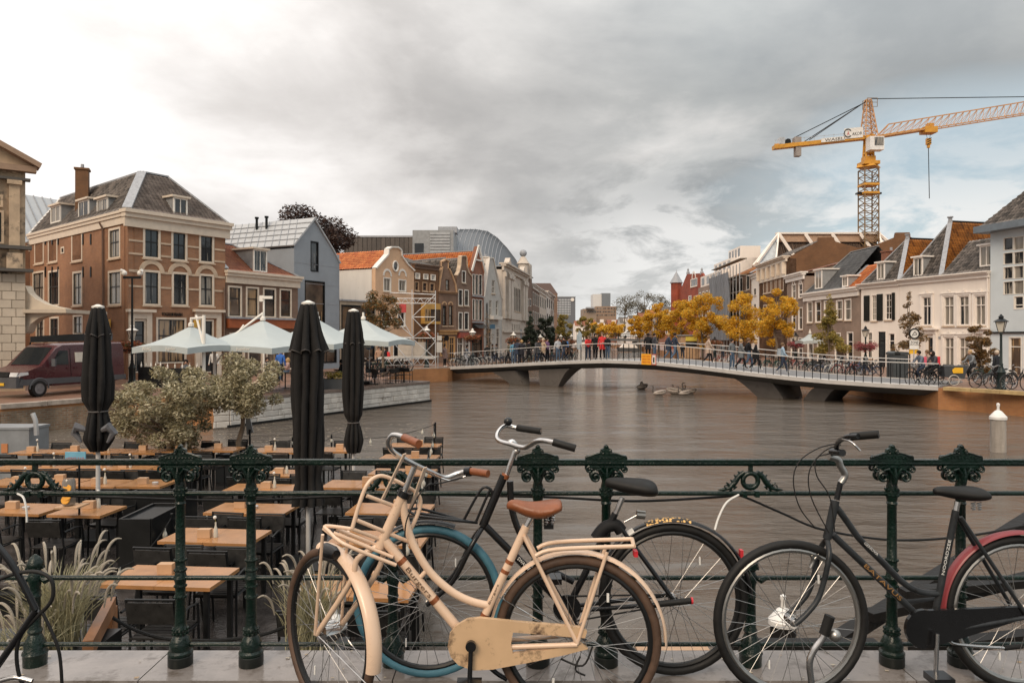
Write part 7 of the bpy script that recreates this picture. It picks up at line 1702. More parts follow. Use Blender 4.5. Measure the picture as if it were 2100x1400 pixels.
# ------------------------------------------------------------------ chair and table kinds (terrace boat)
M_chair=mat('black powder coated metal',(.017,.018,.019),.38,var=.3,scale=8)
M_slat=mat('dark chair slats',(.035,.034,.033),.32,var=.35,scale=12,objvar=.3)
M_oak=mat('oiled wet oak top',(.38,.185,.074),.22,var=.16,scale=5,streak=False,dirt=((.34,.16,.06),5,.58))
def chair_proto():
 r=bpy.data.objects.new('terrace_chair',None);COL.objects.link(r)
 for i in range(7):m=MB();m.box((0,-.19+i*.063,.452),(.42,.05,.018));m.build('seat_slat',M_slat,r,local=True)
 m=MB();m.prism([(-.21,.235,.60),(.21,.235,.60),(.21,.27,.80),(-.21,.27,.80)],(0,.015,0));m.build('backrest',M_slat,r,local=True)
 m=MB()
 for sx in(-1,1):
  m.tube([(sx*.23,-.20,0),(sx*.225,-.19,.44),(sx*.225,-.17,.64),(sx*.225,.0,.665),(sx*.225,.20,.655)],.013,5);m.tube([(sx*.23,.26,0),(sx*.215,.19,.44),(sx*.215,.27,.83)],.013,5);m.tube([(sx*.22,-.19,.44),(sx*.22,.2,.44)],.012,5)
 m.tube([(-.215,.27,.82),(.215,.27,.82)],.013,5);m.tube([(-.22,-.19,.43),(.22,-.19,.43)],.012,5)
 m.build('frame',M_chair,r,local=True,smooth=True);return r
CH=chair_proto();CH_used=[False]
def chair(x,y,z,rz_,label,group):
 if not CH_used[0]:
  CH_used[0]=True;CH.location=(x,y,z);CH.rotation_euler=(0,0,rz_);tag(CH,label,'chair',group);return CH
 o=dup(CH,(x,y,z),rz_,label,group);return o
def table_proto(w,d,name='terrace_table'):
 r=bpy.data.objects.new(name,None);COL.objects.link(r)
 for s in(-1,1):m=MB();m.box((s*w/4,0,.742),(w/2-.004,d,.036));m.build('tabletop',M_oak,r,local=True)
 for sx in(-1,1):
  for sy in(-1,1):m=MB();m.box((sx*(w/2-.07),sy*(d/2-.07),.362),(.045,.045,.724));m.build('leg',M_chair,r,local=True)
 m=MB();m.box((0,0,.71),(w-.1,.05,.028));m.build('rail',M_chair,r,local=True);return r
TS,TL=table_proto(.76,.60),table_proto(1.12,.62)
used={id(TS):False,id(TL):False}
def table(kind,x,y,z,rz_,label):
 if not used[id(kind)]:used[id(kind)]=True;kind.location=(x,y,z);kind.rotation_euler=(0,0,rz_);return tag(kind,label,'table','wooden tables on the terrace boat')
 return dup(kind,(x,y,z),rz_,label,'wooden tables on the terrace boat')
DZ=.35
M_hold=mat('small oak block',(.50,.31,.18),.55)
M_plank=mat('wet dark deck board',(.050,.043,.040),.16,var=.35,scale=5,objvar=.25,bump=.2,bscale=25)
dk=thing('terrace_deck','dark wet planked deck of the floating terrace','deck',(-6,12,0));dk['kind']='structure'
XL,XM=-12.5,-5.35
def xr(y):return-1.0-(y-6.3)*.072
pl=None
y=6.35;i=0
while y<17.4:
 x0=XL if y>9.3 else XM;x1=xr(y)
 if XM>x0:segs=[(x0,XM-.04 if y<12.4 else XM-.01),(XM+(.05 if y<12.4 else 0),x1)]
 else:segs=[(XM+.05,x1)]
 for a,b in segs:m=MB();m.box(((a+b)/2,y+.068,DZ-.02+random.uniform(-.002,.002)),(b-a,.132,.04));m.build('deck_board',M_plank,dk)
 y+=.138;i+=1
m=MB();m.prism([(XM,6.25,DZ-.06),(xr(6.25),6.25,DZ-.06),(xr(17.5),17.5,DZ-.06),(XL,17.5,DZ-.06),(XL,9.2,DZ-.06),(XM,9.2,DZ-.06)],(0,0,-.5));m.build('pontoon',M_black,dk)
rows=[('nearest',[(352,7.4,TL)]),('second',[(443,8.9,TL)]),('third',[(60,10.3,TS),(180,10.2,TS),(518,10.3,TL)]),('fourth',[(30,12.2,TS),(122,12.2,TS),(212,12.1,TS),(302,12.1,TS),(540,11.7,TL)]),('fifth',[(42,13.6,TS),(115,13.7,TS),(198,13.6,TS),(282,13.6,TS),(365,13.7,TS),(568,13.0,TL)]),('back',[(72,15.4,TS),(150,15.5,TS),(225,15.5,TS),(302,15.5,TS),(383,15.6,TS),(456,15.8,TS),(575,15.6,TL),(686,15.7,TS)])]
for rn,ts in rows:
 for i,(px,D,kd)in enumerate(ts):
  p=P2(px,D);rz_=radians(-5)+rng_t.uniform(-.03,.03);w_=.86 if kd is TS else 1.22
  nm='%s table from the left in the %s row'%(ORD[i],rn)if len(ts)>1 else 'only table in the %s row'%rn
  table(kd,p.x,p.y,DZ,rz_,'wooden terrace table on black legs, %s'%nm)
  for sy in(-1,1):
   for k in range(1 if kd is TS else 2):
    cx_=(0 if kd is TS else(-.3,.3)[k])+rng_t.uniform(-.04,.04)
    if kd is TS:cx_+=.0
    dx,dy=cx_,sy*(.56+rng_t.uniform(-.05,.06));X=p.x+dx*cos(rz_)-dy*sin(rz_);Y=p.y+dx*sin(rz_)+dy*cos(rz_)
    chair(X,Y,DZ,rz_+(0 if sy>0 else pi)+rng_t.uniform(-.08,.08),'black chair, %s%s, %s'%('far' if sy>0 else 'near','' if kd is TS else(' left',' right')[k],nm),'black chairs on the terrace boat')
  hx_=p.x+rng_t.uniform(-.25,.1);hy_=p.y+rng_t.uniform(-.1,.15);zt=DZ+.761
  m=MB();m.box((hx_,hy_,zt+.05),(.15,.09,.1));tag(m.build('menu_holder',M_hold),'small oak block on the %s'%nm,'menu holder','oak blocks on the tables')
  if(i+len(rn))%2==0 or rn in('nearest','second'):
   v=thing('flower_vase','vase with white flower, %s'%nm,'vase',(hx_+.13,hy_,zt),group='vases on the tables')
   m=MB();m.lathe([(.024,0),(.027,.02),(.022,.1),(.010,.14),(.010,.18)],10,(hx_+.13,hy_,zt));m.build('bottle',M_lampg,v,smooth=True);m=MB();m.sphere((hx_+.12,hy_,zt+.235),.022,8,5);m.build('flower',M_white,v);m=MB();m.tube([(hx_+.13,hy_,zt+.18),(hx_+.12,hy_,zt+.25)],.004,4);m.build('stem',L_yg,v)
  elif rn!='back':m=MB();m.lathe([(.045,0),(.05,.035),(.04,.04)],12,(hx_+.22,hy_-.05,zt));tag(m.build('ashtray',M_galv),'round steel ashtray on the %s'%nm,'ashtray','ashtrays on the tables')
colB=[(735,7.1),(779,8.8),(802,10.3),(738,12.0),(827,13.1),(840,14.7),(850,16.3)]
for i,(px,D)in enumerate(colB):
 p=P2(px,D);nm='%s table from the front in the right edge column'%ORD[i];table(TL,p.x,p.y,DZ,radians(-5),'wooden terrace table on black legs, %s'%nm)
 for sy in(-1,1):
  for k in(0,1):chair(p.x+(-.3,.3)[k],p.y+sy*.56,DZ,(0 if sy>0 else pi)+rng_t.uniform(-.1,.1)-.08,'black chair, %s %s, %s'%('far side' if sy>0 else 'near side',('left','right')[k],nm),'black chairs on the terrace boat')
 m=MB();m.box((p.x+.1,p.y+.1,DZ+.811),(.15,.09,.1));tag(m.build('menu_holder',M_hold),'small oak block on the %s'%nm,'menu holder','oak blocks on the tables')
for i,(px,D,a)in enumerate([(760,37.5,.3),(775,37.2,2.6),(792,38.3,.9),(806,38.0,3.6),(820,39.0,.2),(835,39.0,2.9),(665,35,1.2),(690,34.6,4),(470,33.5,.4),(500,33,2.5),(560,34.5,1),(610,34.5,3),(738,36.4,2),(650,36.8,0)]):
 p=gq(px,D);chair(p[0],p[1],QZ,a,'black chair on the stone quay terrace, %s from the left'%ORD[[470,500,560,610,650,665,690,738,760,775,792,806,820,835].index(px)],'chairs on the quay terrace')
for i,(px,D)in enumerate([(768,38.0),(800,38.8),(828,39.4),(678,35.3),(485,34),(585,35)]):
 p=gq(px,D);r=thing('cafe_table','small dark cafe table on the quay terrace, %s from the left'%ORD[[485,585,678,768,800,828].index(px)],'table',p,group='dark tables on the quay terrace')
 m=MB();m.lathe([(.34,.73),(.34,.76)],14,p);m.build('tabletop',M_chair,r);m=MB();m.lathe([(.22,0),(.2,.03),(.03,.05),(.03,.73)],8,p);m.build('pedestal',M_chair,r)
def planter(px,D,w,d,h,z,label,leafm=None,n=500,ls=.06,lh=.2,material=None):
 p=P2(px,D);r=thing('planter',label,'planter',(p.x,p.y,z),group=None);m=MB()
 for a,b,c_,e_ in((-w/2,0,.03,d),(w/2,0,.03,d),(0,-d/2,w,.03),(0,d/2,w,.03)):m.box((p.x+a,p.y+b,z+h/2),(c_+.002,e_+.004,h))
 m.box((p.x,p.y,z+h-.06),(w-.03,d-.03,.05));m.build('box',material or M_cbx,r)
 if leafm:leaf_cloud('plants',[(p.x+w*(k/5-.5)*.8,p.y,z+h+lh*.5,lh)for k in range(6)],n,ls,leafm,r,int(px))
planter(700,34.2,1.5,.6,.5,QZ,'grey planter box with yellow plants between the closed parasols',L_yg,700,.06,.28)
planter(350,15.9,.8,.8,.62,DZ,'dark square planter holding the large olive tree',None);planter(492,16.4,.75,.75,.6,DZ,'dark square planter holding the slender olive tree',None)
planter(330,11.2,.9,.4,.8,DZ,'long black planter box standing by the deck gap',None,material=M_black);planter(312,10.0,.4,.9,.8,DZ,'tall black planter box at the end of the string lights',None,material=M_black)
olv=tree('olive_tree','large round grey green olive tree on the terrace','tree',(P2(350,15.9).x,15.9,.93),2,1.06,(1.12,.95,.80),L_oliv,20000,.044,.07,41,'olive trees on the terrace',52,M_bark,limbs=20,clump_r=.25)
olv2=tree('olive_tree','slender olive tree with higher crown, right of the large one','tree',(P2(492,16.4).x,16.4,.9),2,1.50,(.98,.85,.60),L_oliv,14000,.042,.06,42,'olive trees on the terrace',36,M_bark,limbs=18,clump_r=.23)
def string(pts,label,n,r0=.007,bulbs=True):
 r=thing('string_lights',label,'string lights',tuple(pts[0]));P=[]
 for a,b in zip(pts[:-1],pts[1:]):
  for k in range(9):t=k/8;q=Vector(a).lerp(Vector(b),t);q.z-=.16*4*t*(1-t);P.append(q)
 m=MB();m.tube(P,r0,5);m.build('cable',M_rubber,r)
 for i in range(n):
  q=P[int((i+.5)*len(P)/n)];m=MB();m.lathe([(.012,0),(.014,-.04)],8,tuple(q));m.lathe([(.014,-.04),(.03,-.075),(.032,-.10),(.018,-.13),(.002,-.135)],8,tuple(q));m.build('bulb',M_lampg,r,smooth=True)
 for q in pts:
  q=Vector(q);m=MB();m.tube([(q.x,q.y,DZ),q+Vector((0,0,.05))],.02,6);m.build('post',M_iron,r)
def DP(px,y,D):return W(px,y,D)
string([DP(228,1165,8.6),DP(352,1060,9.9),DP(432,1035,11.4),DP(500,985,13.5)],'string of clear bulbs rising along the deck gap',9)
string([(xr(7.4),7.4,1.4),(xr(10.4),10.4,1.45),(xr(13.4),13.4,1.45),(xr(16.6),16.6,1.5)],'string of clear bulbs along the right deck edge',12)
string([(xr(17.3),17.3,1.45),DP(680,895,17.3),DP(600,900,17.3),DP(478,905,17.3)],'string of clear bulbs along the back deck edge',8)
# ------------------------------------------------------------------ closed black parasols
M_blkcl=mat('black parasol cloth',(.022,.020,.019),.85,var=.35,scale=6,bump=.35,bscale=12)
M_trim=mat('grey parasol trim',(.10,.09,.085),.8)
def closed_parasol(px,D,prof,flap,label,seed):
 """prof: (photo y, half width px, flute) from the top down; flap: (y0, y1, half widths)"""
 s=D/F;c=P2(px,D);r=thing('closed_parasol',label,'parasol',(c.x,c.y,DZ),group='closed black parasols on the terrace boat');rg=random.Random(seed)
 def sheet(pf,name,nf,ph):
  m=MB();n=96;k=len(pf);amp=[[rg.uniform(.55,1.15)for _ in range(nf)]for _ in range(1)][0]
  yy=[p[0]for p in pf];ys_=np.linspace(yy[0],yy[-1],46)
  for y_ in ys_:
   R_=float(np.interp(y_,yy,[p[1]for p in pf]))*s;fl=float(np.interp(y_,yy,[p[2]for p in pf]));tw=(y_-yy[0])*.0009*ph
   for j in range(n):
    th=2*pi*j/n;q=((th+tw)/(2*pi)*nf)%nf;a_=amp[int(q)%nf];w=abs(cos(pi*q))**.7
    rr=R_*(1-fl*.74*a_*(1-w))*(1+.05*sin(3*th+y_*.02+ph)+.03*sin(7*th-y_*.05));m.v.append((c.x+rr*cos(th),c.y+rr*sin(th),ZY(y_,D)+(.085*(w-.5)*a_*max(0,(y_-yy[0])/(yy[-1]-yy[0])-.6)*2.5 if name=='top_flap' else 0)))
  for i in range(len(ys_)-1):
   for j in range(n):m.f.append((i*n+j,i*n+(j+1)%n,(i+1)*n+(j+1)%n,(i+1)*n+j))
  return m.build(name,M_blkcl,r,smooth=True,angle=70),m
 cl,_=sheet(prof,'cloth',9,1.0);f2_,mm=sheet(flap,'top_flap',8,-1.3)
 n=96;last=mm.v[-n:];t=MB()
 t.tube([Vector(v)+Vector((0,0,.12*abs(sin(i*pi/12))-.06))*0 for i,v in enumerate(last)],.008,4,closed=True);t.build('trim',M_trim,f2_)
 zt=ZY(prof[0][0],D);m=MB();m.lathe([(.075,-.02),(.09,.0),(.09,.03),(.05,.045),(.02,.06)],14,(c.x,c.y,zt));m.build('cap',M_white,r,smooth=True)
 m=MB();m.tube([(c.x,c.y,DZ),(c.x,c.y,zt)],.032,10);m.build('pole',mat('pale grey pole',(.50,.48,.46),.4),r,smooth=True)
 m=MB();m.box((c.x,c.y,DZ+.05),(.7,.7,.1));m.build('foot',M_black,r)
 return r,c,s
closed_parasol(632,10.0,[(625,15,.3),(660,24,.6),(700,33,.7),(760,33,.7),(860,32,.7),(950,30,.7),(985,26,.6),(1000,30,.7),(1034,34,.9)],[(624,15.5,.3),(650,22,.6),(690,32,.9),(722,41,1.0)],'tallest closed black parasol, middle of the three',1)
r3,c3,s3=closed_parasol(725,12.9,[(640,12,.3),(680,19,.6),(740,22,.7),(800,22,.7),(850,19,.6),(866,11,.4),(880,16,.8),(905,20,.9),(928,14,1.0)],[(639,12.5,.3),(670,17,.7),(708,22,1.0)],'slim closed black parasol tied low, rightmost of the three',2)
r1,c1,s1=closed_parasol(201,11.4,[(632,12,.3),(670,22,.6),(730,27,.7),(780,31,.7),(820,29,.7),(843,17,.4),(860,22,.8),(900,29,.9),(925,15,1.0)],[(631,12.5,.3),(660,20,.7),(690,26,1.0)],'closed black parasol before the maroon van, leftmost of the three',3)
for r_,c_,s_,y_,w_ in((r3,c3,s3,866,12),(r1,c1,s1,843,18)):m=MB();z=H-(y_-HY)*s_;m.tube([(c_.x+w_*s_*cos(a*pi/8),c_.y+w_*s_*sin(a*pi/8),z)for a in range(16)],.012,5,closed=True);m.build('tie_strap',M_trim,r_)
for sx in(-1,1):m=MB();m.tube([(c1.x+sx*.12,c1.y-.1,ZY(880,11.4)),(c1.x+sx*.24,c1.y-.15,ZY(872,11.4)),(c1.x+sx*.3,c1.y-.1,ZY(885,11.4)),(c1.x+sx*.2,c1.y-.1,ZY(905,11.4))],[.04,.07,.06,.02],8);m.build('gathered_cloth',mat('grey folded cloth',(.13,.13,.14),.8,bump=.5,bscale=15),r1,smooth=True)
a=P2(155,9.9);sgn=thing('table_sign','small blue and red drinks sign on a black stand above the tables','sign',(a.x,a.y,DZ));zb=ZY(1040,9.9)
m=MB();m.tube([(a.x+.02,a.y+.05,DZ),(a.x+.02,a.y+.05,ZY(925,9.9))],.015,6);m.build('stand',M_iron,sgn)
m=MB();m.box((a.x,a.y,ZY(936,9.9)),(.27,.02,.13));bd=m.build('board',mat('light blue sign print',(.16,.38,.50),.4),sgn)
text3(bd,'VERSE SAP',(a.x-.12,a.y-.012,ZY(944,9.9)),(1,0,0),(0,0,1),.24,.045,M_redl,depth=.001)
jr=thing('juice_jar','tall glass jar with orange slices beside the drinks sign','jar',(a.x-.03,a.y-.1,ZY(1030,9.9)))
m=MB();m.lathe([(.075,0),(.08,.02),(.08,.30),(.06,.34)],14,(a.x-.03,a.y-.1,ZY(1030,9.9)));m.build('jar',mat('clear jar',(.20,.17,.14),.08,spec=.8),jr,smooth=True)
for k in range(4):m=MB();m.lathe([(.055,0),(.055,.02)],10,M=Matrix.Translation((a.x-.03+(k%2)*.02,a.y-.165,ZY(1030,9.9)+.07+k*.05))@Matrix.Rotation(radians(75),4,'X'));m.build('orange_slice',mat('orange slice',(.75,.33,.02),.4),jr)
m=MB();m.box((a.x,a.y-.08,ZY(1031,9.9)-.02),(.3,.3,.02));m.build('shelf',M_hold,sgn)
p=P2(30,16.6);m=MB();m.box((p.x,p.y,DZ+.55),(1.1,.7,1.1));m.box((p.x,p.y,DZ+1.13),(1.14,.74,.05));bx_=thing('utility_box','grey metal utility box at the left back of the deck','box',(p.x,p.y,DZ));m.build('cabinet',mat('grey cabinet paint',(.22,.23,.24),.5),bx_)
m=MB();m.box((p.x+.02,p.y-.36,DZ+.7),(.14,.015,.2));m.build('sticker',mat('orange sticker',(.5,.2,.08),.5),bx_)
m=MB();m.tube([W(75,892,16.3),W(73,862,16.3),W(67,847,16.3)],.05,8);tag(m.build('steel_post',M_galv,smooth=True),'short bent galvanised post sticking up beside the grey box','post')
b=thing('info_board','tilted grey information board on a black post behind the slender olive','sign',tuple(W(512,935,17)));m=MB();m.tube([W(513,960,17),W(512,880,17)],.025,6);m.build('post',M_iron,b)
m=MB();m.prism([W(503,852,17),W(511,850,17),W(519,886,17),W(506,892,17)],(0,.04,0));m.build('board',mat('dull grey board',(.22,.22,.22),.6),b)
rl=np.random.default_rng(4);n=900;X=rl.uniform(-17,-3,n);Y=rl.uniform(17.8,30,n);a=rl.uniform(0,6.28,n);s=rl.uniform(.025,.06,n)
V=np.stack([np.stack([X+s*np.cos(a+k*pi/2),Y+s*np.sin(a+k*pi/2)*.7,np.full(n,.012)],1)for k in range(4)],1).reshape(-1,3)
tag(np_mesh('floating_leaves',V,np.arange(n*4).reshape(n,4),leaf_mat('fallen leaves',[(.34,.27,.18),(.46,.40,.30),(.25,.16,.08)],trans=0)),kind='stuff')
# ------------------------------------------------------------------ maroon van
vf,vr=P2(38,29.2),P2(258,34.2);ve=(vr-vf).normalized();vn_=Vector((-ve.y,ve.x,0));VL=(vr-vf).length
if vn_.y<0:vn_=-vn_
if vn_.x>0:vn_=Vector((-ve.y,ve.x,0))
def VP(l,z,o=0.0):return vf+ve*l+vn_*o+Vector((0,0,QZ+z))
van=thing('delivery_van','dark maroon high roofed van parked on the left quay','van',tuple(VP(VL/2,0,1)))
M_mar=mat('maroon van paint',(.060,.012,.016),.28,var=.12,scale=2,coat=.5);M_vgr=mat('grey van plastic',(.07,.072,.078),.55);VW=1.95
pf=[(0,.52),(-.02,.80),(.10,1.0),(.45,1.10),(1.0,1.24),(1.72,2.02),(2.05,2.16),(VL-.1,2.22),(VL,2.0),(VL,.52),(VL-.8,.42),(1.5,.42),(1.45,.5)]
m=MB();k=len(pf)
for o,ins in((0.0,.07),(.10,0.0),(VW-.1,0.0),(VW,.07)):
 for l,z in pf:m.v.append(tuple(VP(l+(ins*.8 if l<.5 else(-ins if l>VL-.3 else 0)),z-(ins if z>1.9 else 0),o if z<1.1 else(o+(.10*(z-1.1)if o<1 else-.10*(z-1.1))))))
for a in range(3):
 for i in range(k):m.f.append((a*k+i,a*k+(i+1)%k,(a+1)*k+(i+1)%k,(a+1)*k+i))
P0=[Vector((q[0],q[1],0))for q in pf]
for t in geometry.tessellate_polygon([P0]):m.f.append(tuple(t));m.f.append(tuple(3*k+i for i in t))
m.build('body',M_mar,van,smooth=True,angle=35)
m=MB();m.prism([VP(.02,.50,-.03),VP(VL-.02,.50,-.03),VP(VL-.02,.72,-.03),VP(1.4,.74,-.03),VP(.1,.74,-.03)],vn_*.08);m.build('side_trim',M_vgr,van)
m=MB();m.prism([VP(-.10,.40,.0),VP(-.10,.40,VW),VP(-.10,.82,VW),VP(-.10,.82,0)],ve*.3);m.build('bumper',M_vgr,van)
m=MB();m.prism([VP(1.06,1.27,.2),VP(1.06,1.27,VW-.2),VP(1.70,1.98,VW-.26),VP(1.70,1.98,.26)],Vector((0,0,.025))-ve*.02);m.build('windscreen',mat('van glass',(.03,.033,.035),.05,var=.1,spec=.9),van)
for pts in([(1.42,1.28),(2.25,1.28),(2.25,1.86),(1.86,1.86)],):m=MB();m.prism([VP(l,z,.012+.10*(z-1.1))for l,z in pts],-vn_*.03);m.build('side_window',MATS['van glass'],van)
m=MB();m.prism([VP(l,z,.012+.10*(z-1.1))for l,z in[(2.6,1.36),(4.2,1.36),(4.2,1.78),(2.6,1.78)]],-vn_*.03);m.build('side_panel',mat('cream side panel',(.55,.50,.42),.4,dirt=((.25,.22,.18),3,.55)),van)
for l in(2.36,3.9):m=MB();m.prism([VP(l,.76,-.012),VP(l+.015,.76,-.012),VP(l+.015,1.95,.07),VP(l,1.95,.07)],-vn_*.006);m.build('door_gap',M_black,van)
for l in(2.15,2.5):m=MB();m.bar(VP(l,1.12,-.02),VP(l+.14,1.12,-.02),.03,.04);m.build('door_handle',M_mar,van)
m=MB();m.prism([VP(-.03,.86,.03),VP(-.03,.86,.42),VP(.03,1.02,.42),VP(.03,1.02,.03)],-ve*.04);m.add([VP(-.07,.86,.0),VP(.42,.92,-.015),VP(.40,1.03,-.012),VP(.06,1.02,.0)],[(0,1,2,3)]);m.build('headlight',mat('clear headlight',(.6,.6,.6),.15,spec=.8),van)
m=MB();m.prism([VP(-.04,.84,.5),VP(-.04,.84,VW-.5),VP(.04,1.04,VW-.5),VP(.04,1.04,.5)],-ve*.03);m.build('grille',M_black,van)
m=MB();m.prism([VP(-.11,.5,.62),VP(-.11,.5,1.15),VP(-.11,.61,1.15),VP(-.11,.61,.62)],-ve*.02);m.build('number_plate',mat('yellow number plate',(.7,.42,.03),.4),van)
m=MB();q=VP(1.42,1.38,-.16);m.box(tuple(q),(.14,.10,.30));m.build('wing_mirror',M_vgr,van)
for l in(.88,VL-1.15):
 c=VP(l,.34,.08);R_=Matrix.Translation(c)@vn_.to_track_quat('Z','Y').to_matrix().to_4x4()
 m=MB();m.lathe([(.22,-.13),(.33,-.12),(.345,-.06),(.345,.08),(.3,.1)],22,M=R_,cap=False);w_=m.build('wheel',M_rubber,van,smooth=True)
 m=MB();m.lathe([(.23,-.12),(.2,-.09),(.07,-.10),(.07,-.13),(.01,-.13)],18,M=R_);m.build('rim',mat('steel wheel rim',(.22,.22,.23),.4,metal=.5),w_,smooth=True)
 m=MB();m.tube([c+ve*(.42*cos(pi*i/10))+Vector((0,0,.42*sin(pi*i/10)))-vn_*.10 for i in range(11)],.035,6);m.build('wheel_arch',M_vgr,van)
aw=thing('market_awning','dark blue grey awning roof showing above the maroon van','awning',gq(120,37));m=MB();a,b=W(62,702,37),W(182,698,37);m.prism([a,b,b+Vector((0,0,.36)),a+Vector((0,0,.30))],Vector((0,2.2,0)));m.build('canvas',mat('blue grey canvas',(.09,.11,.125),.7),aw)
m=MB();m.tube([a-Vector((0,0,2.1)),a],.04,6);m.tube([b-Vector((0,0,2.1)),b],.04,6);m.build('posts',M_iron,aw)
# ------------------------------------------------------------------ white scaffold stage before the brown houses
sf=thing('scaffold_tower','open white tube scaffold with stage platform before the brown houses','scaffold',gq(835,50));xs_=(778,845,893);D1,D2=48.5,51.0
M_sf=mat('pale scaffold tube',(.60,.60,.60),.4,metal=.4)
def sfb(a,b,r=.028):m=MB();m.tube([a,b],r,6);m.build('tube',M_sf,sf)
for D in(D1,D2):
 for x in(845,893):sfb(W(x,752 if D==D1 else 748,D),W(x,596+(0 if x==893 else-2),D))
 for y_,xa_ in((600,800),(612,800),(650,845),(693,785),(735,775),(749,775)):sfb(W(xa_,y_,D),W(893,y_+(4 if y_==600 else 0),D))
for x0,y0,x1,y1 in((893,604,845,650),(800,612,845,690),(893,654,845,693),(845,650,893,700),(893,700,848,748),(797,690,845,748),(790,640,848,692),(845,693,893,735)):sfb(W(x0,y0,D1-.05),W(x1,y1,D1-.05),.024)
for x in(800,893,845):sfb(W(x,602,D1),W(x,602,D2))
for yt_,yb_,x0,x1 in((612,622,800,893),(735,749,775,893)):
 n=12
 for i in range(n):sfb(W(x0+(x1-x0)*i/n,yb_ if i%2 else yt_,D1-.02),W(x0+(x1-x0)*(i+1)/n,yt_ if i%2 else yb_,D1-.02),.018)
 sfb(W(x0,yb_,D1),W(x1,yb_,D1))
m=MB();a,b=W(775,733,D1),W(893,733,D1);m.box(((a.x+b.x)/2,(D1+D2)/2,a.z),(b.x-a.x,D2-D1,.06));m.build('platform',mat('pale platform board',(.40,.36,.31),.7),sf)
m=MB();a,b=W(815,712,D2),W(870,712,D2);m.box(((a.x+b.x)/2,D2+.6,a.z-.15),(b.x-a.x,.8,1.0));tag(m.build('covered_crates',mat('beige crate cover',(.40,.35,.30),.8)),'beige covered crates standing behind the scaffold','crates')
m=MB();a=W(826,632,D1-.1);m.box((a.x,a.y,a.z),(.45,.05,.55));m.build('works_sign',mat('red works sign',(.45,.05,.05),.5),sf)
for px,D,yt,lb in((898,57,690,'grey cabinet post with white plates at the left end of the bridge'),):
 p=gq(px,D);r=thing('sign_post',lb,'sign',p);m=MB();m.tube([p,(p[0],p[1],ZY(682,D))],.04,6);m.build('post',M_galv,r);m=MB();m.box((p[0]+.12,p[1]-.06,ZY(712,D)),(.42,.08,.8));m.box((p[0]+.12,p[1]-.06,ZY(693,D)),(.36,.06,.36));m.build('plate',M_pale,r)
a=P2(757,40);bs=thing('round_sign','round blue road sign right of the slim closed parasol','sign',(a.x,a.y,QZ));m=MB();m.lathe([(.28,0),(.28,.02)],18,M=Matrix.Translation((a.x,a.y,ZY(706,40)))@Matrix.Rotation(radians(90),4,'X'));m.build('sign_face',mat('blue sign',(.06,.16,.36),.5),bs);m=MB();m.tube([(a.x,a.y+.05,QZ),(a.x,a.y+.05,ZY(700,40))],.03,6);m.build('post',M_galv,bs)
a=rl.uniform(0,6.28,46);X=rl.uniform(-2.6,2.6,46);Y=rl.uniform(3.41,3.72,46);s=rl.uniform(.006,.016,46)
V=np.stack([np.stack([X+s*np.cos(a+k*pi/2),Y+s*np.sin(a+k*pi/2)*.6,KZ+.003+.004*rl.random(46)],1)for k in range(4)],1).reshape(-1,3)
tag(np_mesh('kerb_litter',V,np.arange(184).reshape(46,4),MATS['fallen leaves']),kind='stuff')
# ------------------------------------------------------------------ cast iron railing of the bridge we stand on
M_green=mat('dark green gloss cast iron',(.003,.019,.012),.24,var=.45,scale=9,coat=.25,bump=.35,bscale=70,dirt=((.004,.012,.010),14,.55))
M_base=mat('black base ring paint',(.02,.024,.022),.4)
RY=3.57;rsc=RY/F
rl_=thing('bridge_railing','dark green cast iron railing with ornate double posts along the stone kerb','railing',(0,RY,KZ))
def RZ(y):return ZY(y,RY)
def RX(x):return(x-CX)*rsc
for y_,r_ in((949,None),(1011,.0115),(1184,.0115),(1320,.0105)):
 m=MB()
 if r_ is None:m.tube([(-4.2,RY,RZ(y_-2)),(4.2,RY,RZ(y_+1))],.0175,12,sx=.85);m.box((0,RY,RZ(944)),(8.4,.036,.012))
 else:m.tube([(-4.2,RY,RZ(y_)),(4.2,RY,RZ(y_))],r_,10)
 m.build('rail',M_green,rl_,smooth=True)
def ringbumps(m,x,z,r,n=12,br=.006):
 for i in range(n):a=2*pi*i/n;m.sphere((x+r*cos(a),RY+r*sin(a),z),br,6,4)
def spiral(m,cx,cz,r,turns,sgn,rad,y,a0=pi/2):
 P=[]
 for i in range(22):t=i/21;a=a0+sgn*2*pi*turns*t;rr=r*(1-.80*t);P.append((cx+rr*cos(a),y,cz+rr*sin(a)))
 m.tube(P,[rad*(1-.45*i/21)for i in range(22)],6)
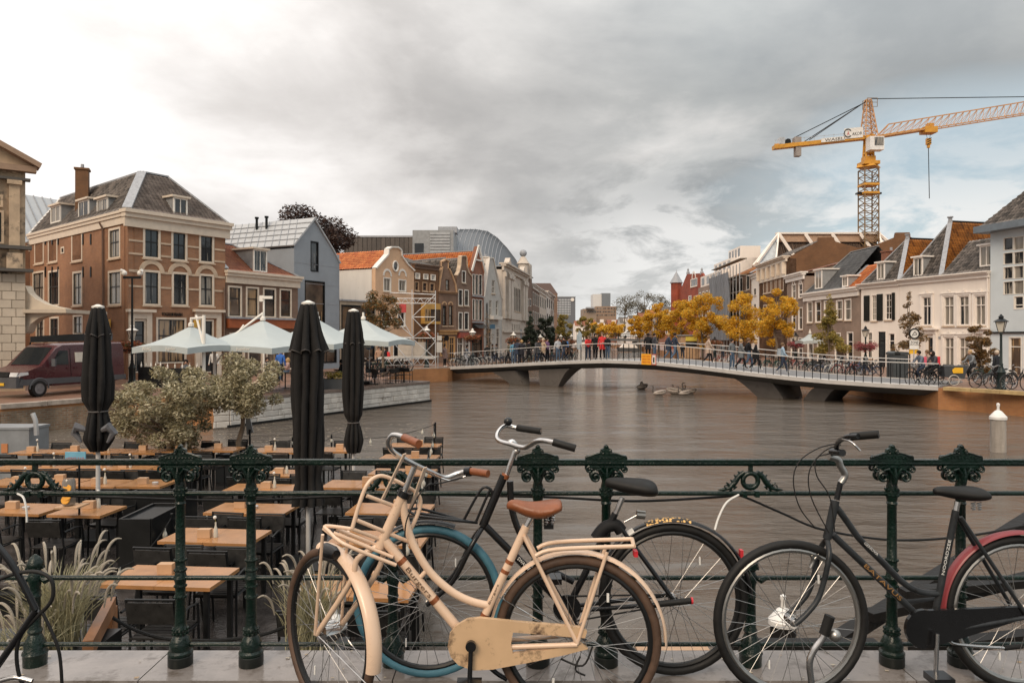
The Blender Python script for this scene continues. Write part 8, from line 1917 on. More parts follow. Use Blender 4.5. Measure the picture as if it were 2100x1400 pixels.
def main_post(px):
 x=RX(px);zb=KZ;m=MB();z=lambda y:RZ(y)
 m.lathe([(.052,zb),(.054,z(1345)),(.054,z(1340)),(.058,z(1338)),(.058,z(1334)),(.050,z(1330)),(.052,z(1318)),(.040,z(1306)),(.030,z(1300)),(.034,z(1294)),(.036,z(1290)),(.030,z(1286)),(.026,z(1276)),(.0235,z(1225)),(.027,z(1222)),(.0235,z(1218)),(.0235,z(1203)),(.027,z(1200)),(.024,z(1196)),(.027,z(1190)),(.032,z(1184)),(.027,z(1178)),(.024,z(1170)),(.028,z(1167)),(.0235,z(1163)),(.0235,z(1150)),(.028,z(1147)),(.023,z(1143)),(.0215,z(1035)),(.026,z(1031)),(.022,z(1027)),(.028,z(1016)),(.030,z(1008)),(.025,z(1000)),(.026,z(996)),(.021,z(988)),(.022,z(975)),(.030,z(962)),(.035,z(956))],20,(x,RY,0))
 po=m.build('post',M_green,rl_,smooth=True,angle=30)
 m=MB();m.lathe([(.056,zb),(.0575,zb+.004),(.0575,z(1342)),(.055,z(1341))],20,(x,RY,0));m.build('base_ring',M_base,po,smooth=True)
 m=MB()
 for y_ in(1147,1167,1200,1222):ringbumps(m,x,z(y_),.026)
 for y_ in(1003,1014):ringbumps(m,x,z(y_),.028,10,.0075)
 for y_ in(1288,1296):ringbumps(m,x,z(y_),.034,12,.007)
 m.build('bead_rings',M_green,po,smooth=True)['kind']='stuff'
 m=MB();zc=z(975)
 m.prism([(x-.088,RY-.014,z(953)),(x+.088,RY-.014,z(953)),(x+.080,RY-.014,z(958)),(x+.042,RY-.014,z(964)),(x+.020,RY-.014,z(985)),(x-.020,RY-.014,z(985)),(x-.042,RY-.014,z(964)),(x-.080,RY-.014,z(958))],(0,.028,0))
 for s in(-1,1):
  for yy in(-.024,.024):
   spiral(m,x+s*.052,z(976),.026,1.3,-s,.0085,RY+yy);spiral(m,x+s*.083,z(961),.016,1.1,-s,.0065,RY+yy)
   m.tube([(x+s*.004,RY+yy*1.1,z(990)),(x+s*.010,RY+yy*1.3,z(970)),(x+s*.030,RY+yy*1.4,z(959)),(x+s*.052,RY+yy*1.3,z(962))],[.009,.008,.007,.004],6)
  m.sphere((x+s*.052,RY,z(977)),.022,8,6);m.sphere((x+s*.084,RY,z(961)),.013,8,6)
 m.tube([(x,RY-.03,z(988)),(x,RY-.036,z(970)),(x,RY-.03,z(957))],[.011,.009,.005],6)
 m.build('capital',M_green,po,smooth=True,angle=50)['kind']='stuff'
 m=MB();q=lambda a,y_:(x+a,RY-.011,z(y_))
 m.prism([q(-.101,943),q(-.101,937),q(-.094,933),q(-.070,933),q(-.052,930),q(-.044,928.5),q(-.030,928),q(-.026,921),q(-.012,918),q(-.009,913.5),q(0,910.5),q(.009,913.5),q(.012,918),q(.026,921),q(.030,928),q(.044,928.5),q(.052,930),q(.070,933),q(.094,933),q(.101,937),q(.101,943)],(0,.022,0))
 for s in(-1,1):spiral(m,x+s*.021,z(926),.010,1.2,s,.0038,RY-.014);m.tube([q(s*.032,928),q(s*.054,930),q(s*.072,933),q(s*.098,936)],.004,6)
 for i in range(9):m.sphere((x-.064+i*.016,RY-.013,z(938)),.0045,6,4)
 m.sphere((x,RY-.008,z(915)),.008,8,6);m.build('pediment',M_green,po,smooth=True,angle=35)['kind']='stuff'
for px in(-360,-215,370,515,1103,1243,1829,1970,2557,2700):main_post(px)
def short_post(px):
 x=RX(px);z=RZ;m=MB()
 m.lathe([(.052,KZ),(.054,z(1340)),(.058,z(1336)),(.050,z(1330)),(.048,z(1316)),(.034,z(1304)),(.028,z(1298)),(.034,z(1292)),(.026,z(1284)),(.0235,z(1225)),(.028,z(1221)),(.024,z(1216)),(.024,z(1200)),(.030,z(1192)),(.032,z(1184)),(.028,z(1176)),(.022,z(1170)),(.030,z(1166)),(.038,z(1160)),(.036,z(1152)),(.022,z(1142)),(.006,z(1136))],18,(x,RY,0));po=m.build('short_post',M_green,rl_,smooth=True,angle=40)
 m=MB()
 for k in range(4):ringbumps(m,x,z(1163-k*6),.036-k*.007,10-k,.007)
 for s in(-1,1):m.tube([(x+s*.03,RY,z(1184)),(x+s*.05,RY,z(1188)),(x+s*.075,RY,z(1184))],[.012,.02,.012],8)
 m.build('finial_scales',M_green,po,smooth=True)['kind']='stuff'
 m=MB();cz=z(985);m.tube([(x+.036*cos(pi*i/12),RY,cz+.036*sin(pi*i/12))for i in range(24)],.0125,8,closed=True);m.box((x,RY,z(959)),(.018,.02,.03));
 for i in range(3):m.sphere((x-.012+i*.012,RY,cz-.024),.010,6,5)
 for s in(-1,1):
  P=[(x+s*.03,RY,z(968)),(x+s*.055,RY,z(975)),(x+s*.075,RY,z(988)),(x+s*.10,RY,z(1000)),(x+s*.13,RY,z(1003)),(x+s*.155,RY,z(1004))]
  m.tube(P,[.012,.013,.015,.012,.008,.003],8);spiral(m,x+s*.118,z(996),.016,1.2,s,.005,RY-.006)
  for a,b,c_ in((.05,970,966),(.068,978,973),(.085,988,983),(.102,996,990),(.07,996,1004),(.09,1002,1007)):m.tube([(x+s*a,RY,z(b)),(x+s*(a+.012),RY,z(c_))],[.009,.002],6)
  m.box((x+s*.03,RY,z(1012)),(.02,.03,.03))
 m.build('ring_ornament',M_green,rl_,smooth=True,angle=50)['kind']='stuff'
for px in(-652,72,806,1539,2270):short_post(px)
# ------------------------------------------------------------------ bicycles leaning on the railing
M_cf=mat('cream bicycle enamel',(.70,.50,.355),.3,var=.05,scale=6,coat=.3,dirt=((.20,.10,.045),34,.63));M_cf2=mat('tan chain case',(.58,.39,.23),.4,var=.1,scale=5,dirt=((.07,.04,.025),9,.56))
M_bf=mat('black bicycle enamel',(.014,.014,.015),.25,var=.3,coat=.3);M_gf=mat('worn charcoal enamel',(.040,.044,.048),.35,var=.4,scale=14,dirt=((.012,.011,.010),18,.55))
M_btyre=mat('brown tyre rubber',(.085,.048,.030),.7,var=.3,scale=20);M_blt=mat('blue tyre rubber',(.05,.15,.20),.6,var=.2,scale=15);M_rimb=mat('black rim',(.02,.02,.02),.3);M_rims=mat('dull steel rim',(.35,.34,.32),.3,metal=.9,var=.2)
M_leath=mat('brown leather',(.21,.065,.022),.4,var=.25,scale=9,bump=.15,bscale=60);M_cop=mat('copper band',(.35,.12,.05),.3,metal=.6);M_spoke=mat('steel spoke',(.30,.29,.28),.3,metal=.9);M_redr=mat('red reflector',(.55,.03,.04),.25)
def crv(P,k=5):
 P=[Vector(p)for p in P];out=[]
 for i in range(len(P)-1):
  p0,p1,p2,p3=P[max(i-1,0)],P[i],P[i+1],P[min(i+2,len(P)-1)]
  for j in range(k):t=j/k;out.append(.5*((2*p1)+(p2-p0)*t+(2*p0-5*p1+4*p2-p3)*t*t+(3*p1-p0-3*p2+p3)*t**3))
 return out+[P[-1]]
def dot_mat():
 m,nt,p=principled('yellow dotted tape');L=nt.links.new;tc=nt.nodes.new('ShaderNodeTexCoord');v=nt.nodes.new('ShaderNodeTexVoronoi');v.inputs['Scale'].default_value=62;v.inputs['Randomness'].default_value=.7;L(tc.outputs['Object'],v.inputs[0])
 L(ramp_n(nt,v.outputs['Distance'],[(.42,(.85,.50,.16)),(.50,(.02,.015,.01))]),p.inputs['Base Color']);p.inputs['Roughness'].default_value=.4;return m
class Bike:
 def __init__(s,label,D0,x0,D1,x1):s.D0,s.x0,s.D1,s.x1=D0,x0,D1,x1;s.r=thing('bicycle',label,'bicycle',(W(x0,1400,D0).x,D0,KZ),group=None)
 def p(s,x,y,dy=0.0):t=(x-s.x0)/(s.x1-s.x0);return W(x,y,s.D0+(s.D1-s.D0)*t+dy)
 def t(s,name,segs,r,mt,parent=None,n=10,curve=True,sx=1.0):
  m=MB()
  for P in segs:
   Q=[s.p(*q)if not isinstance(q,Vector)else q for q in P];m.tube(crv(Q)if(curve and len(Q)>2)else Q,r,n,sx=sx)
  return m.build(name,mt,parent or s.r,smooth=True,angle=60)
 def wheel(s,c,f,R,tm,rm,lean=0.0,n=48,dynamo=False):
  """c hub, f forward direction in plan"""
  f=Vector((f[0],f[1],0)).normalized();u=Vector((0,lean,1)).normalized();ax=f.cross(u).normalized();s.c,s.f,s.u,s.ax,s.R=c,f,u,ax,R
  P=lambda a,rr:c+f*(rr*cos(a))+u*(rr*sin(a))
  m=MB();m.tube([P(2*pi*i/n,R-.019)for i in range(n)],.0195,10,closed=True);w=m.build('wheel',tm,s.r,smooth=True)
  m=MB();m.tube([P(2*pi*i/n,R-.044)for i in range(n)],.013,8,closed=True,sx=1);m.build('rim',rm,w,smooth=True)
  m=MB();h=R-.048
  for i in range(36):
   a=2*pi*i/36;sd=1 if i%2 else-1;k=1 if(i//2)%2 else-1;m.tube([P(a,h),P(a+k*1.25,.028)+ax*(sd*.032)],.0013,4,cap=False)
  m.build('spokes',M_spoke,w)['kind']='stuff'
  m=MB();rr=.045 if dynamo else .02
  m.tube([c-ax*.055,c-ax*.036,c-ax*.034,c+ax*.034,c+ax*.036,c+ax*.055],[.008,.012,rr,rr,.012,.008],12);m.build('hub',M_chrome,w,smooth=True,angle=30)
  for a in(2.2,5.2):m=MB();q=P(a,R*.62);m.bar(q-u*.018,q+u*.018,.006,.010);m.build('spoke_reflector',M_board,w)
  return w
 def fender(s,a0,a1,mt,name='mudguard',wd=.029,dr=.018,parent=None,sk=.014):
  m=MB();n=30;k=9;R=s.R+dr
  for i in range(n+1):
   a=radians(a0+(a1-a0)*i/n)
   for j in range(k):b=pi*j/(k-1);rr=R+.006-sk*(1-sin(b));m.v.append(tuple(s.c+s.f*(rr*cos(a))+s.u*(rr*sin(a))+s.ax*(wd*cos(b))))
  for i in range(n):
   for j in range(k-1):m.f.append((i*k+j,i*k+j+1,(i+1)*k+j+1,(i+1)*k+j))
  return m.build(name,mt,parent or s.r,smooth=True,angle=70)
 def rim_pt(s,a,dr=0.0,o=0.0):a=radians(a);return s.c+s.f*((s.R+dr)*cos(a))+s.u*((s.R+dr)*sin(a))+s.ax*o
 def saddle(s,pts,mt,w=(.02,.03,.065,.085,.07),dy=0.0):
  """pts: nose to tail, (x, ytop)"""
  m=MB();n=len(pts);k=14
  for i,(x,y,th)in enumerate(pts):
   q=s.p(x,y,dy);hw=w[i]
   for j in range(k):
    a=2*pi*j/k;m.v.append((q.x,q.y+hw*cos(a),q.z-th/2+(th/2)*(sin(a)if sin(a)>0 else sin(a)*1.0)))
  for i in range(n-1):
   for j in range(k):m.f.append((i*k+j,i*k+(j+1)%k,(i+1)*k+(j+1)%k,(i+1)*k+j))
  m.f+=[tuple(range(k)),tuple((n-1)*k+j for j in reversed(range(k)))]
  me=m.build('saddle',mt,s.r,smooth=True,angle=180);me.modifiers.new('s','SUBSURF').levels=2;me.modifiers['s'].render_levels=2;return me
# ---- cream bicycle
A=Bike('cream enamelled city bicycle with brown saddle and front carrier, front wheel turned',3.12,1184,3.10,775)
A.wheel(A.p(1184,1308),(-1,.10),.35,M_btyre,M_rimb);A.fender(12,182,M_cf,'rear_mudguard',wd=.026,sk=.012);end=A.rim_pt(168,.02,0)
c=A.c;
for sd in(-1,1):m=MB();m.tube([c+A.ax*sd*.05,A.rim_pt(180-152,.02,sd*.03)],.003,5);m.build('mudguard_stay',M_chrome,A.r)
c_r=Vector(A.c);ax_r=Vector(A.ax)
T_=lambda name,segs,r,mt=M_cf,**kw:A.t(name,segs,r,mt,**kw)
T_('down_tube',[[(786,1104),(966,1320)]],.0205);T_('top_tube',[[(826,1022),(831,1064),(848,1116),(882,1172),(926,1212),(966,1232),(1004,1241)]],.0165);T_('head_tube',[[(828,1012),(778,1122)]],.022)
T_('seat_tube',[[(966,1322),(1079,1078)]],.0175);T_('cross_strut',[[(856,1190),(876,1168)]],.010)
for sd in(-1,1):
 o=ax_r*sd*.055;T_('seat_stay',[[A.p(1075,1096)+o*.3,c_r+o]],.009);T_('chain_stay',[[A.p(968,1323)+o*.5,c_r+o+Vector((0,0,-.004))]],.011)
 T_('rack_leg',[[A.p(1244,1124)+o,c_r+o]],.008)
 T_('rear_rack',[[A.p(1100,1131)+o,A.p(1142,1118)+o,A.p(1298,1112)+o]],.009)
T_('rear_rack',[[A.p(1298,1112)-ax_r*.055,A.p(1298,1112)+ax_r*.055]],.009);T_('bottom_bracket',[[A.p(966,1322)-ax_r*.04,A.p(966,1322)+ax_r*.04]],.024)
m=MB();q=A.p(1302,1132);m.box((q.x,q.y-.01,q.z),(.016,.04,.024));m.build('rear_light',M_redr,A.r)
for t0,nm in((.30,0),(.38,0),(.75,0)):
 a,b=A.p(966,1322),A.p(1079,1078);q=a.lerp(b,1-t0);e=(b-a).normalized();m=MB();m.tube([q-e*.008,q+e*.008],.0183,12);m.build('copper_band',M_cop,A.r)
a,b=A.p(786,1104),A.p(966,1320);e=(b-a).normalized()
for t0 in(.21,.58):q=a.lerp(b,t0);m=MB();m.tube([q-e*.01,q+e*.01],.0212,14);m.build('copper_band',M_cop,A.r)
nrm=Vector((0,-1,0));up_=Vector((-e.z,0,e.x))if e.x>0 else Vector((e.z,0,-e.x));up_=Vector((-e.z,0,e.x)).normalized()
M_ink=mat('brown lettering',(.12,.07,.04),.5)
text3(A.r,'Burgers',a.lerp(b,.27)+Vector((0,-.0215,0))-up_*.012,e,up_,(b-a).length*.27,.026,M_ink,depth=.0006)
text3(A.r,'Burgers',A.p(1006,1236)+Vector((0,-.019,0)),(A.p(1079,1078)-A.p(966,1322)),Vector((-.9,0,.45)),.09,.012,M_ink,depth=.0005)
P=[(918,1325),(922,1300),(935,1283),(958,1270),(985,1267),(1060,1275),(1150,1282),(1190,1286),(1204,1294),(1200,1308),(1150,1304),(1052,1296),(1048,1320),(1052,1340),(1150,1328),(1196,1322),(1206,1330),(1160,1342),(1090,1357),(1010,1372),(970,1374),(940,1363),(924,1346)]
m=MB();m.prism([A.p(x,y,-.055)for x,y in P],(0,.022,0));ccs=m.build('chain_case',M_cf2,A.r)
T_('crank',[[A.p(966,1324,-.075),A.p(963,1398,-.085)]],.010,M_bf);m=MB();q=A.p(966,1322,-.07);m.tube([q,q-Vector((0,.02,0))],.022,14);m.build('crank_bolt',M_bf,A.r);m=MB();q=A.p(962,1404,-.12);m.box((q.x,q.y,q.z),(.10,.09,.022));m.build('pedal',M_bf,A.r)
T_('crank',[[A.p(968,1322,.05),A.p(1010,1372,.06),A.p(1040,1392,.06)]],.010,M_bf)
for tx,ty in((1215,1385),(1205,1330)):pass
T_('seat_post',[[(1079,1080),(1090,1060)]],.0125,M_chrome);A.saddle([(1038,1030,.03),(1052,1020,.05),(1085,1030,.07),(1120,1026,.075),(1148,1022,.05),(1153,1030,.03)],M_leath,(.014,.03,.05,.085,.08,.04))
for x in(1122,1134):
 m=MB();m.tube([A.p(x+4*cos(i*1.1),1056+i*.9,-.03+.008*sin(i*1.1))for i in range(22)],.0028,5);m.build('saddle_spring',M_chrome,A.r)
m=MB();q=A.p(1125,1070);m.box((q.x,q.y,q.z),(.04,.04,.05));m.build('rear_lamp',M_bf,A.r)
T_('gear_cable',[[A.p(1150,1350,-.03),A.p(1195,1364,-.05),A.p(1215,1325,-.05)],[A.p(1190,1345),A.p(1180,1372),A.p(1200,1384)]],.004,M_rubber)
fd=Vector((-.70,.71,0)).normalized();A.wheel(W(673,1294,3.20),fd,.35,M_btyre,M_rimb,lean=.10,dynamo=True);A.fender(80,190,M_cf,'front_mudguard',wd=.035,sk=.026)
c_f,ax_f=Vector(A.c),Vector(A.ax)
crown=A.p(778,1118);far_=1 if ax_f.y>0 else-1
for sd in(-1,1):
 o=ax_f*sd*.055;mid=c_f.lerp(crown,.62)+o*1.05-fd*.02;T_('fork_leg',[[crown,crown.lerp(mid,.35)+o*.8+fd*.02,mid,c_f+o]],.012)
 T_('rack_strut',[[c_f+o*1.15,W(688,1092,3.10)+o*1.1]],.007)
 m=MB();m.tube([c_f+o,A.rim_pt(196,.015,sd*.03)],.003,5);m.build('mudguard_stay',M_chrome,A.r)
m=MB();q=W(690,1137,3.12);m.tube([q,q+fd*.03,q+fd*.09],[.02,.032,.034],14);m.build('head_lamp',M_bf,A.r,smooth=True,angle=40)
hoop=[(722,1084),(738,1030),(754,992),(776,976),(800,980),(836,998),(858,1014),(862,1036),(850,1070),(836,1096)]
D_=lambda x:3.02+(x-722)/136*.14
T_('front_carrier',[[W(x,y,D_(x))for x,y in hoop],[W(752,1016,D_(752)),W(832,1046,D_(832))],[W(732,1066,D_(732)),W(838,1110,D_(838))]],.0085)
T_('front_carrier',[[W(722,1084,3.02),W(668,1078,3.12),W(676,1090,3.08),W(708,1116,3.00),W(812,1158,3.05)],[W(722,1084,3.02),W(770,1102,3.08),W(812,1120,3.14)],[W(690,1084,3.1),W(800,1128,3.12)],[W(684,1092,3.06),W(806,1142,3.08)],[W(664,1084,3.12),W(706,1116,3.0)]],.0078)
T_('head_ring',[[(832,1006),(826,1018)]],.030,M_bf);T_('stem',[[(828,1012),(852,952)]],.0135,M_chrome)
hb=[W(857,912,2.86),W(830,897,2.94),W(806,892,2.98),W(797,906,3.0),W(806,926,3.03),W(846,950,3.09),W(880,966,3.16),W(912,979,3.22),W(940,970,3.24),W(966,966,3.22),W(1000,971,3.17)]
T_('handlebar',[hb],.0112,M_chrome);T_('grip',[[W(829,897,2.94),W(859,910,2.85)]],.0165,M_leath);T_('grip',[[W(966,966,3.22),W(1001,971,3.17)]],.0165,M_leath);T_('shifter',[[W(954,967,3.23),W(966,966,3.22)]],.021,M_bf);T_('brake_lever',[[W(955,976,3.2),W(925,985,3.2),W(900,978,3.2)]],.004,M_chrome)
for x0,y0,x1,y1,D in((830,930,785,1022,3.02),(872,958,842,1042,3.10)):m=MB();m.bar(W(x0,y0,D),W(x1,y1,D+.04),.022,.005);m.build('carrier_strap',mat('cream strap',(.62,.47,.35),.6),A.r)
T_('brake_cable',[[W(950,978,3.2),W(905,990,3.14),W(870,1000,3.08),W(836,1060,3.06),W(830,1100,3.06)]],.003,M_rubber)
# ---- black bicycle with blue front tyre, behind the cream one
Bk=Bike('black bicycle with blue front tyre and dotted rear mudguard behind the cream one',3.46,877,3.47,1380)
Bk.wheel(Bk.p(878,1231),(-1,0),.35,M_blt,M_rimb,lean=.05,dynamo=True);Bk.fender(40,110,M_bf,'front_mudguard');cf,af=Vector(Bk.c),Vector(Bk.ax)
Bk.wheel(Bk.p(1380,1227),(-1,0),.35,M_rubber,M_rimb,lean=.05);fd2=Bk.fender(28,178,M_bf,'rear_mudguard');cr=Vector(Bk.c)
Bk.fender(70,103,dot_mat(),'dotted_tape',wd=.032,dr=.0215,parent=fd2);Bk.fender(103-52,60,M_board,'white_tape',wd=.032,dr=.0215,parent=fd2)
m=MB();q=Bk.rim_pt(151,.03);q=Bk.rim_pt(151-118,.035)if Bk.rim_pt(33,.035).x>cr.x else Bk.rim_pt(147,.035);m.box(tuple(q),(.014,.03,.035));m.build('rear_reflector',M_redr,Bk.r)
T2=lambda name,segs,r,mt=M_bf,**kw:Bk.t(name,segs,r,mt,**kw)
T2('head_tube',[[(1034,974),(990,1078)]],.020);T2('down_tube',[[(996,1078),(1163,1248)]],.0175);T2('top_tube',[[(1046,986),(1050,1044),(1070,1100),(1112,1156),(1176,1192)]],.0155);T2('seat_tube',[[(1163,1248),(1262,1052)]],.016)
for sd in(-1,1):o=Vector((0,sd*.055,0));T2('seat_stay',[[Bk.p(1268,1074)+o*.3,cr+o]],.010);T2('chain_stay',[[Bk.p(1163,1248)+o*.5,cr+o]],.010);T2('fork_leg',[[Bk.p(990,1080),Bk.p(968,1112)+o,Bk.p(930,1184)+o,cf+o]],.0115)
T2('chain',[[Bk.p(1160,1222,-.05),Bk.p(1378,1218,-.05)],[Bk.p(1160,1276,-.05),Bk.p(1378,1238,-.05)]],.004,M_rubber,curve=False)
m=MB();q=Bk.p(1163,1248,-.05);m.tube([q,q+Vector((0,.006,0))],.065,24);m.build('chain_ring',M_bf,Bk.r)
T2('crank',[[Bk.p(1163,1248,-.07),Bk.p(1130,1192,-.09)],[Bk.p(1163,1248,.05),Bk.p(1200,1312,.07)]],.009);m=MB();q=Bk.p(1128,1186,-.13);m.box(tuple(q),(.10,.09,.025));m.build('pedal',M_bf,Bk.r)
T2('front_rack',[[Bk.p(858,1058,-.09),Bk.p(838,1046,-.05),Bk.p(868,1044,.05),Bk.p(948,1066,.09),Bk.p(978,1071,.0),Bk.p(948,1068,-.09),Bk.p(858,1058,-.09)],[Bk.p(975,1072),Bk.p(1002,1010),Bk.p(1008,1003)],[Bk.p(950,1068),Bk.p(986,1004),Bk.p(1004,1001),Bk.p(1010,1012)],[Bk.p(850,1050),Bk.p(960,1068)]],.0065)
T2('stem',[[(1038,976),(1056,925)]],.0125,M_chrome);T2('stem_collar',[[(1034,980),(1038,972)]],.020,M_cop);T2('stem_neck',[[(1056,926),(1062,922),(1052,906),(1043,909)]],.0135,M_chrome)
T2('handlebar',[[W(1110,883,3.60),W(1060,877,3.66),W(1036,873,3.66),W(1021,887,3.60),W(1022,902,3.52),W(1046,910,3.42),W(1076,917,3.34),W(1104,903,3.24),W(1136,907,3.16),W(1180,918,3.14)]],.0112,M_chrome)
T2('grip',[[W(1061,877,3.66),W(1109,884,3.60)]],.0165,M_rubber);T2('grip',[[W(1134,906,3.16),W(1180,919,3.14)]],.0165,M_rubber);m=MB();q=W(1042,864,3.64);m.sphere(tuple(q),.022,10,7);m.build('bell',M_bf,Bk.r,smooth=True)
T2('seat_post',[[(1262,1054),(1277,1020)]],.0125,M_chrome);Bk.saddle([(1240,982,.035),(1254,977,.055),(1284,979,.075),(1320,980,.085),(1342,986,.07),(1347,996,.04)],M_rubber,(.016,.035,.055,.09,.085,.04),dy=-.03)
T2('lock_bundle',[[(1222,1104),(1240,1082),(1262,1076),(1274,1088)]],.030,mat('black padded lock',(.012,.012,.013),.7));T2('rear_lamp_arm',[[(1280,1070),(1306,1056)]],.004,M_chrome);m=MB();q=Bk.p(1314,1054);m.tube([q-Vector((.02,0,0)),q+Vector((.02,0,-.004))],.02,12);m.build('lamp',M_rims,Bk.r)
q=Bk.p(1060,1146,-.022);text3(Bk.r,'SWAPFIETS',q,Bk.p(1163,1248)-Bk.p(996,1078),Vector((.7,0,.7)),.10,.016,M_board,depth=.0006)
T2('foot_rest',[[Bk.p(1350,1238,-.10),Bk.p(1416,1231,-.10)]],.014,M_rubber);m=MB();q=Bk.p(1417,1231,-.10);m.tube([q,q+Vector((.008,0,0))],.016,12);m.build('reflector',M_redr,Bk.r)
# ---- charcoal bicycle with red rear mudguard
Cb=Bike('charcoal step through bicycle with dull red rear mudguard on the right',3.28,1622,3.40,2092)
Cb.wheel(Cb.p(1622,1270),(-1,-.05),.35,M_rubber,M_rims,lean=.04);cf,af=Vector(Cb.c),Vector(Cb.ax)
Cb.wheel(Cb.p(2092,1256),(-1,-.02),.352,M_rubber,M_rims,lean=.04);Cb.fender(-10,120,mat('dull red mudguard',(.23,.035,.04),.35,var=.15),'rear_mudguard');cr=Vector(Cb.c)
T3=lambda name,segs,r,mt=M_gf,**kw:Cb.t(name,segs,r,mt,**kw)
T3('head_tube',[[(1713,1026),(1696,1104)]],.019);T3('top_tube',[[(1716,1040),(1738,1070),(1764,1106),(1810,1152),(1850,1192),(1884,1212),(1926,1217)]],.0145);T3('down_tube',[[(1708,1096),(1914,1292)]],.0155);T3('seat_tube',[[(1960,1046),(1911,1292)]],.0155)
for sd in(-1,1):o=Vector((0,sd*.05,0));T3('seat_stay',[[Cb.p(1966,1058)+o*.3,cr+o]],.009);T3('chain_stay',[[Cb.p(1914,1292)+o*.5,cr+o]],.010);T3('fork_leg',[[Cb.p(1696,1104),Cb.p(1690,1136)+o,Cb.p(1672,1210)+o,Cb.p(1648,1246)+o,cf+o]],.012)
T3('steerer',[[(1716,1024),(1724,988)]],.0125,M_bf);T3('stem',[[(1724,990),(1733,974),(1724,956),(1718,942),(1700,936)]],.015,M_rims)
T3('handlebar',[[W(1702,930,3.5),W(1712,934,3.36),W(1718,908,3.2),W(1736,896,3.02),W(1760,894,2.95)]],.0112,M_bf);T3('grip',[[W(1744,895,2.99),W(1802,890,2.93)]],.0165,M_rubber);T3('brake_lever',[[W(1728,900,3.05),W(1746,906,2.96),W(1764,924,2.94)]],.0045,M_chrome);T3('shifter',[[W(1706,926,3.3),W(1728,928,3.2)]],.016,M_bf)
for P in([(1724,908),(1680,918),(1640,945),(1627,985),(1640,1040),(1672,1082)],[(1724,912),(1690,925),(1660,965),(1664,1020),(1700,1092)],[(1700,930),(1674,940),(1675,975),(1702,1020),(1712,1090)]):T3('brake_cable',[[Cb.p(x,y,-.05)for x,y in P]],.0026,M_rubber)
T3('brake_caliper',[[(1664,1138),(1668,1150),(1662,1164)],[(1678,1136),(1670,1146)]],.008,M_rims)
T3('seat_post',[[(1960,1048),(1964,1028)]],.0125,M_chrome);Cb.saddle([(1913,1000,.03),(1928,996,.045),(1960,997,.06),(1995,996,.07),(2016,1000,.05),(2019,1008,.03)],M_rubber,(.015,.03,.05,.085,.08,.04))
m=MB()
for x in(1996,2008):m.tube([Cb.p(x+5*cos(i*1.1),1030+i*.8,-.02)for i in range(20)],.0026,5)
m.build('saddle_springs',M_chrome,Cb.r)['kind']='stuff'
m=MB();m.prism([Cb.p(1896+38*cos(a*pi/12),1290+40*sin(a*pi/12),-.045)for a in range(5,20)]+[Cb.p(2092,1244,-.045),Cb.p(2104,1256,-.045),Cb.p(2090,1272,-.045)],(0,.02,0));m.build('chain_case',M_bf,Cb.r)
T3('crank',[[Cb.p(1922,1298,-.07),Cb.p(1919,1384,-.075)]],.0095,M_chrome);m=MB();q=Cb.p(1926,1390,-.11);m.box(tuple(q),(.09,.09,.03));m.build('pedal',M_bf,Cb.r);T3('kickstand',[[(1944,1306),(1962,1320),(2062,1328)]],.007,M_chrome);T3('kickstand_foot',[[(2060,1328),(2096,1324)]],.011,M_rubber)
a,b=Cb.p(1708,1096),Cb.p(1914,1292);e=(b-a).normalized();text3(Cb.r,'BATAVUS',a.lerp(b,.30)+Vector((0,-.0168,0))-Vector((-e.z,0,e.x))*.009,e,Vector((-e.z,0,e.x)),(b-a).length*.36,.018,mat('gold lettering',(.32,.17,.06),.4),depth=.0006)
text3(Cb.r,'GENOVA',Cb.p(1768,1112)+Vector((0,-.016,0)),Cb.p(1798,1140)-Cb.p(1768,1112),Vector((.7,0,.7)),.085,.012,M_board,depth=.0005)
text3(Cb.r,'NOORDZEE',Cb.p(1932,1176)+Vector((0,-.017,0)),Cb.p(1960,1046)-Cb.p(1911,1292),Vector((-1,0,.2)),.16,.013,M_board,depth=.0005)
# ---- handlebar end of another bicycle, and the cables of the one cut off at the left edge
E=Bike('chrome handlebar with black grip rising from the bottom edge, right of centre',2.6,1600,2.6,1800)
E.t('handlebar',[[(1668,1480),(1664,1400),(1660,1360),(1668,1334),(1684,1312),(1692,1296)]],.0115,M_chrome);E.t('grip',[[(1690,1300),(1702,1262)]],.018,M_rubber);m=MB();q=E.p(1712,1302);m.sphere(tuple(q),.022,12,8);m.build('bell',M_rims,E.r,smooth=True)
Lb=Bike('black bicycle frame with looping cables cut off at the left edge',2.75,0,2.75,100)
Lb.t('frame',[[(-60,1060),(20,1150),(74,1250)],[(74,1250),(40,1300),(-30,1400)]],.0125,M_bf);Lb.t('cable_lock',[[(-20,1196),(30,1176),(76,1172),(106,1190),(106,1230),(74,1266),(44,1300),(34,1340),(42,1392),(70,1440)]],.007,M_rubber);Lb.t('cable',[[(84,1250),(104,1290),(122,1340),(128,1420)]],.006,M_rubber);Lb.t('lever',[[(-5,1396),(30,1388),(66,1396)]],.009,M_chrome)
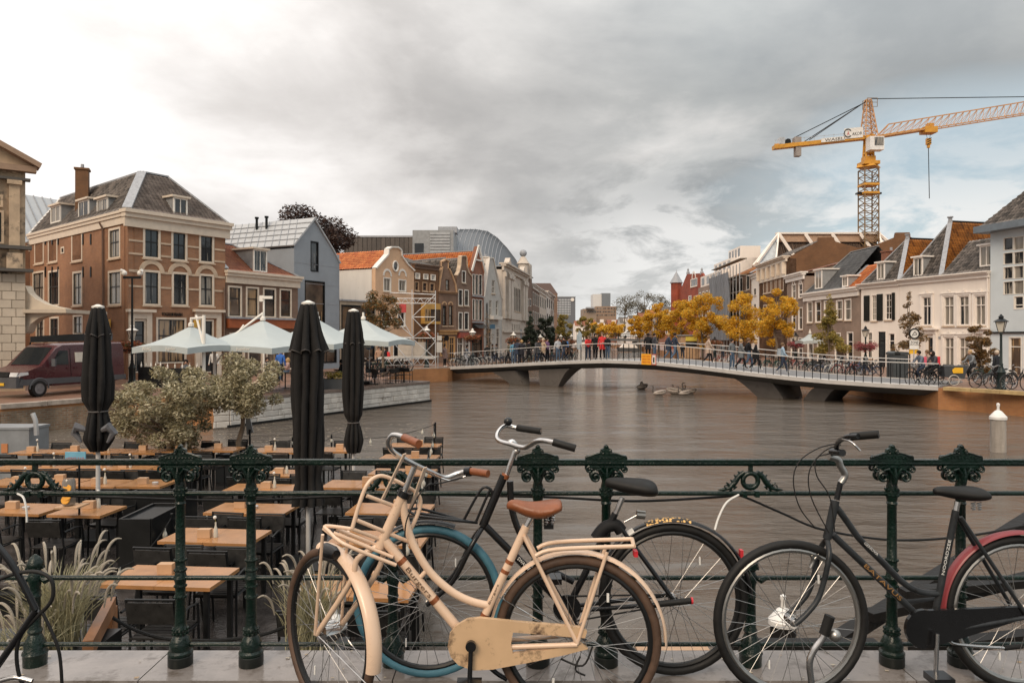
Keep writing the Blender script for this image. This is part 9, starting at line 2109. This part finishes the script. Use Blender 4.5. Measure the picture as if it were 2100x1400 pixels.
# ---- cable, rope, cap posts, timber fender, grasses, stair rail
def rope(pts,r,mt,label,name='cable',cat='cable'):m=MB();m.tube(crv(pts,6),r,6);return tag(m.build(name,mt,smooth=True),label,cat)
rope([W(88,1014,3.62),W(250,1020,3.62),W(500,1026,3.62),W(780,1014,3.62),W(1100,1018,3.62),W(1300,1027,3.62),W(1480,1018,3.6),W(1516,1015,3.6),W(1600,1050,3.7),W(1690,1086,3.9),W(1840,1107,4.1),W(2000,1096,4.1),W(2160,1064,4.1)],.0065,M_rubber,'long black cable running under the second rail of the railing')
rope([W(1515,1014,3.55),W(1490,1030,3.52),W(1474,1060,3.5),W(1466,1086,3.48)],.005,M_board,'short white cord tying the dotted mudguard to the railing','cord','cord')
rope([W(36,1012,3.54),W(48,1020,3.52),W(54,1045,3.51),W(55,1070,3.51)],.005,M_board,'white cable tie hanging from the second rail at the left','cable_tie','cable tie')
rope([W(228,1264,5.3),W(280,1292,5.2),W(350,1310,5.1),W(450,1312,5.1),W(540,1300,5.1),W(600,1278,5.2)],.012,mat('black rope',(.02,.02,.02),.8,bump=.8,bscale=120),'sagging black rope behind the double posts at lower left','rope','rope')
def moor(px,D,ytop,r,label,body,z0=-1.0,low=None):
 c=P2(px,D);zt=ZY(ytop,D);q=thing('mooring_post',label,'mooring post',(c.x,c.y,0),group='mooring posts with white caps');m=MB();m.lathe([(r,z0),(r*.98,zt-r*2.3)],12,(c.x,c.y,0));m.build('pile',body,q,smooth=True,angle=40)
 m=MB();z=zt-r*2.3;m.lathe([(r*.9,-.02),(r*1.12,.0),(r*1.12,r*.35),(r*.95,r*.55),(r*.45,r*1.15),(r*.18,r*1.3),(r*.16,r*1.75),(r*.24,r*1.95),(r*.22,r*2.2),(r*.05,r*2.3)],16,(c.x,c.y,z));m.build('cap',mat('white painted cap',(.72,.70,.67),.45,dirt=((.35,.33,.30),8,.62)),q,smooth=True,angle=35)
M_pile=mat('weathered grey timber pile',(.32,.285,.25),.85,var=.35,scale=4,streak=True,bump=.6,bscale=18);M_tim=mat('tarred black timber',(.018,.016,.015),.6,var=.4,scale=5,streak=True,bump=.4,bscale=20)
moor(2047,22.5,826,.215,'grey wooden mooring post with white cap standing alone at right',M_pile);moor(1606,7.2,1218,.125,'black mooring post with white cap seen through the charcoal front wheel',M_tim);moor(688,6.0,1236,.085,'small white capped post half hidden by the cream front wheel',M_tim)
tb=thing('timber_fender','black diagonal timber fender in the water below the railing at right','timber fender',(P2(1800,6.4).x,6.4,0))
for a,b,D0_,D1_,w_ in(((1500,1322),(1800,1322),5.0,5.0,.05),((1690,1330),(2480,830),5.6,9.4,.09),((1850,1215),(2700,1139),5.9,6.2,.06),((1780,1262),(2700,1046),5.8,7.4,.07),((1870,1330),(2700,1241),5.4,5.4,.07)):m=MB();m.bar(W(*a,D0_),W(*b,D1_),.12,w_);m.build('beam',M_tim,tb)
m=MB();m.bar(W(1305,1330,4.6),W(1452,1329,4.6),.08,.016);tag(m.build('batten',M_hold),'thin pale wooden batten low behind the black rear wheel','batten')
def grass(px,D,z0,h,n,label,seed,spread=.22):
 rg=random.Random(seed);c=P2(px,D);r=thing('fountain_grass',label,'ornamental grass',(c.x,c.y,z0),group='fountain grasses behind the railing');m=MB();pm=MB()
 for i in range(n):
  a=rg.uniform(0,2*pi);l=h*rg.uniform(.55,1.05);o=spread*rg.uniform(.2,1.1);b=Vector((c.x+rg.gauss(0,.06),c.y+rg.gauss(0,.06),z0));P=[b+Vector((o*cos(a)*t**1.7,o*sin(a)*t**1.7,l*(t-.18*t**3)))for t in(0,.3,.6,.85,1)]
  m.tube(P,[.0028,.003,.0024,.0016,.0006],3,cap=False)
  if i%11==0:
   q=P[-1];d=Vector((cos(a),sin(a),0));L2=rg.uniform(.7,1.1);pp=crv([q-Vector((0,0,.03)),q+d*.02*L2+Vector((0,0,.05)),q+d*.05*L2+Vector((0,0,.10)),q+d*.09*L2+Vector((0,0,.125)),q+d*.13*L2+Vector((0,0,.12))],4);pm.tube(pp,[.003+.0065*sin(pi*min(1,(k_+1)/len(pp)))for k_ in range(len(pp))],6)
 m.build('blades',mat('dry grass blades',(.36,.33,.20),.7,var=.3,island=.5),r)['kind']='stuff';pm.build('plumes',mat('pale grass plumes',(.46,.40,.32),.9,bump=.8,bscale=200,island=.15),r,smooth=True)['kind']='stuff'
grass(122,4.75,1.50,.62,420,'tall fountain grass with pale plumes behind the railing at left',1,.26);grass(40,4.5,1.45,.4,160,'small fountain grass tuft beneath the cut off bicycle',5,.25);grass(634,5.3,1.25,.72,300,'fountain grass with pale plumes left of the cream front wheel',2,.24)
m=MB();m.box((P2(62,4.8).x,4.8,1.35),(.95,.45,.34));tag(m.build('planter',M_black),'black planter trough holding the left fountain grass','planter');m=MB();m.box((P2(634,5.3).x,5.3,1.12),(.5,.4,.3));tag(m.build('planter',M_black),'small black planter under the middle fountain grass','planter')
st=thing('stair_handrail','brown wooden stair handrail going down beside the left fountain grass','handrail',(P2(210,4.9).x,4.9,.35));M_wd=mat('brown oiled timber',(.24,.11,.05),.5,var=.3,scale=6,streak=True)
m=MB();m.bar(W(180,1330,4.5),W(228,1238,5.3),.06,.10);m.build('handrail',M_wd,st);m=MB();m.bar(W(226,1244,5.32),W(226,1420,5.32),.07,.07);m.build('post',M_wd,st)
